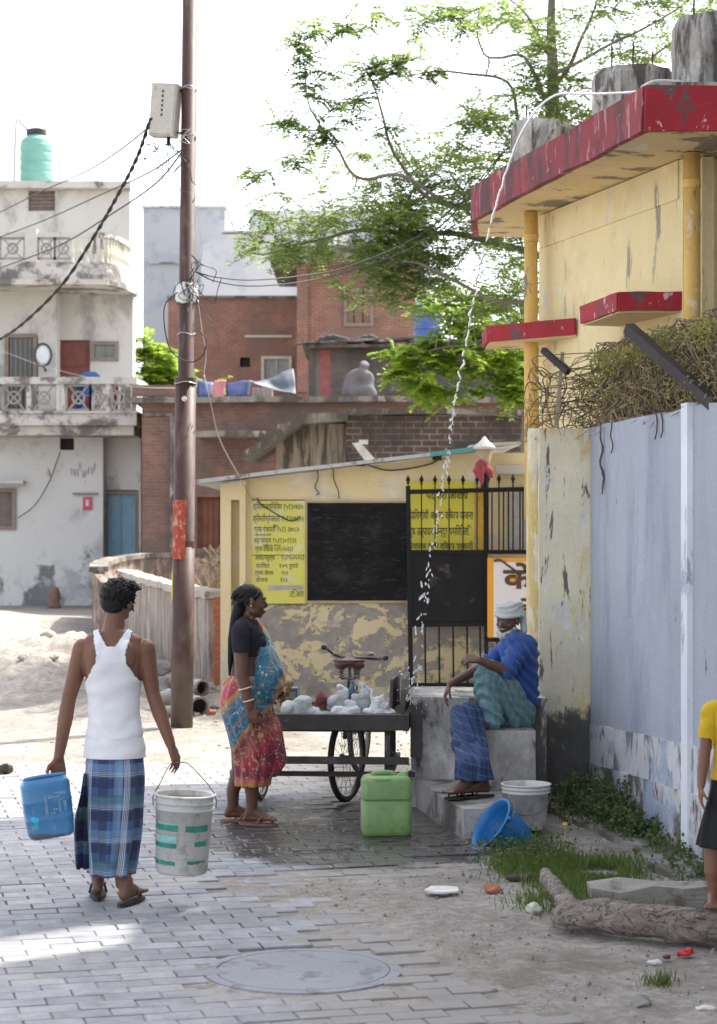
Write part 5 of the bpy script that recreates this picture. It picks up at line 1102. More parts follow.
# saddle: broad brown leather seat seen from behind
b = NB(); sc_ = P(.13,.66,.945)
for p, r in (((0,0,0),(.118,.10,.034)), ((0,.10,.012),(.05,.15,.026)), ((-.062,-.02,-.012),(.062,.07,.042)), ((.062,-.02,-.012),(.062,.07,.042))): ell(b, sc_+V(p), r)
sad = obj('saddle', vox(b, .010, 4), simple('worn_red_leather', (.11,.035,.028), .5, .35, 12, .2), CT, smooth=True)
b = NB(); lathe(b, [(.110,.0),(.120,.002),(.124,.009),(.119,.016),(.110,.015)], 30, Matrix.Translation(sc_+V((0,0,.006))) @ Matrix.Diagonal((1.03,.75,1,1)), closed=True); obj('saddle_rim', b, simple('saddle_dark_rim', (.03,.03,.045), .5), sad, smooth=True)
for s_ in (-1, 1):
    b = NB(); tube(b, smooth_path([sc_+V((s_*.062+.022*math.sin(t*9*PI), -.03+.022*math.cos(t*9*PI), -.035-.085*t)) for t in np.linspace(0,1,26)], 1), .0045, 5); obj('saddle_spring', b, wirems, sad)
hb_ = P(.13,1.24,.955)
b = NB(); tube(b, smooth_path([hb_+V((-.245,-.14,.075)), hb_+V((-.215,-.05,.06)), hb_+V((-.16,.02,.01)), hb_+V((-.08,.03,-.015)), hb_+V((0,.02,-.02)), hb_+V((.08,.03,-.02)), hb_+V((.17,.02,-.025)), hb_+V((.215,-.05,-.015)), hb_+V((.235,-.12,-.01))], 5), .011, 10); hbar = obj('handlebar', b, ciron, CT, smooth=True)
for s_, z in ((-1,.070),(1,-.012)): b = NB(); tube(b, [hb_+V((s_*.22,-.05,z-.004)), hb_+V((s_*.24,-.16,z+.006))], .018, 12); obj('grip', b, simple('black_grip', (.02,.02,.02), .6) if 'black_grip' not in bpy.data.materials else bpy.data.materials['black_grip'], hbar, smooth=True)
b = NB(); tube(b, smooth_path([hb_+V((-.17,-.02,.01)), hb_+V((-.15,-.08,.02)), hb_+V((-.10,-.12,.0)), hb_+V((-.06,-.10,-.05)), hb_+V((0,.0,-.1))], 5), .004, 6); obj('brake_cable', b, ciron, hbar)
b = NB(); lathe(b, [(0,0),(.03,0),(.033,.02),(.02,.03),(0,.035)], 14, Matrix.Translation(hb_+V((.12,0,0)))); obj('bell', b, wirems, hbar)
# bags on the cart
def blob(parts, sz=.012, jg=.015, fr=12, sm=2, seed=0):
    b = NB()
    for c, r in parts: ell(b, c, r)
    b = vox(b, sz, sm)
    for v in b.verts: v.co += noise.noise_vector(v.co*fr+V((seed,0,0)))*jg+noise.noise_vector(v.co*fr*2.7+V((seed,5,0)))*jg*.4
    return b
def poly(name, col, tr=.35, rough=.25):
    n = NT(name); v = n.co()
    return n.fin(n.ramp(n.noise(v, 9, 5, .6), [(.3, mulc(col, .85)), (.7, mulc(col, 1.1))]), rough, n.bump(n.noise(v, 22, 8, .75, 1.5), .9, .02), Transmission_Weight=tr, Subsurface_Weight=.0)
pwh = poly('white_polythene', (.82,.82,.84), .05); pcl = poly('clear_polythene', (.80,.84,.84), .30, .12); pgn = poly('green_polythene', (.35,.55,.48), .3)
def tp3(px, py, y): # point above deck by pixel
    d = CO.y+y; return W(px, py, d)
obj('carrier_bag', blob([(tp3(344,716,-.2),(.085,.08,.045)),(tp3(352,712,-.2),(.07,.06,.05)),(tp3(333,719,-.2),(.05,.06,.03)),(tp3(350,704,-.2),(.045,.03,.025)),(tp3(338,713,-.2),(.06,.05,.05))], .008, .013, 17), pwh, None, smooth=True, label='knotted white carrier bag lying in the middle of the cart', cat='bag')
b = blob([(tp3(376,713,-.15),(.10,.09,.055)),(tp3(386,715,-.15),(.075,.08,.05)),(tp3(378,703,-.15),(.055,.05,.05)),(tp3(372,696,-.15),(.018,.02,.05)),(tp3(383,699,-.15),(.020,.02,.045)),(tp3(380,708,-.15),(.08,.06,.055))], .008, .013, 17, seed=3)
obj('carrier_bag', b, pwh, None, smooth=True, label='upright white carrier bag with two handles at the right end of the cart', cat='bag')
obj('clear_bag', blob([(tp3(301,708,-.2),(.06,.06,.07)),(tp3(303,701,-.2),(.07,.05,.045)),(tp3(288,708,-.2),(.05,.05,.055)),(tp3(312,713,-.2),(.07,.05,.045)),(tp3(293,715,-.2),(.04,.05,.04))], .009, .02, 12, seed=6), pcl, None, smooth=True, label='crumpled clear polythene bag at the left of the cart', cat='bag')
obj('green_bag', blob([(tp3(322,716,-.25),(.07,.06,.035)),(tp3(312,718,-.25),(.05,.05,.03))], .009, .016, 14, seed=8), pgn, None, smooth=True, label='flattened pale green polythene bag beside the clear bag', cat='bag')
bgl = NT('dusty_glass'); bgl_ = bgl.fin(bgl.ramp(bgl.noise(bgl.co(), 6, 5), [(.3, (.30,.34,.32)), (.7, (.48,.52,.48))]), .2, None, Transmission_Weight=.45)
for c0_, lb in (((339,700),'tall clear polythene bag standing under the saddle left of the bottle'),((362,698),'puffed clear polythene bag behind the carrier bags')):
    obj('clear_bag', blob([(tp3(c0_[0],c0_[1]+6,.1),(.065,.06,.06)),(tp3(c0_[0]+4,c0_[1]-5,.1),(.05,.045,.055)),(tp3(c0_[0]-5,c0_[1]+2,.08),(.05,.05,.05)),(tp3(c0_[0]+1,c0_[1]-13,.1),(.030,.03,.02))], .009, .012, 19, seed=c0_[0]), pcl, None, smooth=True, label=lb, cat='bag')

bm = NB(); box(bm, -.33,-.20,.10,.26,zt_+.005,zt_+.145, MC); T = obj('small_crate', bm, simple('grey_blue_crate', (.10,.13,.14), .6, .3, 12), None, bev=.008, label='small grey blue box on the cart behind the green bag', cat='box')
bm = NB(); box(bm, -.32,-.21,.094,.099,zt_+.03,zt_+.12, MC); obj('label', bm, simple('crate_label', (.25,.3,.3), .7), T)
obj('brown_cloth', blob([(tp3(321,700,.1),(.05,.05,.06)),(tp3(318,710,.1),(.06,.06,.05))], .011, .02, 12, seed=11), simple('brown_red_cloth', (.16,.05,.05), .9, .4, 14), None, smooth=True, label='dark red cloth bundle on the cart between the bags', cat='bundle')
obj('dry_leaf_bundle', blob([(tp3(283,690,.0),(.05,.05,.05)),(tp3(286,682,.0),(.03,.03,.04)),(tp3(282,702,.0),(.045,.05,.09))], .012, .05, 18, seed=13), simple('dry_brown_leaves', (.32,.2,.09), .9, .4, 14), None, smooth=True, label='brown crumpled paper bundle at the left end of the cart', cat='bundle')
for px, py, h_, cc, lb in ((352,702,.19,(.09,.20,.26),'slim blue glass bottle standing on the cart under the saddle'),):
    p = tp3(px, 712, .15); p.z = zt_+.005; b = NB(); lathe(b, [(0,0),(.035,.0),(.038,.02),(.036,h_*.6),(.014,h_*.78),(.014,h_*.97),(.016,h_),(0,h_)], 18, Matrix.Translation(p)); n = NT('bottle_'+str(px)); obj('bottle', b, n.fin(cc, .1, None, Transmission_Weight=.4), None, smooth=True, label=lb, cat='bottle')

# ================================================================ water jet
wm = NT('falling_water'); wv = wm.co(); wmat = wm.fin((.86,.88,.90), .05, wm.bump(wm.noise(wm.map(wv, (1,1,.3)), 60, 5, .7), .3, .003), Transmission_Weight=.6, Subsurface_Weight=.0, IOR=1.33)
wp = [(645,91,12.66),(622,93,12.70),(590,94,12.78),(565,93.5,12.85),(552,97,12.9),(538,108,12.95),(526,125,13.0),(515,147,13.03),(505,176,13.1),(496,205,13.15),(488,235,13.2),(480,266,13.25),(474,300,13.3),(468,332,13.35),(463,360,13.4),(458,385,13.42),(454,408,13.45)]
P_ = smooth_path([W(*q) for q in wp], 14); b = NB(); N_ = len(P_); pts = []; rr = []
for i, p in enumerate(P_):
    t_ = i/N_; w_ = max(0, t_-.35)
    pts.append(p+V((noise.noise(V((i*.21,0,0)))*.045*w_+noise.noise(V((i*.7,0,0)))*.012*w_, noise.noise(V((i*.21,9,0)))*.03*w_, 0))); rr.append((.0085-.002*t_)*(1+w_*2.0*noise.noise(V((i*.55,3,0)))))
cuts = [0]; rj = random.Random(5); k = int(N_*.60)
tube(b, pts[:k+1], [max(.003, r) for r in rr[:k+1]], 10)
while k < N_-3:
    k += rj.choice((1,1,2)); e_ = min(N_-1, k+rj.randint(2,9)); 
    if e_-k > 1: n_ = e_-k+1; tube(b, pts[k:e_+1], [max(.002, r*1.15*math.sin(PI*(i_+.6)/(n_+.2))**.5) for i_, r in enumerate(rr[k:e_+1])], 8)
    k = e_
jet = obj('water_jet', b, wmat, None, smooth=True, label='thin arc of water spouting off the red roof and breaking into drops', cat='water')
b = NB(); rb = random.Random(21)
dp = smooth_path([W(454,405,13.45), W(450,440,13.5), W(443,480,13.55), W(437,520,13.6), W(430,560,13.65), W(425,600,13.7), W(420,640,13.75), W(414,690,13.75), (.385,13.85,.66)], 18)
for i, p in enumerate(dp):
    t_ = i/len(dp)
    if rb.random() < .42: continue
    for q in range(1+(rb.random() < .4)+(t_ > .8)*2):
        s_ = .0045+.008*rb.random()*rb.random(); pp = p+V((rb.gauss(0, .006+.022*t_), rb.gauss(0, .01), rb.gauss(0, .02)))
        ell(b, pp, (s_*.8, s_*.8, s_*rb.uniform(1.3, 3.4)), Euler((0, rb.uniform(-.6,.6), 0)).to_matrix(), 1)
for i in range(70):
    a = rb.random()*PI; r = abs(rb.gauss(0, .14)); pp = V((.375+r*math.cos(a)-.02, 13.9-abs(rb.gauss(0,.05)), .60+rb.gauss(0,.22))); s_ = .003+.006*rb.random(); ell(b, pp, (s_,s_,s_), None, 1)
o = obj('water_drops', b, wmat, None, smooth=True, label='bright drops splashing down beside the cart', cat='water'); o['kind'] = 'stuff'

# ================================================================ log, stones, litter
def logm():
    n = NT('weathered_log'); v = n.co(); f = n.noise(n.map(v, (.6,3,3)), 5, 9, .7, .6)
    c = n.ramp(f, [(.3, (.13,.10,.08)), (.5, (.27,.225,.19)), (.7, (.42,.37,.33))]); c = n.mix(n.ss(n.noise(v, 2.2, 7, .7), .55, .63), c, (.10,.085,.07)); ck = n.ss(n.math('ABSOLUTE', n.math('SUBTRACT', n.noise(n.map(v, (1,6,6), (3,3,3)), 4, 5, .6, .8), .5)), .02, .004); c = n.mix(n.math('MULTIPLY', ck, .8), c, (.035,.028,.022)); f = n.math('SUBTRACT', f, n.math('MULTIPLY', ck, .6))
    return n.fin(c, .9, n.bump(n.math('ADD', f, n.noise(v, 30, 6, .7)), .8, .02))
lm = logm(); b = NB()
chain(b, [V((XX(562,9.75),9.75,.07)), V((XX(600,9.7),9.7,.085)), V((XX(640,9.55),9.55,.095)), V((XX(680,9.45),9.45,.09)), V((XX(740,9.3),9.3,.09)), V((XX(830,9.2),9.2,.08))], [.06,.082,.078,.092,.075,.09])
chain(b, [V((XX(572,9.75),9.72,.09)), V((XX(560,9.95),9.95,.14)), V((XX(546,10.2),10.2,.20))], [.055,.045,.035]); ell(b, V((XX(655,9.5),9.47,.11)), (.05,.05,.055))
b = vox(b, .012, 2)
for v in b.verts: v.co += noise.noise_vector(V((v.co.x*2.2, v.co.y*9, v.co.z*9)))*.022+noise.noise_vector(V((v.co.x*6, v.co.y*30, v.co.z*30)))*.006
obj('tree_log', b, lm, None, smooth=True, label='crooked bark stripped log with a raised stub lying on the verge', cat='log')
b = NB(); M = Matrix.Translation((XX(655,10.45),10.4,.05)) @ Matrix.Rotation(R(-3), 4, 'Z'); box(b, -.34,.75,-.09,.09,-.08,.055, M); cutup(b, 6); jag(b, .035, 5); jag(b, .012, 17)
obj('concrete_beam', b, weather('pale_beam', (.33,.31,.27), [((.15,.13,.10), 3, .55, .05, (1,1,1), None)], bump=.6), None, label='broken pale concrete beam lying behind the log', cat='beam')
stm = simple('pale_stone', (.42,.40,.35), .9, .3, 9, .5, col2=(.2,.17,.14), th=.6); stb = simple('brick_bit', (.42,.15,.09), .9, .3, 9, .5); stg = simple('grey_stone', (.25,.235,.22), .9, .3, 9, .5, col2=(.14,.12,.1), th=.58)
def stone(px, py, r, mat, lab, z=0, nm='stone', sq=(1,.8,.6), grp=None, d=None):
    p = G(px, py) if d is None else V((XX(px,d), d, 0)); b = NB(); ell(b, p+V((0,0,r*sq[2]*.5+z)), (r*sq[0], r*sq[1], r*sq[2]), Euler((0,0,rnd.random()*3)).to_matrix(), 3)
    for v in b.verts: v.co += noise.noise_vector(v.co*(1.6/r))*r*.35
    return obj(nm, b, mat, None, smooth=True, label=lab, cat='stone', group=grp)
stone(534, 912, .048, simple('green_white_stone', (.5,.52,.42), .8, .2, 9, .4), 'round pale greenish stone at the edge of the grass')
b = NB(); extr(b, [G(425,891,.02), G(432,888,.02), G(458,889,.02), G(457,893,.02), G(441,894,.02), G(428,893,.02)], (0,0,.012)); cutup(b, 1); jag(b, .012, 14); obj('paper_scrap', b, simple('litter_white', (.7,.68,.64), .7), None, label='white paper scrap lying on the dirt patch', cat='litter')
stone(491, 890, .07, stb, 'flat pinkish brick fragment near the grass', nm='brick_fragment', sq=(1.1,.5,.28))
obj('red_wrapper', blob([(G(684,953,.02),(.04,.03,.016)),(G(690,951,.02),(.025,.025,.014))], .006, .01, 30), simple('red_foil', (.5,.02,.03), .4), None, smooth=True, label='crumpled red wrapper on the dirt below the log', cat='litter')
obj('dark_wrapper', blob([(G(667,957,.015),(.022,.02,.012))], .006, .006, 30), simple('maroon_foil', (.12,.02,.02), .5), None, smooth=True, label='small dark maroon scrap left of the red wrapper', cat='litter')
obj('paper_scrap', blob([(G(706,1008,.012),(.05,.02,.012)),(G(655,960,.01),(.001,.001,.001))][:1], .006, .008, 30, seed=2), bpy.data.materials['litter_white'], None, smooth=True, label='white scrap on the dirt in the lower right corner', cat='litter')
obj('paper_scrap', blob([(G(655,962,.012),(.04,.02,.010))], .006, .008, 30, seed=4), bpy.data.materials['litter_white'], None, smooth=True, label='pale scrap left of the maroon wrapper', cat='litter')
stone(640, 1004, .06, stg, 'flat grey stone near the lower right corner', sq=(1.2,.7,.3)); stone(703, 930, .05, stg, 'grey stone in front of the log', sq=(1,.8,.5)) if False else None
b = NB(); chain(b, [G(510,878,.015), G(530,877,.03), G(549,880,.02)], [.02,.026,.018]); b = vox(b, .008, 1); jag(b, .008, 20); obj('dark_board_piece', b, simple('dark_wet_wood', (.05,.045,.035), .8), None, smooth=True, label='dark wet piece of wood lying in the grass below the blue bucket', cat='wood')
b = NB(); chain(b, [G(0,769,.02), G(6,768,.05), G(12,770,.02)], [.03,.035,.02]); b = vox(b, .01, 1); jag(b, .02, 14); obj('dark_debris', b, simple('dark_debris_mat', (.05,.045,.04), .9), None, smooth=True, label='small dark lump of debris at the left edge of the road', cat='debris')
# larger stones on the bank and rubble by the pole
rb = random.Random(31)
for i in range(9):
    px, py = rb.uniform(22,100), rb.uniform(648,690); p = G(px,py); r = rb.uniform(.05,.13); stone(px, py, r, rb.choice([stm, stg, stm]), 'pale stone scattered on the dusty bank left of the man', z=gh(p.x,p.y), grp='stones on the dusty bank')
for i in range(34):
    px, py = rb.uniform(160,240), rb.uniform(690,722); p = G(px,py); r = rb.uniform(.04,.10); stone(px, py, r, rb.choice([stm, stg, stg, stb]), 'rubble stone heaped around the foot of the pole', z=max(0, gh(p.x,p.y)), grp='rubble round the pole foot')
pipem = weather('old_cement_pipe', (.30,.27,.24), [((.12,.1,.085), 4, .55, .05, (1,1,1), None)], bump=.4)
for px, py, d, r, yaw, lab in ((203,688,20.6,.085,30,'upper short cement pipe with a dark open end behind the pole'), (200,707,19.8,.10,18,'lower short cement pipe with a dark open end beside the pole')):
    c = W(px, py, d); M = Matrix.Translation(c) @ Matrix.Rotation(R(yaw), 4, 'Z') @ Matrix.Rotation(R(90), 4, 'X'); T = thing('cement_pipe', lab, 'pipe', c, 0, 'cement pipes by the pole')
    b = NB(); lathe(b, [(r*.8,0),(r,0),(r,-.02),(r,.0),(r,-.75),(r*.8,-.75),(r*.8,-.01)], 24, M, closed=True); obj('pipe_wall', b, pipem, T)
    b = NB(); lathe(b, [(0,-.10),(r*.79,-.10)], 20, M); obj('bore_shade_disc', b, dark, T)  # near-black disc put in as the shade inside the pipe
for px, py, d, r, lab in ((166,700,20.3,.13,'large rounded rubble boulder left of the pole foot'), (160,686,21.2,.14,'dark rubble boulder behind the pole foot'), (172,712,19.9,.09,'smaller boulder touching the pole foot'),(162,668,22,.12,'boulder at the base of the parapet')):
    c = W(px, py, d); b = NB(); ell(b, c, (r,r*.8,r*.75), None, 3)
    for v in b.verts: v.co += noise.noise_vector(v.co*(1.4/r))*r*.4
    obj('boulder', b, stg, None, smooth=True, label=lab, cat='boulder')
b = NB(); c = V((XX(54,45.5), 45.5, 0)); chain(b, [c, c+V((0,0,.3)), c+V((.03,0,.42))], [.16,.13,.08]); b = vox(b, .03, 2); jag(b, .05, 5); obj('mud_lump', b, simple('brown_mud', (.2,.12,.09), .9), None, smooth=True, label='brown mud heap against the white house wall', cat='heap')
# pebbles over the dirt patch
bms = NB(); rb = random.Random(77); cnt = 0
while cnt < 1100:
    x = rb.uniform(-.6, 2.2); y = rb.uniform(7.2, 13)
    if inpoly(x, y, paver_poly) or x > wx(y)-.1: continue
    r = .003+.012*rb.random()**4; p = V((x, y, gh(x,y)+r*.3)); M = Matrix.Translation(p) @ Euler((rb.random()*3, rb.random()*3, rb.random()*3)).to_matrix().to_4x4() @ Matrix.Diagonal((r*rb.uniform(.8,1.6), r, r*.6, 1)); addico(bms, 1, M); cnt += 1
for k in range(260):
    x = rb.uniform(-3, 1.2); y = rb.uniform(16.6, 22); r = .006+.014*rb.random()**3; p = V((x, y, gh(x,y)+r*.3)); addico(bms, 1, Matrix.Translation(p) @ Matrix.Diagonal((r*1.3, r, r*.6, 1)))
n = NT('pebble_mix'); gi = n.n('ShaderNodeNewGeometry').outputs['Random Per Island']
obj('pebbles', bms, n.fin(n.ramp(gi, [(0,(.14,.12,.10)),(.4,(.30,.27,.23)),(.75,(.42,.39,.35)),(.97,(.33,.20,.15)),(1,(.46,.44,.41))]), .9), kind='stuff')
# ================================================================ vegetation
def leafmat(name, cols, tr=.45, rough=.5):
    n = NT(name); gi = n.n('ShaderNodeNewGeometry').outputs['Random Per Island']
    c = n.ramp(gi, [(i/(len(cols)-1), k) for i, k in enumerate(cols)])
    big = n.noise(n.co(), .55, 3, .6); c = n.mix(.22, c, n.ramp(big, [(.35, (.35,.38,.3)), (.65, (.8,.82,.6))]), 'OVERLAY')
    n.fin(c, rough, spec=.3)
    t = n.n('ShaderNodeBsdfTranslucent'); n.put(t.inputs[0], n.mix(.5, c, n.mix(1.0, c, (.75,.9,.25), 'MULTIPLY')) if False else n.mix(.35, c, (.26,.36,.04)))
    m = n.n('ShaderNodeMixShader'); m.inputs[0].default_value = tr; n.t.links.new(n.b.outputs[0], m.inputs[1]); n.t.links.new(t.outputs[0], m.inputs[2]); n.t.links.new(m.outputs[0], n.out.inputs[0])
    return n.m
class Leaves:
    def __init__(s): s.v = []; s.f = []
    def leaf(s, p, d, nrm, L, w):
        sd_ = d.cross(nrm).normalized()*w*.5; i = len(s.v)
        s.v += [p, p+d*L*.45+sd_, p+d*L, p+d*L*.45-sd_]; s.f.append((i, i+1, i+2, i+3))
    def build(s, name, mat, parent=None, kind=None, loc=None, **k):
        me = bpy.data.meshes.new(name); o_ = WM[parent].translation if parent is not None else (loc or V((0,0,0)))
        me.from_pydata([tuple(v-o_) for v in s.v], [], s.f); me.materials.append(mat)
        o = bpy.data.objects.new(name, me); C.objects.link(o)
        if parent is not None: o.parent = parent
        else: o.location = o_
        if kind: o['kind'] = kind
        for a, b in k.items(): o[a] = b
        return o
def rvec(r_): 
    while True:
        v = V((r_.uniform(-1,1), r_.uniform(-1,1), r_.uniform(-1,1)))
        if .05 < v.length < 1: return v.normalized()
def frond(Lv, p, d, L, n, ll, lw, r_):
    """one pinnate frond: leaflets both sides of a drooping rachis"""
    d = d.normalized(); up = V((0,0,1)); sd_ = d.cross(up); sd_ = sd_.normalized() if sd_.length > .1 else V((1,0,0))
    nr = (up+rvec(r_)*.5).normalized(); q = p.copy(); dd = d.copy()
    for i in range(n):
        dd = (dd+V((0,0,-.07))).normalized(); q = q+dd*(L/n)
        for s_ in (-1, 1):
            ld = (sd_*s_+dd*.5+rvec(r_)*.25).normalized(); Lv.leaf(q, ld, (nr+rvec(r_)*.3).normalized(), ll*r_.uniform(.7,1.2)*(1-.3*i/n), lw)
def cluster(Lv, p, size, nf, r_, ll=.075, lw=.035, flat=.35, n=8):
    for k in range(nf):
        d = rvec(r_); d.z = d.z*flat+.1; frond(Lv, p+rvec(r_)*size*.15, d, size*r_.uniform(.6,1.1), n, ll, lw, r_)
bark = simple('grey_brown_bark', (.19,.17,.14), .9, .3, 3, .5, bs=14); 
def treebuild(T, limbs, trunk, blobs, singles, lm_, seed, d0, dens=1.0, size=.42, twig=.012, ll=.075, lw=.035, nf=7, holes=.5):
    r_ = random.Random(seed); lp = []
    for pts, r0_, r1_ in limbs:
        P_ = smooth_path(pts, 6); n_ = len(P_); b = NB()
        P_ = [p+noise.noise_vector(p*1.5)*.06*(i > 0) for i, p in enumerate(P_)]
        tube(b, P_, [.50*(r0_+(r1_-r0_)*i/(n_-1)) for i in range(n_)], 7); obj('limb', b, bark, T, smooth=True); lp += P_
    P_ = smooth_path(trunk[0], 6); b = NB(); n_ = len(P_); tube(b, P_, [trunk[1]+(trunk[2]-trunk[1])*i/(n_-1) for i in range(n_)], 14); obj('trunk', b, bark, T, smooth=True)
    lp += P_[len(P_)//2:]
    tr_a = np.array([tuple(p) for p in lp])
    tw = NB(); Lv = Leaves(); cs = []
    for px, py, rx, ry, dz, n_ in blobs:
        for i in range(int(n_*dens)):
            while True:
                x, y, z = r_.uniform(-1,1), r_.uniform(-1,1), r_.uniform(-1,1)
                if x*x+y*y+z*z < 1: break
            if noise.noise(V(((px+x*rx)*.028, (py+y*ry)*.045, z*1.2+seed))) < -holes*.25: continue
            cs.append((W(px+x*rx, py+y*ry, d0+z*dz), 1.0))
    for px, py, dd, s_ in singles: cs.append((W(px, py, d0+dd), -s_))
    for p, s_ in cs:
        k = int(np.argmin(((tr_a-np.array(tuple(p)))**2).sum(1))); q = lp[k]; L = (p-q).length; sg = s_ < 0; s_ = abs(s_)
        m = q.lerp(p, .4)+V((0,0,-.10*L))+rvec(r_)*.12*L; m2_ = q.lerp(p, .75)+rvec(r_)*.10*L
        tube(tw, smooth_path([q, m, m2_, p], 3), [twig*.8*(1-.07*i_) for i_ in range(10)], 4, False)
        if sg: cluster(Lv, p, size*s_*.78, int(nf*1.6), r_, ll*.9, lw, .4); cluster(Lv, m2_, size*.4, 3, r_, ll*.8, lw)
        else: cluster(Lv, p, size*s_*r_.uniform(.7,1.2), nf, r_, ll, lw)
    o = obj('twigs', tw, bark, T); o['kind'] = 'stuff'
    Lv.build('crown', lm_, T, 'stuff')
    return len(Lv.f)
D = 25.0
def L(*q, dy=0): return [W(x, y, D+dy+(k*.0)) for k, (x, y) in enumerate(q)]
T = thing('feathery_tree', 'large feathery leaved tree spreading over the rooftops behind the yellow building', 'tree', (XX(556,D), D, 0))
limbs = [
 (L((551,262),(520,248),(475,236),(425,232),(376,230),(343,234),(300,245),(268,252),(245,250), dy=.3), .10, .015),
 (L((551,240),(500,215),(427,195),(400,165),(389,142),(381,110),(376,84),(360,54), dy=-.5), .07, .012),
 (L((455,205),(400,175),(365,178),(349,171),(338,150),(332,142),(316,118),(309,100),(307,71),(303,55), dy=-.9), .05, .010),
 (L((430,200),(380,118),(345,105),(320,88)), .02, .008),
 (L((548,170),(520,130),(506,84),(464,75),(431,73),(405,78), dy=.6), .06, .012),
 (L((550,110),(530,67),(519,54),(500,57),(485,54),(477,33),(480,12), dy=-.3), .055, .012),
 (L((554,90),(575,60),(590,25),(600,-15), dy=.2), .07, .02), (L((553,75),(610,45),(660,20),(700,-10), dy=-.4), .05, .015),
 (L((552,200),(600,120),(650,60),(690,30), dy=1.2), .09, .02), (L((549,300),(500,300),(450,280),(410,262),(380,268), dy=-.8), .07, .012),
 (L((550,330),(520,320),(470,345),(430,352), dy=.8), .05, .012), (L((552,60),(530,20),(500,-10)), .05, .02), (L((551,140),(610,160),(680,150),(740,120), dy=2), .1, .03),
 (L((427,232),(390,252),(350,258),(310,262), dy=.9), .035, .01), (L((376,84),(392,70),(401,62)), .014, .006), (L((303,55),(298,46)), .01, .006)]
trunk = ([V((XX(556,D)+.25, D, 0)), V((XX(556,D)+.1, D+.1, 3)), W(551,300,D), W(550,200,D), W(553,90,D), W(551,20,D), W(556,-60,D)], .17, .03)
blobs = [(300,236,58,26,1.0,52),(360,215,60,34,1.3,80),(400,250,62,38,1.3,85),(455,215,60,50,1.6,100),(500,260,50,60,1.6,95),(480,155,62,44,1.6,62),(520,100,58,55,1.6,62),(585,60,60,60,1.6,48),(640,25,60,45,1.6,26),(505,12,75,34,1.4,30),(440,30,28,26,1.0,10),
 (430,290,55,36,1.3,50),(375,285,40,26,1.0,30),(335,165,40,16,.8,9),(390,160,40,30,1.0,20),(560,160,60,60,2,70),(690,-30,70,60,2,50),(620,-40,80,40,2,60),(520,330,50,50,1.3,35),(285,250,30,12,.7,14),(262,244,20,8,.4,8)]
sing = [(345,25,-.9,.9),(342,28,-.9,.8),(375,12,-.6,.8),(408,10,-.3,1),(307,32,-.9,1),(315,30,-.9,.8),(295,48,-.9,.8),(303,60,-.9,.9),(310,76,-.9,.9),(308,86,-.9,.8),(316,96,-.9,.8),(279,123,-.9,1),(285,122,-.9,.8),(254,173,-.6,1),(260,178,-.6,.9),(304,134,-.9,.9),(326,128,-.9,.8),
 (362,68,-.6,1.1),(370,76,-.6,1),(378,72,-.6,1),(398,60,-.5,1.1),(404,66,-.5,1.1),(395,72,-.5,.9),(346,103,-.9,1),(338,76,-.8,.9),(352,118,-.8,.9),(358,98,-.7,.8),(396,128,-.5,.9),(436,72,.5,.9),(425,76,.5,.9),(290,165,-.5,.9),(300,158,-.5,.9),(276,196,-.3,1),(262,210,-.2,.9),(330,140,-.9,.8),(430,20,0,1),(450,14,0,1),(465,28,0,1)]
lm1 = leafmat('feathery_leaf', [(.12,.17,.065),(.18,.245,.09),(.24,.31,.12),(.30,.36,.17)], .68)
nl = treebuild(T, limbs, trunk, blobs, sing, lm1, 4, D, .72, .46, .008, .085, .038, 8)
D2 = 21.0
T = thing('young_tree', 'young tree with bright yellow green leaves in front of the dark brick wall', 'tree', (XX(515,30), 30.0, 0)); D = 30.0
limbs = [(L((522,400),(500,380),(470,372),(430,372),(400,372)), .05, .012), (L((524,360),(490,340),(455,330),(420,348),(392,360)), .05, .012), (L((526,330),(505,305),(470,300),(445,305)), .04, .01), (L((525,420),(500,415),(460,405),(430,400)), .03, .01), (L((526,340),(520,310),(515,290)), .03, .01)]
trunk = ([V((XX(528,D), D, 0)), W(527,430,D), W(525,370,D), W(522,300,D)], .11, .03)
blobs = [(425,365,38,26,.8,32),(470,348,40,34,.9,44),(505,365,32,38,.9,44),(500,315,38,30,.9,34),(450,305,30,24,.8,26),(405,352,22,14,.5,12),(440,394,34,10,.6,18),(395,372,18,10,.4,8),(515,392,18,14,.6,18)]
lm2 = leafmat('bright_young_leaf', [(.22,.34,.04),(.32,.46,.06),(.40,.52,.09),(.16,.27,.04)], .62)
treebuild(T, limbs, trunk, blobs, [], lm2, 9, D, 1.0, .38, .008, .11, .07, 5, .9)
D = 52.0
T = thing('roof_shrub', 'leafy green bush growing between the white house and the brick house', 'bush', (XX(152,D), D, 0))
treebuild(T, [(L((150,400),(148,360),(152,335)), .05, .02), (L((155,400),(170,380),(195,378)), .04, .02)], ([V((XX(152,D), D, 0)), W(152,400,D), W(152,380,D)], .1, .06), [(155,365,18,26,.6,50),(150,340,12,14,.4,16),(180,378,30,12,.5,40),(205,385,12,8,.4,10)], [], lm2, 12, D, 1.0, .55, .015, .2, .12, 5, .3)
for b_ in (): pass
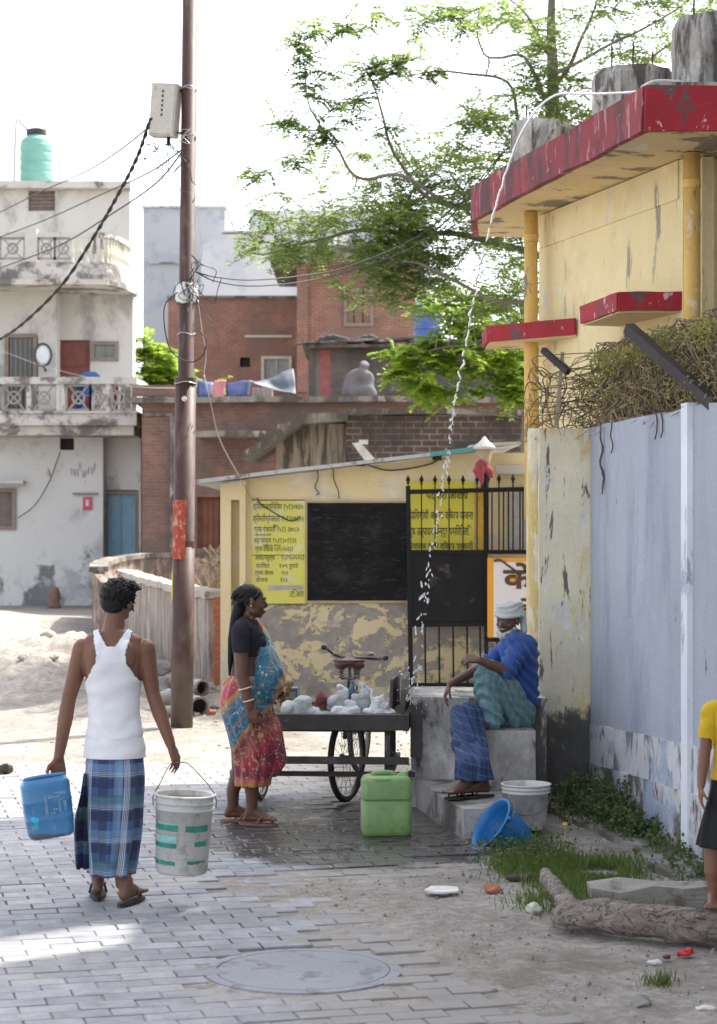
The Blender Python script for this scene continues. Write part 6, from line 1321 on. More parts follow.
# --- dead creeper tangle on the wall
T = thing('dry_creeper', 'tangled heap of dry creeper stems on top of the blue wall', 'creeper', (wx(12.4)+.1, 12.6, 2.66)); r_ = random.Random(8)
stem1 = simple('dry_stem_pale', (.27,.20,.115), .9, .35, 20, .2); stem2 = simple('dry_stem_dark', (.10,.08,.05), .9, .35, 20, .2)
def topz_(d): return 2.66+.62*math.sin(min(1, max(.05, (15.0-d)/.9))*PI/2)*(.8+.25*noise.noise(V((d*1.9,1,0))))
b1, b2_ = NB(), NB()
for k in range(1000):
    d = r_.uniform(11.0, 14.75); x = wx(min(d,14.3))+(r_.uniform(-.06,.42) if d < 14.25 else r_.uniform(-.34,.30)); hmax = topz_(d); z = 2.68+(hmax-2.68)*r_.random()**.8
    p = [V((x, d, z))]; dirv = V((r_.uniform(-.5,.5), r_.uniform(-1,1), r_.uniform(-.5,.6)))
    for j in range(r_.randint(4,8)):
        dirv = (dirv+rvec(r_)*.7+V((0,0,-.08))).normalized(); q = p[-1]+dirv*r_.uniform(.08,.19); q.y = min(q.y, 14.8); q.x = min(max(q.x, wx(q.y)-(-.03+.09*(r_.random() < .08) if q.y < 14.25 else .38)), wx(q.y)+.5)
        q.z = min(q.z, topz_(q.y)+.05); q.z = max(q.z, 2.672 if q.x > wx(q.y) else 2.58); p.append(q)
    sp_ = smooth_path(p, 3); r0_ = r_.uniform(.0025,.0065); tube(b1 if r_.random() < .6 else b2_, sp_, [r0_*(1-.75*i_/len(sp_)) for i_ in range(len(sp_))], 5)
o = obj('pale_stems', b1, stem1, T); o['kind'] = 'stuff'; o = obj('dark_stems', b2_, stem2, T); o['kind'] = 'stuff'
for q in ([(596,420,13.9),(600,440,13.88),(596,460,13.87),(602,480,13.86),(606,494,13.85)],[(597,430,13.9),(592,455,13.9),(588,478,13.9)],[(600,470,13.88),(605,490,13.87)],[(660,408,12.4),(668,425,12.36),(678,438,12.33)],[(610,422,13.6),(603,440,13.6),(600,452,13.6)],[(655,412,12.5),(652,428,12.48),(662,440,12.46)]):
    b = NB(); tube(b, smooth_path([V((wx(d)-.02, d, ZZ(y,d))) if True else 0 for x, y, d in q], 4), .005, 5)
    for v in b.verts: v.co += noise.noise_vector(V((v.co.y*1, v.co.z*9, 1)))*V((.01,.05,0)).length*.6
    obj('hanging_stem', b, stem2, T)
Lv = Leaves()
for k in range(11000):
    d = r_.uniform(11.0, 14.7); x = wx(d)+r_.uniform(-.08,.45); hm = topz_(d); z = hm-abs(r_.gauss(0,.10)) if r_.random() < .7 else 2.68+(hm-2.68)*r_.random()
    if noise.noise(V((x*4,d*4,z*5))) < .05: continue
    Lv.leaf(V((x,d,z)), rvec(r_), rvec(r_), r_.uniform(.02,.042), r_.uniform(.010,.018))
Lv.build('dry_leaves', leafmat('dry_creeper_leaf', [(.20,.14,.06),(.33,.27,.10),(.31,.32,.10),(.40,.37,.15)], .4), T, 'stuff')
bwm = simple('charred_beam', (.035,.028,.024), .8, .4, 6, .5, bs=20)
b = NB(); bar(b, W(632,326,12.3)+V((0,.15,0)), W(716,411,11.35)+V((.03,0,0)), .060, .064); cutup(b, 4); jag(b, .008, 8); obj('wooden_beam', b, bwm, None, label='dark charred wooden beam slanting down over the creeper', cat='beam')
b = NB(); bar(b, W(543,350,14.1), W(568,372,13.9), .04, .04); cutup(b, 3); jag(b, .006, 8); obj('wooden_stick', b, bwm, None, label='short dark stick leaning on the creeper above the pillar', cat='stick')
b = NB(); bar(b, W(556,425,14.3), W(563,352,14.3), .028, .024); cutup(b, 4); jag(b, .006, 9); obj('wooden_stake', b, simple('pale_stake', (.36,.30,.20), .9, .3, 9), None, label='pale thin stake standing on the pillar top', cat='stake')
# --- weeds at the wall foot
wl1 = leafmat('weed_leaf', [(.03,.06,.02),(.05,.09,.03),(.09,.14,.05),(.12,.13,.06)], .35); r_ = random.Random(15)
Lv = Leaves(); st = NB()
for k in range(330):
    d = r_.choice([r_.uniform(10.0,14.1), r_.uniform(12.3,14.1)]); lush = 1 if d > 12.2 else .6+.3*noise.noise(V((d*3,0,0)))
    x = wx(d)-.04-abs(r_.gauss(0,.13))*(1.3 if d > 12.6 else .8); hgt = r_.uniform(.05,.22)*lush*(1.35 if 12.9 < d < 13.8 else .8)
    p = V((x, d, .02)); q = p+V((r_.uniform(-.07,.02), r_.uniform(-.07,.03), hgt)); tube(st, [p, p.lerp(q,.5)+V((.01,0,.02)), q], [.003,.0025,.0015], 4, False)
    for i in range(int(7+hgt*70)):
        t_ = r_.uniform(.1,1.05); pp = p.lerp(q, t_)+rvec(r_)*.03; nn = (rvec(r_)+V((0,-.3,.7))).normalized(); Lv.leaf(pp, rvec(r_), nn, r_.uniform(.02,.042), r_.uniform(.014,.028))
T = thing('wall_weeds', 'low leafy weeds growing along the foot of the blue wall', 'weeds', (wx(12.8)-.1, 12.8, 0)); T['kind'] = 'stuff'
o = obj('stems', st, simple('weed_stem', (.08,.09,.04), .8), T); o['kind'] = 'stuff'; Lv.build('leaves', wl1, T, 'stuff')
# --- grass
gr = leafmat('grass_blade', [(.05,.09,.02),(.08,.14,.03),(.11,.18,.045),(.22,.21,.10)], .35); Lv = Leaves(); r_ = random.Random(23)
cnt = 0
spots = [(G(575,880),.42,.9,5200),(G(540,868),.30,.55,1800),(G(520,872),.14,.3,500),(G(610,872),.25,.5,1300),(G(505,862),.12,.3,350),(G(660,985),.08,.12,160),(G(560,905),.25,.25,900)]
for c, rx, ry, n_ in spots:
    for k in range(n_):
        x = c.x+r_.gauss(0,.42)*rx; y = c.y+r_.gauss(0,.42)*ry
        if x > wx(y)-.35 and r_.random() < .8: continue
        if noise.noise(V((x*3.3,y*3.3,0))) < -.22: continue
        h_ = r_.uniform(.025,.085)*(1.1+.8*noise.noise(V((x*2.2,y*2.2,5)))); d_ = (V((r_.gauss(0,.35), r_.gauss(0,.35), 1))).normalized()
        p = V((x,y,gh(x,y)-.005)); Lv.leaf(p, d_, rvec(r_), h_, .006)
Lv.build('grass', gr, None, 'stuff')
Lv = Leaves()
for k in range(900):
    x = r_.gauss(XX(528,11.9),.14); y = r_.gauss(11.9,.28); p = V((x,y,.01+abs(r_.gauss(0,.05)))); Lv.leaf(p, rvec(r_), (rvec(r_)+V((0,0,1))).normalized(), r_.uniform(.02,.04), .018)
Lv.build('ground_cover', wl1, None, 'stuff')
b = NB(); p = V((XX(565,12.3),12.3,.13)); 
for k in range(7): ell(b, p+V((.010*math.cos(k*.9), .010*math.sin(k*.9)*.6, .010*math.sin(k*.9)*.6)), (.009,.005,.005), None, 1)
tube(b, [p+V((0,0,-.12)), p], .003, 5); obj('yellow_flower', b, simple('flower_yellow', (.6,.42,.02), .6), None, label='small yellow wild flower among the weeds by the pillar', cat='flower')
# twigs behind the parapet
b = NB(); r_ = random.Random(2)
for k in range(16):
    p = W(r_.uniform(200,222), 592, 27.5); tube(b, smooth_path([p, p+V((r_.uniform(-.2,.2),0,.3)), p+V((r_.uniform(-.35,.35),0,r_.uniform(.35,.65)))], 3), .012, 5)
o = obj('dry_twigs', b, stem1, None, label='dry bent twigs sticking up behind the parapet near the shed', cat='twigs'); o['kind'] = 'stuff'

# ================================================================ people
def skinm(name, col, rough=.48):
    n = NT(name); v = n.co()
    c = n.ramp(n.noise(v, 7, 6, .6), [(.3, mulc(col, .82)), (.7, mulc(col, 1.2))])
    return n.fin(c, rough, n.bump(n.noise(v, 90, 5, .7), .12, .002), Subsurface_Weight=.12, Subsurface_Radius=(.02,.008,.004), spec=.45)
sk1 = skinm('brown_skin', (.175,.080,.045)); sk2 = skinm('deep_brown_skin', (.125,.058,.034)); sk3 = skinm('dark_weathered_skin', (.115,.058,.038)); sk4 = skinm('child_skin', (.20,.095,.055))
def hairm(name, col):
    col = mulc(col, .55) if sum(col) < .1 else col
    n = NT(name); v = n.co(); f = n.noise(n.map(v, (1,1,.2)), 110, 4, .7)
    return n.fin(n.ramp(f, [(.35, mulc(col, .4)), (.65, mulc(col, 1.6))]), .5, n.bump(f, 1.0, .006), spec=.25)
hr = hairm('black_hair', (.012,.010,.009)); hg = hairm('white_beard', (.5,.48,.45))
eyew = simple('eye_white', (.6,.57,.52), .25, .05, 5, 0); eyeb = simple('eye_dark', (.01,.008,.006), .1, .05, 5, 0)
def clothm(name, col, col2=None, fr=9, rough=.85, var=.15):
    n = NT(name); v = n.co()
    c = n.ramp(n.noise(v, 6, 5, .6), [(.3, mulc(col, 1-var)), (.7, mulc(col, 1+var))])
    if col2: c = n.mix(n.ss(n.noise(v, fr, 6, .7), .55, .62), c, col2)
    return n.fin(c, rough, n.bump(n.math('ADD', n.noise(v, 260, 2, .5), n.math('MULTIPLY', n.noise(v, 14, 4, .6), 2)), .25, .004), spec=.2, Sheen_Weight=.15 if sum(col) > .3 else 0)
def hand(b, wr, fd, pn, side, curl=.5, sc=1.0, thumb=.6):
    """palm, four unequal bent fingers and a thumb; fd finger direction, pn the way the palm faces, side thumb side"""
    fd = fd.normalized(); pn = (pn-fd*pn.dot(fd)).normalized(); side = (side-fd*side.dot(fd)-pn*side.dot(pn)).normalized()
    K = []
    for i, (o, l) in enumerate(((.033,.083),(.011,.088),(-.011,.085),(-.032,.077))):
        k = wr+(side*o+fd*l)*sc; K.append(k); cap(b, wr+side*o*.45*sc+fd*.01*sc, k, .0165*sc, .0115*sc)
    for i, k in enumerate(K):
        L_ = (.070,.079,.073,.058)[i]*sc; p = k; d = fd+side*(1.5-i)*.05; a = curl*(1+.12*i)
        for j, (fr, r0_, r1_) in enumerate(((.45,.0095,.0085),(.30,.0085,.0075),(.25,.0075,.0062))):
            d = (d.normalized()*math.cos(a)+pn*math.sin(a)).normalized(); pn2 = (pn*math.cos(a)-d*math.sin(a)); q = p+d*L_*fr; cap(b, p, q, r0_*sc, r1_*sc); p = q
    t0 = wr+(fd*.022+side*.020)*sc; t1 = t0+(fd*.6+side*.75+pn*.2).normalized()*.040*sc; t2 = t1+(fd*.85+side*.25+pn*thumb).normalized()*.032*sc; t3 = t2+(fd*.8-side*.1+pn*thumb).normalized()*.026*sc
    chain(b, [t0, t1, t2, t3], [.014*sc, .012*sc, .0105*sc, .0085*sc])
def foot(b, an, toe, sc=1.0, lift=0):
    """ankle point, horizontal toe direction; sole at ankle.z-.075"""
    toe = toe.normalized(); side = V((toe.y, -toe.x, 0)).normalized(); dn = V((0,0,-1)); h = .062*sc
    heel = an+dn*(h-.022)-toe*.035*sc; ball = an+dn*(h-.018)+toe*.125*sc
    chain(b, [an+V((0,0,.03)), heel], [.036*sc, .029*sc]); chain(b, [an, an+dn*h*.4+toe*.07*sc, ball], [.036*sc, .030*sc, .021*sc]); chain(b, [heel, ball+side*.014*sc], [.027*sc, .019*sc]); chain(b, [heel, ball-side*.02*sc], [.026*sc, .018*sc])
    for i, o in enumerate((.030,.012,-.003,-.017,-.030)):
        l = (.050,.048,.042,.036,.028)[i]*sc; cap(b, ball+side*o*sc, ball+side*o*sc*1.1+toe*l-V((0,0,.004)), .0115*sc if i else .014*sc, .0085*sc if i else .0115*sc)
def head(b, c, Rm, sc=1.0, nose=1.0, jaw=1.0):
    """c centre of skull; local +Y faces forward, +Z up; returns transform"""
    def p(x, y, z): return c+Rm @ (V((x, y, z))*sc)
    def e(x, y, z, rx, ry, rz, rot=None): ell(b, p(x,y,z), (rx*sc, ry*sc, rz*sc), (Rm @ rot.to_matrix()) if rot else Rm, 3)
    e(0,-.012,.022,.074,.092,.085); e(0,.018,-.015,.066,.075,.085); e(0,.035,-.062,.048*jaw,.048,.045); e(0,.062,-.088,.026,.024,.020)
    e(0,.074,.028,.055,.022,.012)
    for s_ in (-1, 1):
        e(s_*.040,.055,-.028,.022,.026,.020); e(s_*.048,.02,-.065,.016,.034,.022); e(s_*.077,-.006,-.008,.010,.019,.031, Euler((R(8),0,s_*R(-18)))); e(s_*.030,.078,.004,.018,.010,.009)
    cap(b, p(0,.086,.008), p(0,.105,-.026*nose), .0085*sc, .0120*sc); 
    for s_ in (-1,1): e(s_*.012,.096,-.031,.009,.010,.008)
    e(0,.091,-.058,.023,.012,.0065); e(0,.088,-.069,.020,.012,.0075)
    return p
def eyes(T, p, Rm, sc=1.0, half=True):
    for s_ in (-1, 1):
        b = NB(); ell(b, p(s_*.031,.076,.006), (.0125*sc,.010*sc,.0075*sc), Rm, 2); e_ = obj('eye', b, eyew, T, smooth=True)
        b = NB(); ell(b, p(s_*.031,.0835,.006), (.0062*sc,.004*sc,.0062*sc), Rm, 2); obj('iris', b, eyeb, e_, smooth=True)
        b = NB(); tube(b, smooth_path([p(s_*.016,.088,.024), p(s_*.032,.087,.030), p(s_*.050,.074,.024)], 4), .0032*sc, 6); obj('eyebrow', b, hr, T, smooth=True)
def tufts(b, c, Rm, n_, seed, r=(.08,.098,.09), L=(.012,.04), zmin=-.2, front=True):
    r_ = random.Random(seed)
    for k in range(n_):
        v = rvec(r_)
        if v.z < zmin: continue
        p = c+Rm @ V((v.x*r[0], v.y*r[1], v.z*r[2])); d = (Rm @ (v+rvec(r_)*.7+V((.25,0,.15)))).normalized(); l = r_.uniform(*L); cap(b, p-d*.010, p+d*l, .0062, .0020)
def slipper(T, an, toe, mat, sc=1.0, thick=.014, tilt=0):
    toe = toe.normalized(); side = V((toe.y, -toe.x, 0)); b = NB(); z = an.z-.088*sc; c = an+toe*.045*sc; pts = []
    for k in range(28):
        a = 2*PI*k/28; l = .135*sc*math.cos(a); w = (.043+.008*math.cos(a))*sc*math.sin(a); pts.append(c+toe*l+side*w)
    lo = [b.verts.new((q.x, q.y, z)) for q in pts]; hi = [b.verts.new((q.x, q.y, z+thick)) for q in pts]; b.faces.new(lo[::-1]); b.faces.new(hi)
    for k in range(28): b.faces.new((lo[k], lo[(k+1)%28], hi[(k+1)%28], hi[k]))
    bmesh.ops.recalc_face_normals(b, faces=b.faces); s = obj('sandal', b, mat, T)
    for s_ in (-1, 1):
        b = NB(); tube(b, smooth_path([V((0,0,z+thick))+(c+toe*.0+side*s_*.045*sc)*1-V((0,0,(c).z)), V((0,0,z+thick+.045*sc))+(c+toe*.03+side*s_*.028*sc)-V((0,0,c.z)), V((0,0,z+thick+.035*sc))+(c+toe*.075+side*.008*sc)-V((0,0,c.z)), V((0,0,z+thick+.004))+(c+toe*.10*sc+side*.010*sc)-V((0,0,c.z))], 4), .0065*sc, 7); obj('strap', b, mat, s, smooth=True)
    return s
# ---------------------------------------------------------------- man in white vest
YM = 10.4; sM = F/YM; OM = V((XX(115,YM), YM, 0)); T = thing('person', 'man seen from behind in white vest and blue checked wrap carrying water down the road', 'person', OM)
def m(px, py, dy=0): return V((XX(px, YM), YM+dy, ZZ(py, YM)))
b = NB()
loftring(b, [(m(115,770).x,YM,m(0,795).z,.138,.100),(m(115,760).x,YM,m(0,757).z,.140,.100),(m(114.5,730).x,YM,m(0,735).z,.133,.095),(m(114,705).x,YM,m(0,705).z,.122,.086),(m(113,680).x,YM-.005,m(0,680).z,.140,.098),(m(113,660).x,YM-.01,m(0,660).z,.160,.10),(m(113.5,645).x,YM-.01,m(0,647).z,.165,.088),(m(113.5,636).x,YM-.005,m(0,637).z,.118,.070),(m(113.5,631).x,YM,m(0,630).z,.070,.062)], 32)
chain(b, [m(113.5,640), m(114,622,.01), m(116,608,.02)], [.062,.054,.052])
for px in (93, 134): cap(b, m(113.5,636,-.01), m(px,643,-.01), .050, .050)
for px in (101,127): ell(b, m(px,655,-.075), (.055,.03,.075))
# arms
SL, EL_, WL = m(83,649), m(68.5,698,.02), m(59.5,757,-.03)
chain(b, [SL, SL.lerp(EL_,.45), EL_, EL_.lerp(WL,.35), WL], [.056,.047,.038,.040,.026])
SR, ER, WR = m(145,649), m(153,694,.0), m(171.5,744,-.04)
chain(b, [SR, SR.lerp(ER,.45), ER, ER.lerp(WR,.35), WR], [.056,.047,.037,.040,.026])
hand(b, WL, V((-.02,.04,-1)), V((.15,-1,0)), V((-1,-.1,0)), .42, .98)
hand(b, WR, V((.36,.02,-1)), V((-.85,.35,-.2)), V((.1,1,0)), .36, .98)
# legs
for (kx, ky, kd, ax_, ay, ad, tx_) in ((101,826,.05, 95.5,888,.13,-.10), (119,830,.02, 122,891,-.02,.22)):
    hip = m(103 if kx < 110 else 127, 772); k_ = m(kx, ky, kd); a_ = m(ax_, ay, ad); chain(b, [hip, k_, k_.lerp(a_,.35), a_+V((0,0,.04))], [.085,.050,.042,.032]); 
aL = V((m(94.5,0,0).x, YM+.14, .105)); aR = V((m(127,0,0).x, YM-.02, .098))
cap(b, m(94.5,868,.12), aL, .04, .034); cap(b, m(121.5,862,.0), aR, .038, .033)
foot(b, aL, V((-.12,1,0)), .98); foot(b, aR, V((.35,.95,0)), .98)
hc = m(117,601.5,.04); Rh = Euler((R(-9), R(7), R(-20))).to_matrix(); hp = head(b, hc, Rh, .98)
body = vox(b, .0055, 3); bcopy = body.copy()
o = obj('body', body, sk1, T, smooth=True); eyes(T, hp, Rh)
# hair: short, thick, tousled
b = NB(); hcc = hc+V((.0,-.012,.035)); ell(b, hcc, (.083,.098,.080), Rh, 3); ell(b, hc+Rh @ V((0,-.06,-.02)), (.066,.045,.052), Rh, 3); ell(b, hc+Rh @ V((.02,.03,.085)), (.06,.06,.035), Rh, 3)
tufts(b, hcc, Rh, 1100, 3, (.083,.098,.082), (.001,.013), -.8); tufts(b, hc+Rh @ V((0,-.06,-.02)), Rh, 200, 4, (.066,.045,.052), (.0,.006), -.9); tufts(b, hc+Rh @ V((.015,.02,.075)), Rh, 260, 5, (.075,.075,.035), (.004,.026), 0)
for k in range(10): cap(b, hc+Rh @ V((.05,.0,.07-.008*k)), hc+Rh @ V((.095+.006*math.sin(k*2.3),.01,.085-.014*k)), .012, .003)
obj('hair', vox(b, .0038, 1), hr, T, smooth=True)
vestm = clothm('white_vest_cotton', (.74,.74,.76), var=.05)
x0m = OM.x
def vest(p):
    x, z = abs(p.x-(x0m-.008)), p.z
    if z < .765 or z > 1.445: return False
    if z < 1.15: lim = .152+(1.15-z)*.09
    elif z < 1.30: t_ = (z-1.15)/.15; lim = .150-(.150-.078)*min(1, t_*1.25)**.8
    else: lim = .076+(z-1.30)*.22
    if p.y > YM+.02: lim = lim+.02 if z > 1.2 else lim
    if x > lim: return False
    nk = (z-(1.345 if p.y < YM+.01 else 1.25))
    if nk > 0 and x < .018+nk*.62: return False
    return True
def voff(p): return .010+max(0, 1.12-p.z)*.028+max(0, .87-p.z)*.03+.007*math.sin(p.z*60+p.x*14+6*noise.noise(V((p.x*6,0,p.z*5))))*max(0, min(1, (1.02-p.z)*6))*(1 if p.z > .87 else .15)
sh = shell(bcopy, vest, voff, .004, .008, 12); bmesh.ops.smooth_vert(sh, verts=[v for v in sh.verts if v.is_boundary or any(len(e.link_faces) == 1 for e in v.link_edges)], factor=.5); obj('vest', sh, vestm, T, smooth=True); bcopy.free()
def plaid():
    n = NT('blue_checked_cotton'); uv = n.co('UV'); s = n.sep(uv); u, v = s[0], s[1]
    def stripes(c, per, lo, hi, ph=0):
        f = n.math('FRACT', n.math('ADD', n.math('DIVIDE', c, per), ph)); return n.math('MULTIPLY', n.ss(f, lo-.012, lo+.012), n.ss(f, hi+.012, hi-.012))
    c = n.ramp(n.noise(n.co(), 5, 4), [(.3, (.045,.095,.22)), (.7, (.07,.135,.29))])
    c = n.mix(n.math('MULTIPLY', stripes(v, .17, .0, .30, .35), .75), c, (.018,.026,.075)); c = n.mix(n.math('MULTIPLY', stripes(u, .21, .0, .28), .7), c, (.018,.026,.075))
    c = n.mix(n.math('MULTIPLY', stripes(u, .21, .42, .62), .55), c, (.20,.32,.46)); c = n.mix(n.math('MULTIPLY', stripes(v, .17, .50, .72, .35), .45), c, (.18,.30,.46))
    c = n.mix(n.math('MULTIPLY', stripes(v, .34, .80, .92, .2), .5), c, (.04,.13,.09))
    for a_ in (.66,.70,.74,.78): c = n.mix(n.math('MULTIPLY', stripes(u, .21, a_, a_+.018), .8), c, (.62,.64,.66))
    for a_ in (.36,.41,.46): c = n.mix(n.math('MULTIPLY', stripes(v, .17, a_, a_+.018, .35), .65), c, (.60,.62,.64))
    return n.fin(c, .85, n.bump(n.math('ADD', n.noise(n.co(), 300, 2), n.noise(n.co(), 12, 4)), .3, .004), Sheen_Weight=.15)
lun = plaid(); zz = lambda py: m(0, py).z
b = cloth([(m(110.5,0).x,YM+.03,zz(874),.116,.145),(m(111.5,0).x,YM+.03,zz(858),.128,.148),(m(113,0).x,YM+.02,zz(830),.140,.142),(m(114,0).x,YM+.01,zz(800),.151,.136),(m(115,0).x,YM,zz(775),.152,.124),(m(115,0).x,YM,zz(760),.148,.113),(m(115,0).x,YM,zz(753),.140,.104)], 120, .016, 8, 2, .004, 6, lambda t: 1.15-.8*t)
obj('wrap_skirt', b, lun, T, smooth=True)
b = NB(); uvl = b.loops.layers.uv.new('UVMap'); rows = []; NJ = 16
for j in range(NJ+1):
    t_ = j/NJ; z = zz(772+t_*95); xl, xr = 85-9*min(1, t_*2.2)+1.0*math.sin(t_*7), 92
    rows.append([b.verts.new((m(xl+(xr-xl)*i/8,0).x, YM-.06+.03*math.sin(i*1.7+t_*2)-.0*t_, z)) for i in range(9)])
for j in range(NJ):
    for i in range(8):
        f = b.faces.new((rows[j][i], rows[j][i+1], rows[j+1][i+1], rows[j+1][i]))
        for l, (a_, c_) in zip(f.loops, ((j,i),(j,i+1),(j+1,i+1),(j+1,i))): l[uvl].uv = (.02+c_*.006, a_*.03)
bmesh.ops.solidify(b, geom=b.faces[:], thickness=.008); obj('wrap_end', b, lun, T, smooth=True)
slm = simple('black_rubber_sandal', (.03,.028,.028), .6, .3, 20, .2)
slipper(T, aL, V((-.12,1,0)), slm, 1.02); slipper(T, aR, V((.35,.95,0)), slm, 1.02)

# ---------------------------------------------------------------- woman in saree
YW = 13.1; OW = V((XX(248,YW), YW, 0)); T = thing('person', 'woman in a red and blue patterned saree and black blouse standing beside the cart', 'person', OW)
def w(px, py, dy=0): return V((XX(px, YW), YW+dy, ZZ(py, YW)))
wz = lambda py: ZZ(py, YW); wX = lambda px: XX(px, YW)
b = NB()
loftring(b, [(wX(249),YW,wz(745),.10,.13),(wX(247),YW,wz(712),.145,.16),(wX(246),YW,wz(695),.140,.155),(wX(247),YW,wz(672),.105,.125),(wX(248),YW,wz(655),.105,.130),(wX(249),YW,wz(638),.112,.150),(wX(246),YW,wz(626),.085,.150),(wX(246),YW,wz(618),.06,.09)], 28)
chain(b, [w(246,622), w(250,612), w(252,605)], [.055,.047,.046])
for s_ in (-1, 1): cap(b, w(246,621), w(244,627,s_*.15), .05, .050)
for s_ in (-1, 1): ell(b, w(258,643,s_*.07), (.055,.06,.06))
# near arm (towards the camera)
S_, E_, H_ = w(242,630,-.165), w(243.5,672,-.205), w(252,704,-.20)
chain(b, [S_, S_.lerp(E_,.5), E_, E_.lerp(H_,.35), H_], [.055,.050,.040,.040,.027]); hand(b, H_, V((.22,0,-1)), V((.3,1,0)), V((1,-.1,0)), .25, .9)
S2, E2, H2 = w(245,629,.165), w(252,670,.20), w(268,690,.16); chain(b, [S2, E2, E2.lerp(H2,.4), H2], [.052,.040,.038,.026]); hand(b, H2, V((.8,-.2,-.5)), V((0,-1,0)), V((0,0,1)), .4, .9)
# legs & feet
fA, fB = V((wX(252.5), YW-.06, .098)), V((wX(232), YW+.10, .098))
chain(b, [w(248,735,-.06), w(251,770,-.06), fA+V((0,0,.12)), fA], [.09,.062,.044,.036]); chain(b, [w(243,735,.08), w(240,770,.09), fB+V((0,0,.12)), fB], [.09,.062,.044,.036])
foot(b, fA, V((1,-.22,0)), .95); foot(b, fB, V((1,.05,0)), .95)
hcw = w(251.5,600.5); Rw = Euler((R(-8), 0, R(-82))).to_matrix(); pw_ = head(b, hcw, Rw, 1.0, .8, 1.08)
body = vox(b, .0055, 3); bc = body.copy(); obj('body', body, sk2, T, smooth=True); eyes(T, pw_, Rw)
# hair with long braid down the back
b = NB(); ell(b, hcw+Rw @ V((0,-.022,.030)), (.080,.090,.078), Rw, 3); ell(b, hcw+Rw @ V((0,-.075,-.03)), (.06,.045,.055), Rw, 3)
for s_ in (-1,1): chain(b, [hcw+Rw @ V((s_*.05,.045,.062)), hcw+Rw @ V((s_*.076,.02,.03)), hcw+Rw @ V((s_*.072,-.035,-.02))], [.010,.010,.012])
chain(b, [w(240.5,604,-.02), w(236,618,-.04), w(232.5,638,-.05), w(231,658,-.05), w(230,674,-.05)], [.044,.036,.028,.020,.009])
r_ = random.Random(44)
for k in range(90):
    u_ = rvec(r_); u_.y = -abs(u_.y); p_ = hcw+Rw @ V((u_.x*.078, -.022+u_.y*.090, .030+u_.z*.078)); cap(b, p_, p_+Rw @ V((0,-.03,-.03)), .006, .003)
h_ = vox(b, .006, 2); obj('hair', h_, hr, T, smooth=True)
blm = clothm('black_blouse', (.022,.022,.027))
def blouse(p):
    if p.z < wz(656): return False
    n1 = p.z > wz(620)+.0 and abs(p.y-YW) < .085
    if n1: return False
    if p.z > wz(617): return False
    if abs(p.y-YW) > .155 and p.z < wz(651): return False
    return True
obj('blouse', shell(bc, blouse, .008, .004, .004, 20), blm, T, smooth=True); bc.free()
def sareem(name):
    n = NT(name); v = n.co(); s = n.sep(v); wob = n.math('MULTIPLY', n.math('SUBTRACT', n.noise(v, 4, 4, .6), .5), .16)
    t_ = n.math('ADD', n.math('ADD', s[2], n.math('MULTIPLY', s[0], -.30)), wob)
    f = n.math('DIVIDE', n.math('SUBTRACT', n.math('ADD', s[2], n.math('MULTIPLY', wob, .3)), .25), .85)
    red, pink, blue, yel, mar, gry_ = (.34,.02,.035), (.40,.04,.08), (.010,.12,.20), (.42,.20,.03), (.15,.015,.03), (.15,.12,.10)
    c = n.ramp(f, [(0, pink), (.03, yel), (.075, pink), (.10, mar), (.20, red), (.26, (.35,.10,.06)), (.34, mar), (.37, blue), (.43, blue), (.45, gry_), (.49, blue), (.58, blue), (.60, (.25,.2,.1)), (.62, blue), (.67, (.40,.22,.04)), (.69, red), (.76, pink), (.78, yel), (.80, red), (1, red)][:20], 'LINEAR')
    w1 = n.ss(n.math('ABSOLUTE', n.math('SUBTRACT', n.noise(n.map(v, loc=(2,2,2)), 9, 3, .5, 1.2), .5)), .022, .008)
    t2 = n.math('ADD', n.math('SUBTRACT', s[2], n.math('MULTIPLY', s[0], 1.15)), wob)
    cu2 = n.ramp(n.math('DIVIDE', n.math('SUBTRACT', t2, .3), 1.0), [(0, mar), (.12, red), (.20, (.30,.08,.05)), (.28, mar), (.33, (.35,.14,.03)), (.345, blue), (.42, blue), (.44, gry_), (.48, blue), (.56, blue), (.58, gry_), (.60, blue), (.67, (.40,.2,.04)), (.685, red), (.76, pink), (.79, yel), (.81, red), (1, red)])
    c = n.mix(n.ss(s[2], .40, .45), c, cu2)
    c = n.mix(n.math('MULTIPLY', w1, .6), c, (.45,.33,.2))
    dots = n.ss(n.vor(v, 26), .22, .14); c = n.mix(n.math('MULTIPLY', dots, .55), c, (.66,.52,.42))
    return n.fin(c, .62, n.bump(n.noise(v, 16, 5, .7), .35, .008), Sheen_Weight=.2)
sam = sareem('saree_print')
b = cloth([(wX(252.5),YW,wz(785),.108,.140,.0),(wX(254),YW,wz(772),.122,.150,.01),(wX(255),YW,wz(752),.142,.160,.02),(wX(252),YW,wz(732),.155,.170,.01),(wX(247.5),YW,wz(712),.176,.182),(wX(245.5),YW,wz(697),.165,.176),(wX(246),YW,wz(684),.142,.155),(wX(247),YW,wz(675),.118,.138)], 110, .014, 11, 5, .005, 6, lambda t: 1.2-.9*t)
obj('saree_skirt', b, sam, T, smooth=True)
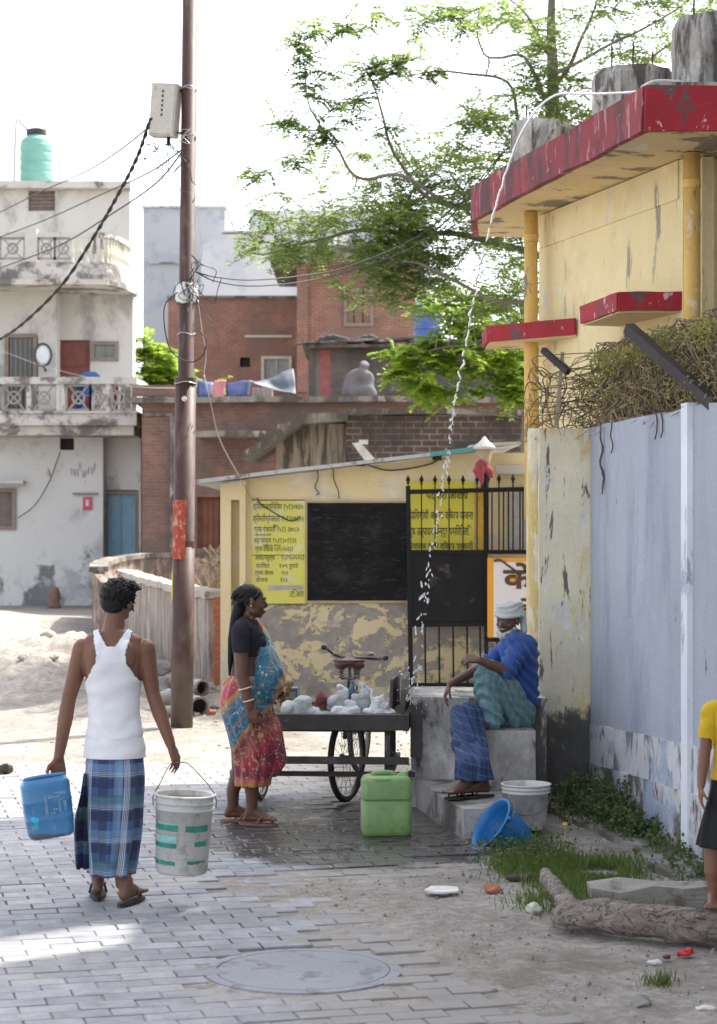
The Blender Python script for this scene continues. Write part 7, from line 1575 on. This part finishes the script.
def sareem2():
    n = NT('saree_pallu_print'); v = n.co(); s = n.sep(v); t_ = n.math('ADD', n.math('ADD', s[0], n.math('MULTIPLY', n.math('SUBTRACT', s[2], .9), -.35)), n.math('MULTIPLY', n.math('SUBTRACT', n.noise(v, 4, 4, .6), .5), .05))
    c = n.ramp(n.math('DIVIDE', n.math('ADD', t_, .25), .5), [(0,(.34,.02,.035)),(.25,(.40,.03,.06)),(.40,(.36,.02,.04)),(.43,(.45,.22,.03)),(.46,(.15,.08,.05)),(.48,(.010,.125,.21)),(.66,(.014,.15,.24)),(.68,(.16,.15,.11)),(.71,(.010,.125,.21)),(.86,(.010,.11,.19)),(.9,(.38,.16,.03)),(.94,(.34,.02,.035))])
    dots = n.ss(n.vor(v, 20), .20, .12); c = n.mix(n.math('MULTIPLY', dots, .8), c, (.7,.6,.5))
    w1 = n.ss(n.math('ABSOLUTE', n.math('SUBTRACT', n.noise(v, 11, 3, .5, 1.2), .5)), .02, .008); c = n.mix(n.math('MULTIPLY', w1, .5), c, (.5,.4,.15))
    return n.fin(c, .6, n.bump(n.noise(v, 16, 5, .7), .4, .008), Sheen_Weight=.2)
b = NB()   # pallu: over the far shoulder, across the chest, hanging in front of the belly
loftring(b, [(wX(262),YW+.01,wz(712),.03,.06),(wX(265),YW+.0,wz(702),.075,.12,.02),(wX(266.5),YW-.005,wz(690),.118,.150,.03),(wX(268),YW-.01,wz(676),.112,.158,.03),(wX(265.5),YW,wz(662),.090,.150,.03),(wX(261),YW+.015,wz(648),.075,.135,.03),(wX(256),YW+.03,wz(634),.070,.12,.02),(wX(251),YW+.05,wz(622),.055,.10,.01),(wX(248),YW+.07,wz(617),.04,.06)], 30, True, 4)
b = vox(b, .008, 2)
for v in b.verts:
    f_ = math.sin((v.co.x-wX(250))*70+(v.co.z)*34+3*noise.noise(v.co*5)); v.co += V((.35,-.9,0))*f_*.008+noise.noise_vector(v.co*16)*.009
obj('saree_pallu', b, sareem2(), T, smooth=True)
b = NB(); tube(b, smooth_path([w(247,617,.10), w(241,623,.06), w(236,640,.02), w(232,662,.04), w(229,684,.05), w(224,700,.02)], 5), [.02]*26, 8) if False else ell(b, w(229,690,.03), (.05,.10,.09)); b2 = vox(b, .008, 1)
for v in b2.verts: v.co += noise.noise_vector(v.co*14)*.012
obj('saree_tuck', b2, sam, T, smooth=True)
b = cloth([(wX(272),YW-.02,wz(776),.030,.05),(wX(278),YW-.02,wz(762),.055,.06),(wX(276),YW-.02,wz(745),.060,.065),(wX(273),YW-.02,wz(725),.050,.07),(wX(266),YW-.01,wz(705),.035,.06)], 60, .008, 8, 9, .004, 5)
obj('saree_pleats', b, sam, T, smooth=True)
bang = simple('gold_bangle', (.75,.6,.35), .3, metal=.3)
for t_, rr_ in ((.42,.041),(.80,.035)):
    c_ = E_.lerp(H_, t_); d, s1, s2, _ = frame_of(E_, H_); b = NB(); tube(b, [c_+(s1*math.cos(a)+s2*math.sin(a))*rr_ for a in np.linspace(0, 2*PI, 24)], .0048, 6); obj('bangle', b, bang, T, smooth=True)
b = NB(); tube(b, smooth_path([w(252,617,-.05), w(246,620,-.07), w(240,617,-.03)], 4), .003, 6); obj('necklace', b, bang, T)
b = NB(); ell(b, pw_(.082,-.004,-.034), (.006,.006,.006), None, 2); obj('earring', b, bang, T)
sm_ = simple('pinkish_brown_sandal', (.22,.10,.08), .6, .3, 20, .2); slipper(T, fA, V((1,-.22,0)), sm_, .98); slipper(T, fB, V((1,.05,0)), sm_, .98)

# ---------------------------------------------------------------- old man seated
YO = 13.75; OO = V((XX(528,YO), YO, .59)); T = thing('person', 'old man in blue shirt and pale head cloth sitting against the pillar', 'person', OO)
def q(px, py, y=YO): return W(px, py, y)
b = NB(); 
tors = [(q(518,722).x,YO+.03,.66,.120,.16),(q(518.5,712).x,YO+.03,.72,.120,.165),(q(519.5,690).x,YO,.84,.108,.15),(q(519,668).x,YO-.02,.99,.106,.16),(q(518.5,652).x,YO-.03,1.10,.108,.185),(q(517,640).x,YO-.03,1.18,.095,.19),(q(514,634).x,YO-.03,1.23,.06,.11)]
loftring(b, tors, 28)
chain(b, [q(513,638,YO-.03), q(508,628,YO-.05)], [.062,.055])
for s_ in (-1, 1): cap(b, q(513,637,YO-.03), q(516,643,YO-.03+s_*.17), .055, .058)
# near (left) arm folded across the raised knee, far (right) arm stretched out over it
SN, EN, HN = q(519,645,YO-.19), q(508,671,YO-.36), q(479,660,YO-.42)
chain(b, [SN, SN.lerp(EN,.5), EN, EN.lerp(HN,.4), HN], [.056,.048,.039,.037,.026]); hand(b, HN, V((-1,.1,.12)), V((0,.55,-.6)), V((0,-.2,1)), .75, .95)
SF, EF, HF = q(512,644,YO+.13), q(480,668,YO-.12), q(450,684,YO-.28)
chain(b, [SF, SF.lerp(EF,.5), EF, EF.lerp(HF,.4), HF], [.052,.044,.037,.034,.024]); hand(b, HF, V((-.45,-.1,-1)), V((.9,0,-.35)), V((0,-1,.1)), .42, .98)
hipN, hipF = q(519,714,YO-.08), q(518,714,YO+.10)
kN = q(489,673,YO-.32); aN = q(492,722,YO-.30); kF = q(462,716,YO-.42); aF = V((XX(467,12.98), 12.98, .29))
chain(b, [hipN, kN, kN.lerp(aN,.4), aN], [.080,.054,.044,.036]); chain(b, [hipF, kF, kF.lerp(aF,.4), aF], [.085,.060,.050,.038])
chain(b, [aN, aN+V((-.06,-.05,-.02)), aN+V((-.15,-.07,.01))], [.038,.034,.022])   # near foot resting across the far knee
for k in range(5): cap(b, aN+V((-.15,-.095+.013*k,.012)), aN+V((-.185+.004*k,-.10+.014*k,.008)), .011, .008)
foot(b, aF, V((-.8,-.55,0)), .98); a2 = V((XX(482,13.02), 13.02, .29)); 
hco = q(508,619.5,YO-.06); Ro = Euler((R(-8), R(-4), R(148))).to_matrix(); po = head(b, hco, Ro, .97, 1.25, .95)
body = vox(b, .006, 3); bc = body.copy(); obj('body', body, sk3, T, smooth=True); eyes(T, po, Ro, .97)
# shirt
shm_ = clothm('blue_shirt_cotton', (.035,.085,.27), var=.2)
b = NB()
loftring(b, [(t0[0],t0[1],t0[2],t0[3]+.022,t0[4]+.02) for t0 in tors[1:-1]]+[(tors[-1][0],tors[-1][1],1.225,.075,.12)], 28)
for s_ in (-1, 1): cap(b, q(513,638,YO-.03), q(516,643,YO-.03+s_*.17), .064, .072)
chain(b, [SN, SN.lerp(EN,.55), SN.lerp(EN,.92)], [.074,.068,.064]); chain(b, [SF, SF.lerp(EF,.45), SF.lerp(EF,.72)], [.070,.062,.056]); ell(b, EN+V((.0,.03,.02)), (.06,.07,.055))
b = vox(b, .008, 2)
for v in b.verts: v.co += v.normal*(.011*noise.noise(v.co*9+V((0,0,5)))+.009*math.sin((v.co.z+v.co.x*1.4)*70+5*noise.noise(v.co*5)))
obj('shirt', b, shm_, T, smooth=True)
# checked cloth over the legs
def lungi2(name, a_, c_, k=.05):
    n = NT(name); v = n.co(); s = n.sep(v)
    c = n.ramp(n.noise(v, 6, 5), [(.3, mulc(a_, .8)), (.7, mulc(a_, 1.2))])
    for ax_, sc_ in ((n.math('ADD', s[0], n.math('MULTIPLY', s[1], .5)), k), (n.math('ADD', s[2], n.math('MULTIPLY', s[0], .3)), k*1.1)):
        f = n.math('FRACT', n.math('DIVIDE', n.math('ADD', ax_, n.math('MULTIPLY', n.noise(v, 7), .02)), sc_)); c = n.mix(n.math('MULTIPLY', n.math('MULTIPLY', n.ss(f, .72, .80), n.ss(f, .96, .88)), .38), c, c_); c = n.mix(n.math('MULTIPLY', n.math('MULTIPLY', n.ss(f, .2, .28), n.ss(f, .46, .38)), .22), c, mulc(c_, .3))
    return n.fin(c, .85, n.bump(n.noise(v, 14, 5, .7), .4, .01))
lg1 = lungi2('grey_green_check', (.13,.24,.26), (.30,.40,.38), .055); lg2 = lungi2('dark_blue_check', (.025,.05,.13), (.12,.16,.26), .05)
b = NB(); chain(b, [hipN, hipN.lerp(kN,.5), kN, kN.lerp(aN,.45)+V((-.02,0,0)), kN.lerp(aN,.93)], [.118,.108,.092,.090,.078]); cap(b, hipF, hipF.lerp(kF,.35), .11, .10)
b = vox(b, .009, 2)
for v in b.verts: v.co += v.normal*(.020*noise.noise(v.co*6+V((3,0,5)))+.011*math.sin((v.co.z*1.3+v.co.x*.8+v.co.y)*60+6*noise.noise(v.co*4)))
obj('leg_cloth', b, lg1, T, smooth=True, label='pale grey green checked cloth over the raised knee')
hem = cloth([(aF.x+.045,aF.y+.03,.315,.122,.115),(aF.x+.04,aF.y+.03,.36,.118,.112),(aF.x+.035,aF.y+.04,.46,.108,.105),(kF.x+.05,kF.y-.05,.58,.102,.100),(kF.x+.045,kF.y-.02,.66,.085,.09)], 72, .014, 7, 8, .005, 5)
obj('leg_cloth', hem, lg2, T, smooth=True, label='dark blue checked cloth hanging to the ankles')
b = NB(); chain(b, [hipF.lerp(kF,.45), kF, kF.lerp(aF,.45)+V((.005,-.005,.0))], [.09,.084,.086]); chain(b, [kF+V((.09,.03,-.04)), kF+V((.09,.0,-.12))], [.055,.055])
b = vox(b, .009, 2)
for v in b.verts:
    v.co += v.normal*(.014*noise.noise(v.co*7)+.008*math.sin((v.co.x+v.co.y*.6)*75+5*noise.noise(v.co*4)))
obj('leg_cloth', b, lg2, T, smooth=True, label='dark blue checked cloth over the far knee')
b = NB(); foot(b, a2, V((-.9,-.35,0)), .98); cap(b, a2, a2+V((.02,.02,.1)), .036, .042); obj('second_foot', vox(b, .006, 2), sk3, T, smooth=True)
sb_ = simple('dark_leather_sandal', (.035,.025,.02), .6, .3, 20, .2); slipper(T, aF-V((0,0,.004)), V((-.8,-.55,0)), sb_, 1.0); slipper(T, a2-V((0,0,.004)), V((-.9,-.35,0)), sb_, 1.0)
# head cloth, beard
hcm = clothm('pale_head_cloth', (.52,.54,.50), (.38,.42,.40), 30, var=.12)
b = NB(); ell(b, hco+Ro @ V((0,-.014,.060)), (.092,.108,.062), Ro, 3)
for k in range(5):
    zc = .028+.017*k; rr_ = .096-.004*k; pts = [hco+Ro @ V((rr_*math.cos(a)*.96, rr_*1.10*math.sin(a)-.014, zc+.016*math.sin(a+k*1.3)+.008*math.cos(2*a))) for a in np.linspace(0, 2*PI, 26)]; tube(b, pts, .0135, 8)
chain(b, [hco+Ro @ V((-.06,-.08,.03)), hco+Ro @ V((-.075,-.085,-.03)), hco+Ro @ V((-.08,-.08,-.09)), hco+Ro @ V((-.07,-.09,-.13))], [.03,.026,.024,.014])
b = vox(b, .006, 1)
for v in b.verts: v.co += noise.noise_vector(v.co*22)*.004
obj('head_cloth', b, hcm, T, smooth=True)
b = NB(); chain(b, [po(-.062,.015,-.055), po(-.04,.055,-.088), po(0,.080,-.105), po(.04,.055,-.088), po(.062,.015,-.055)], [.016,.024,.028,.024,.016]); cap(b, po(0,.080,-.10), po(0,.086,-.135), .022, .008)
chain(b, [po(-.024,.088,-.054), po(0,.098,-.048), po(.024,.088,-.056)], [.004,.005,.004]); r_ = random.Random(6)
for k in range(60):
    x = r_.uniform(-.05,.05); p_ = po(x, .075-abs(x)*.5, -.10); cap(b, p_, p_+Ro @ V((x*.2,.004,-r_.uniform(.01,.03))), .006, .002)
obj('beard', vox(b, .005, 1), hg, T, smooth=True)

# ---------------------------------------------------------------- child at the right edge
YC = 9.42; OC = V((XX(735,YC), YC, .172)); T = thing('person', 'barefoot child in a yellow top and black skirt standing on the log', 'person', OC)
def c(px, py, dy=0): return W(px, py, YC+dy)
b = NB(); cz = lambda py: ZZ(py, YC); cX = lambda px: XX(px, YC)
loftring(b, [(cX(735),YC,cz(815),.10,.08),(cX(735),YC,cz(785),.098,.078),(cX(735),YC,cz(760),.085,.070),(cX(735),YC,cz(730),.100,.075),(cX(735),YC,cz(712),.112,.070),(cX(735),YC,cz(702),.075,.055),(cX(735),YC,cz(697),.045,.045)], 26)
chain(b, [c(735,703), c(735,688,-.01)], [.042,.038]); 
for s_ in (-1, 1): cap(b, c(735,705), c(735+s_*24,712), .036, .040)
A_, B_, C_ = c(711,714), c(705,752,-.01), c(701,786,-.05); chain(b, [A_, A_.lerp(B_,.5), B_, B_.lerp(C_,.4), C_], [.040,.034,.027,.027,.019]); hand(b, C_, V((-.05,-.1,-1)), V((1,0,0)), V((0,-1,0)), .22, .72)
A_, B_, C_ = c(759,714), c(765,752,-.01), c(768,786,-.05); chain(b, [A_, A_.lerp(B_,.5), B_, B_.lerp(C_,.4), C_], [.040,.034,.027,.027,.019]); hand(b, C_, V((.05,-.1,-1)), V((-1,0,0)), V((0,-1,0)), .22, .72)
f1, f2 = V((cX(713), YC, .232)), V((cX(752), YC, .232))
for hx, kx, f_ in ((722,713,f1),(748,751,f2)): chain(b, [c(hx,810), c(kx,855), c(kx,872), f_+V((0,0,.07)), f_], [.066,.043,.042,.030,.027])
foot(b, f1, V((-.25,-1,0)), .78); foot(b, f2, V((.2,-1,0)), .78)
hcc_ = c(735,668,-.02); Rc = Euler((R(-6), 0, R(195))).to_matrix(); pc = head(b, hcc_, Rc, .88)
body = vox(b, .0055, 3); bc = body.copy(); obj('body', body, sk4, T, smooth=True); eyes(T, pc, Rc, .88)
b = NB(); ell(b, hcc_+Rc @ V((0,-.022,.032)), (.074,.083,.072), Rc, 3); ell(b, hcc_+Rc @ V((0,-.06,-.03)), (.06,.035,.05), Rc, 3); tufts(b, hcc_+Rc @ V((0,-.02,.03)), Rc, 140, 8, (.074,.083,.072), (.0,.012), .0); obj('hair', vox(b, .006, 1), hr, T, smooth=True)
ym = clothm('mustard_yellow_top', (.62,.40,.02), var=.15)
def top(p):
    if p.z < cz(780) or p.z > cz(699): return False
    dx = abs(p.x-cX(735)); 
    if dx > .115+.01 and p.z < cz(738): return False
    if dx > .10 and p.z < cz(745): return False
    return True
obj('top', shell(bc, top, lambda p: .010+max(0, cz(740)-p.z)*.07, .004, .006, 16), ym, T, smooth=True); bc.free()
bkm = clothm('black_skirt_cotton', (.018,.018,.020))
b = cloth([(cX(733),YC,cz(846),.165,.13),(cX(733.5),YC,cz(835),.160,.128),(cX(734),YC,cz(812),.140,.115),(cX(735),YC,cz(785),.112,.095),(cX(735),YC,cz(768),.100,.086)], 84, .012, 10, 4, .004, 6, lambda t: 1.2-t); obj('skirt', b, bkm, T, smooth=True)
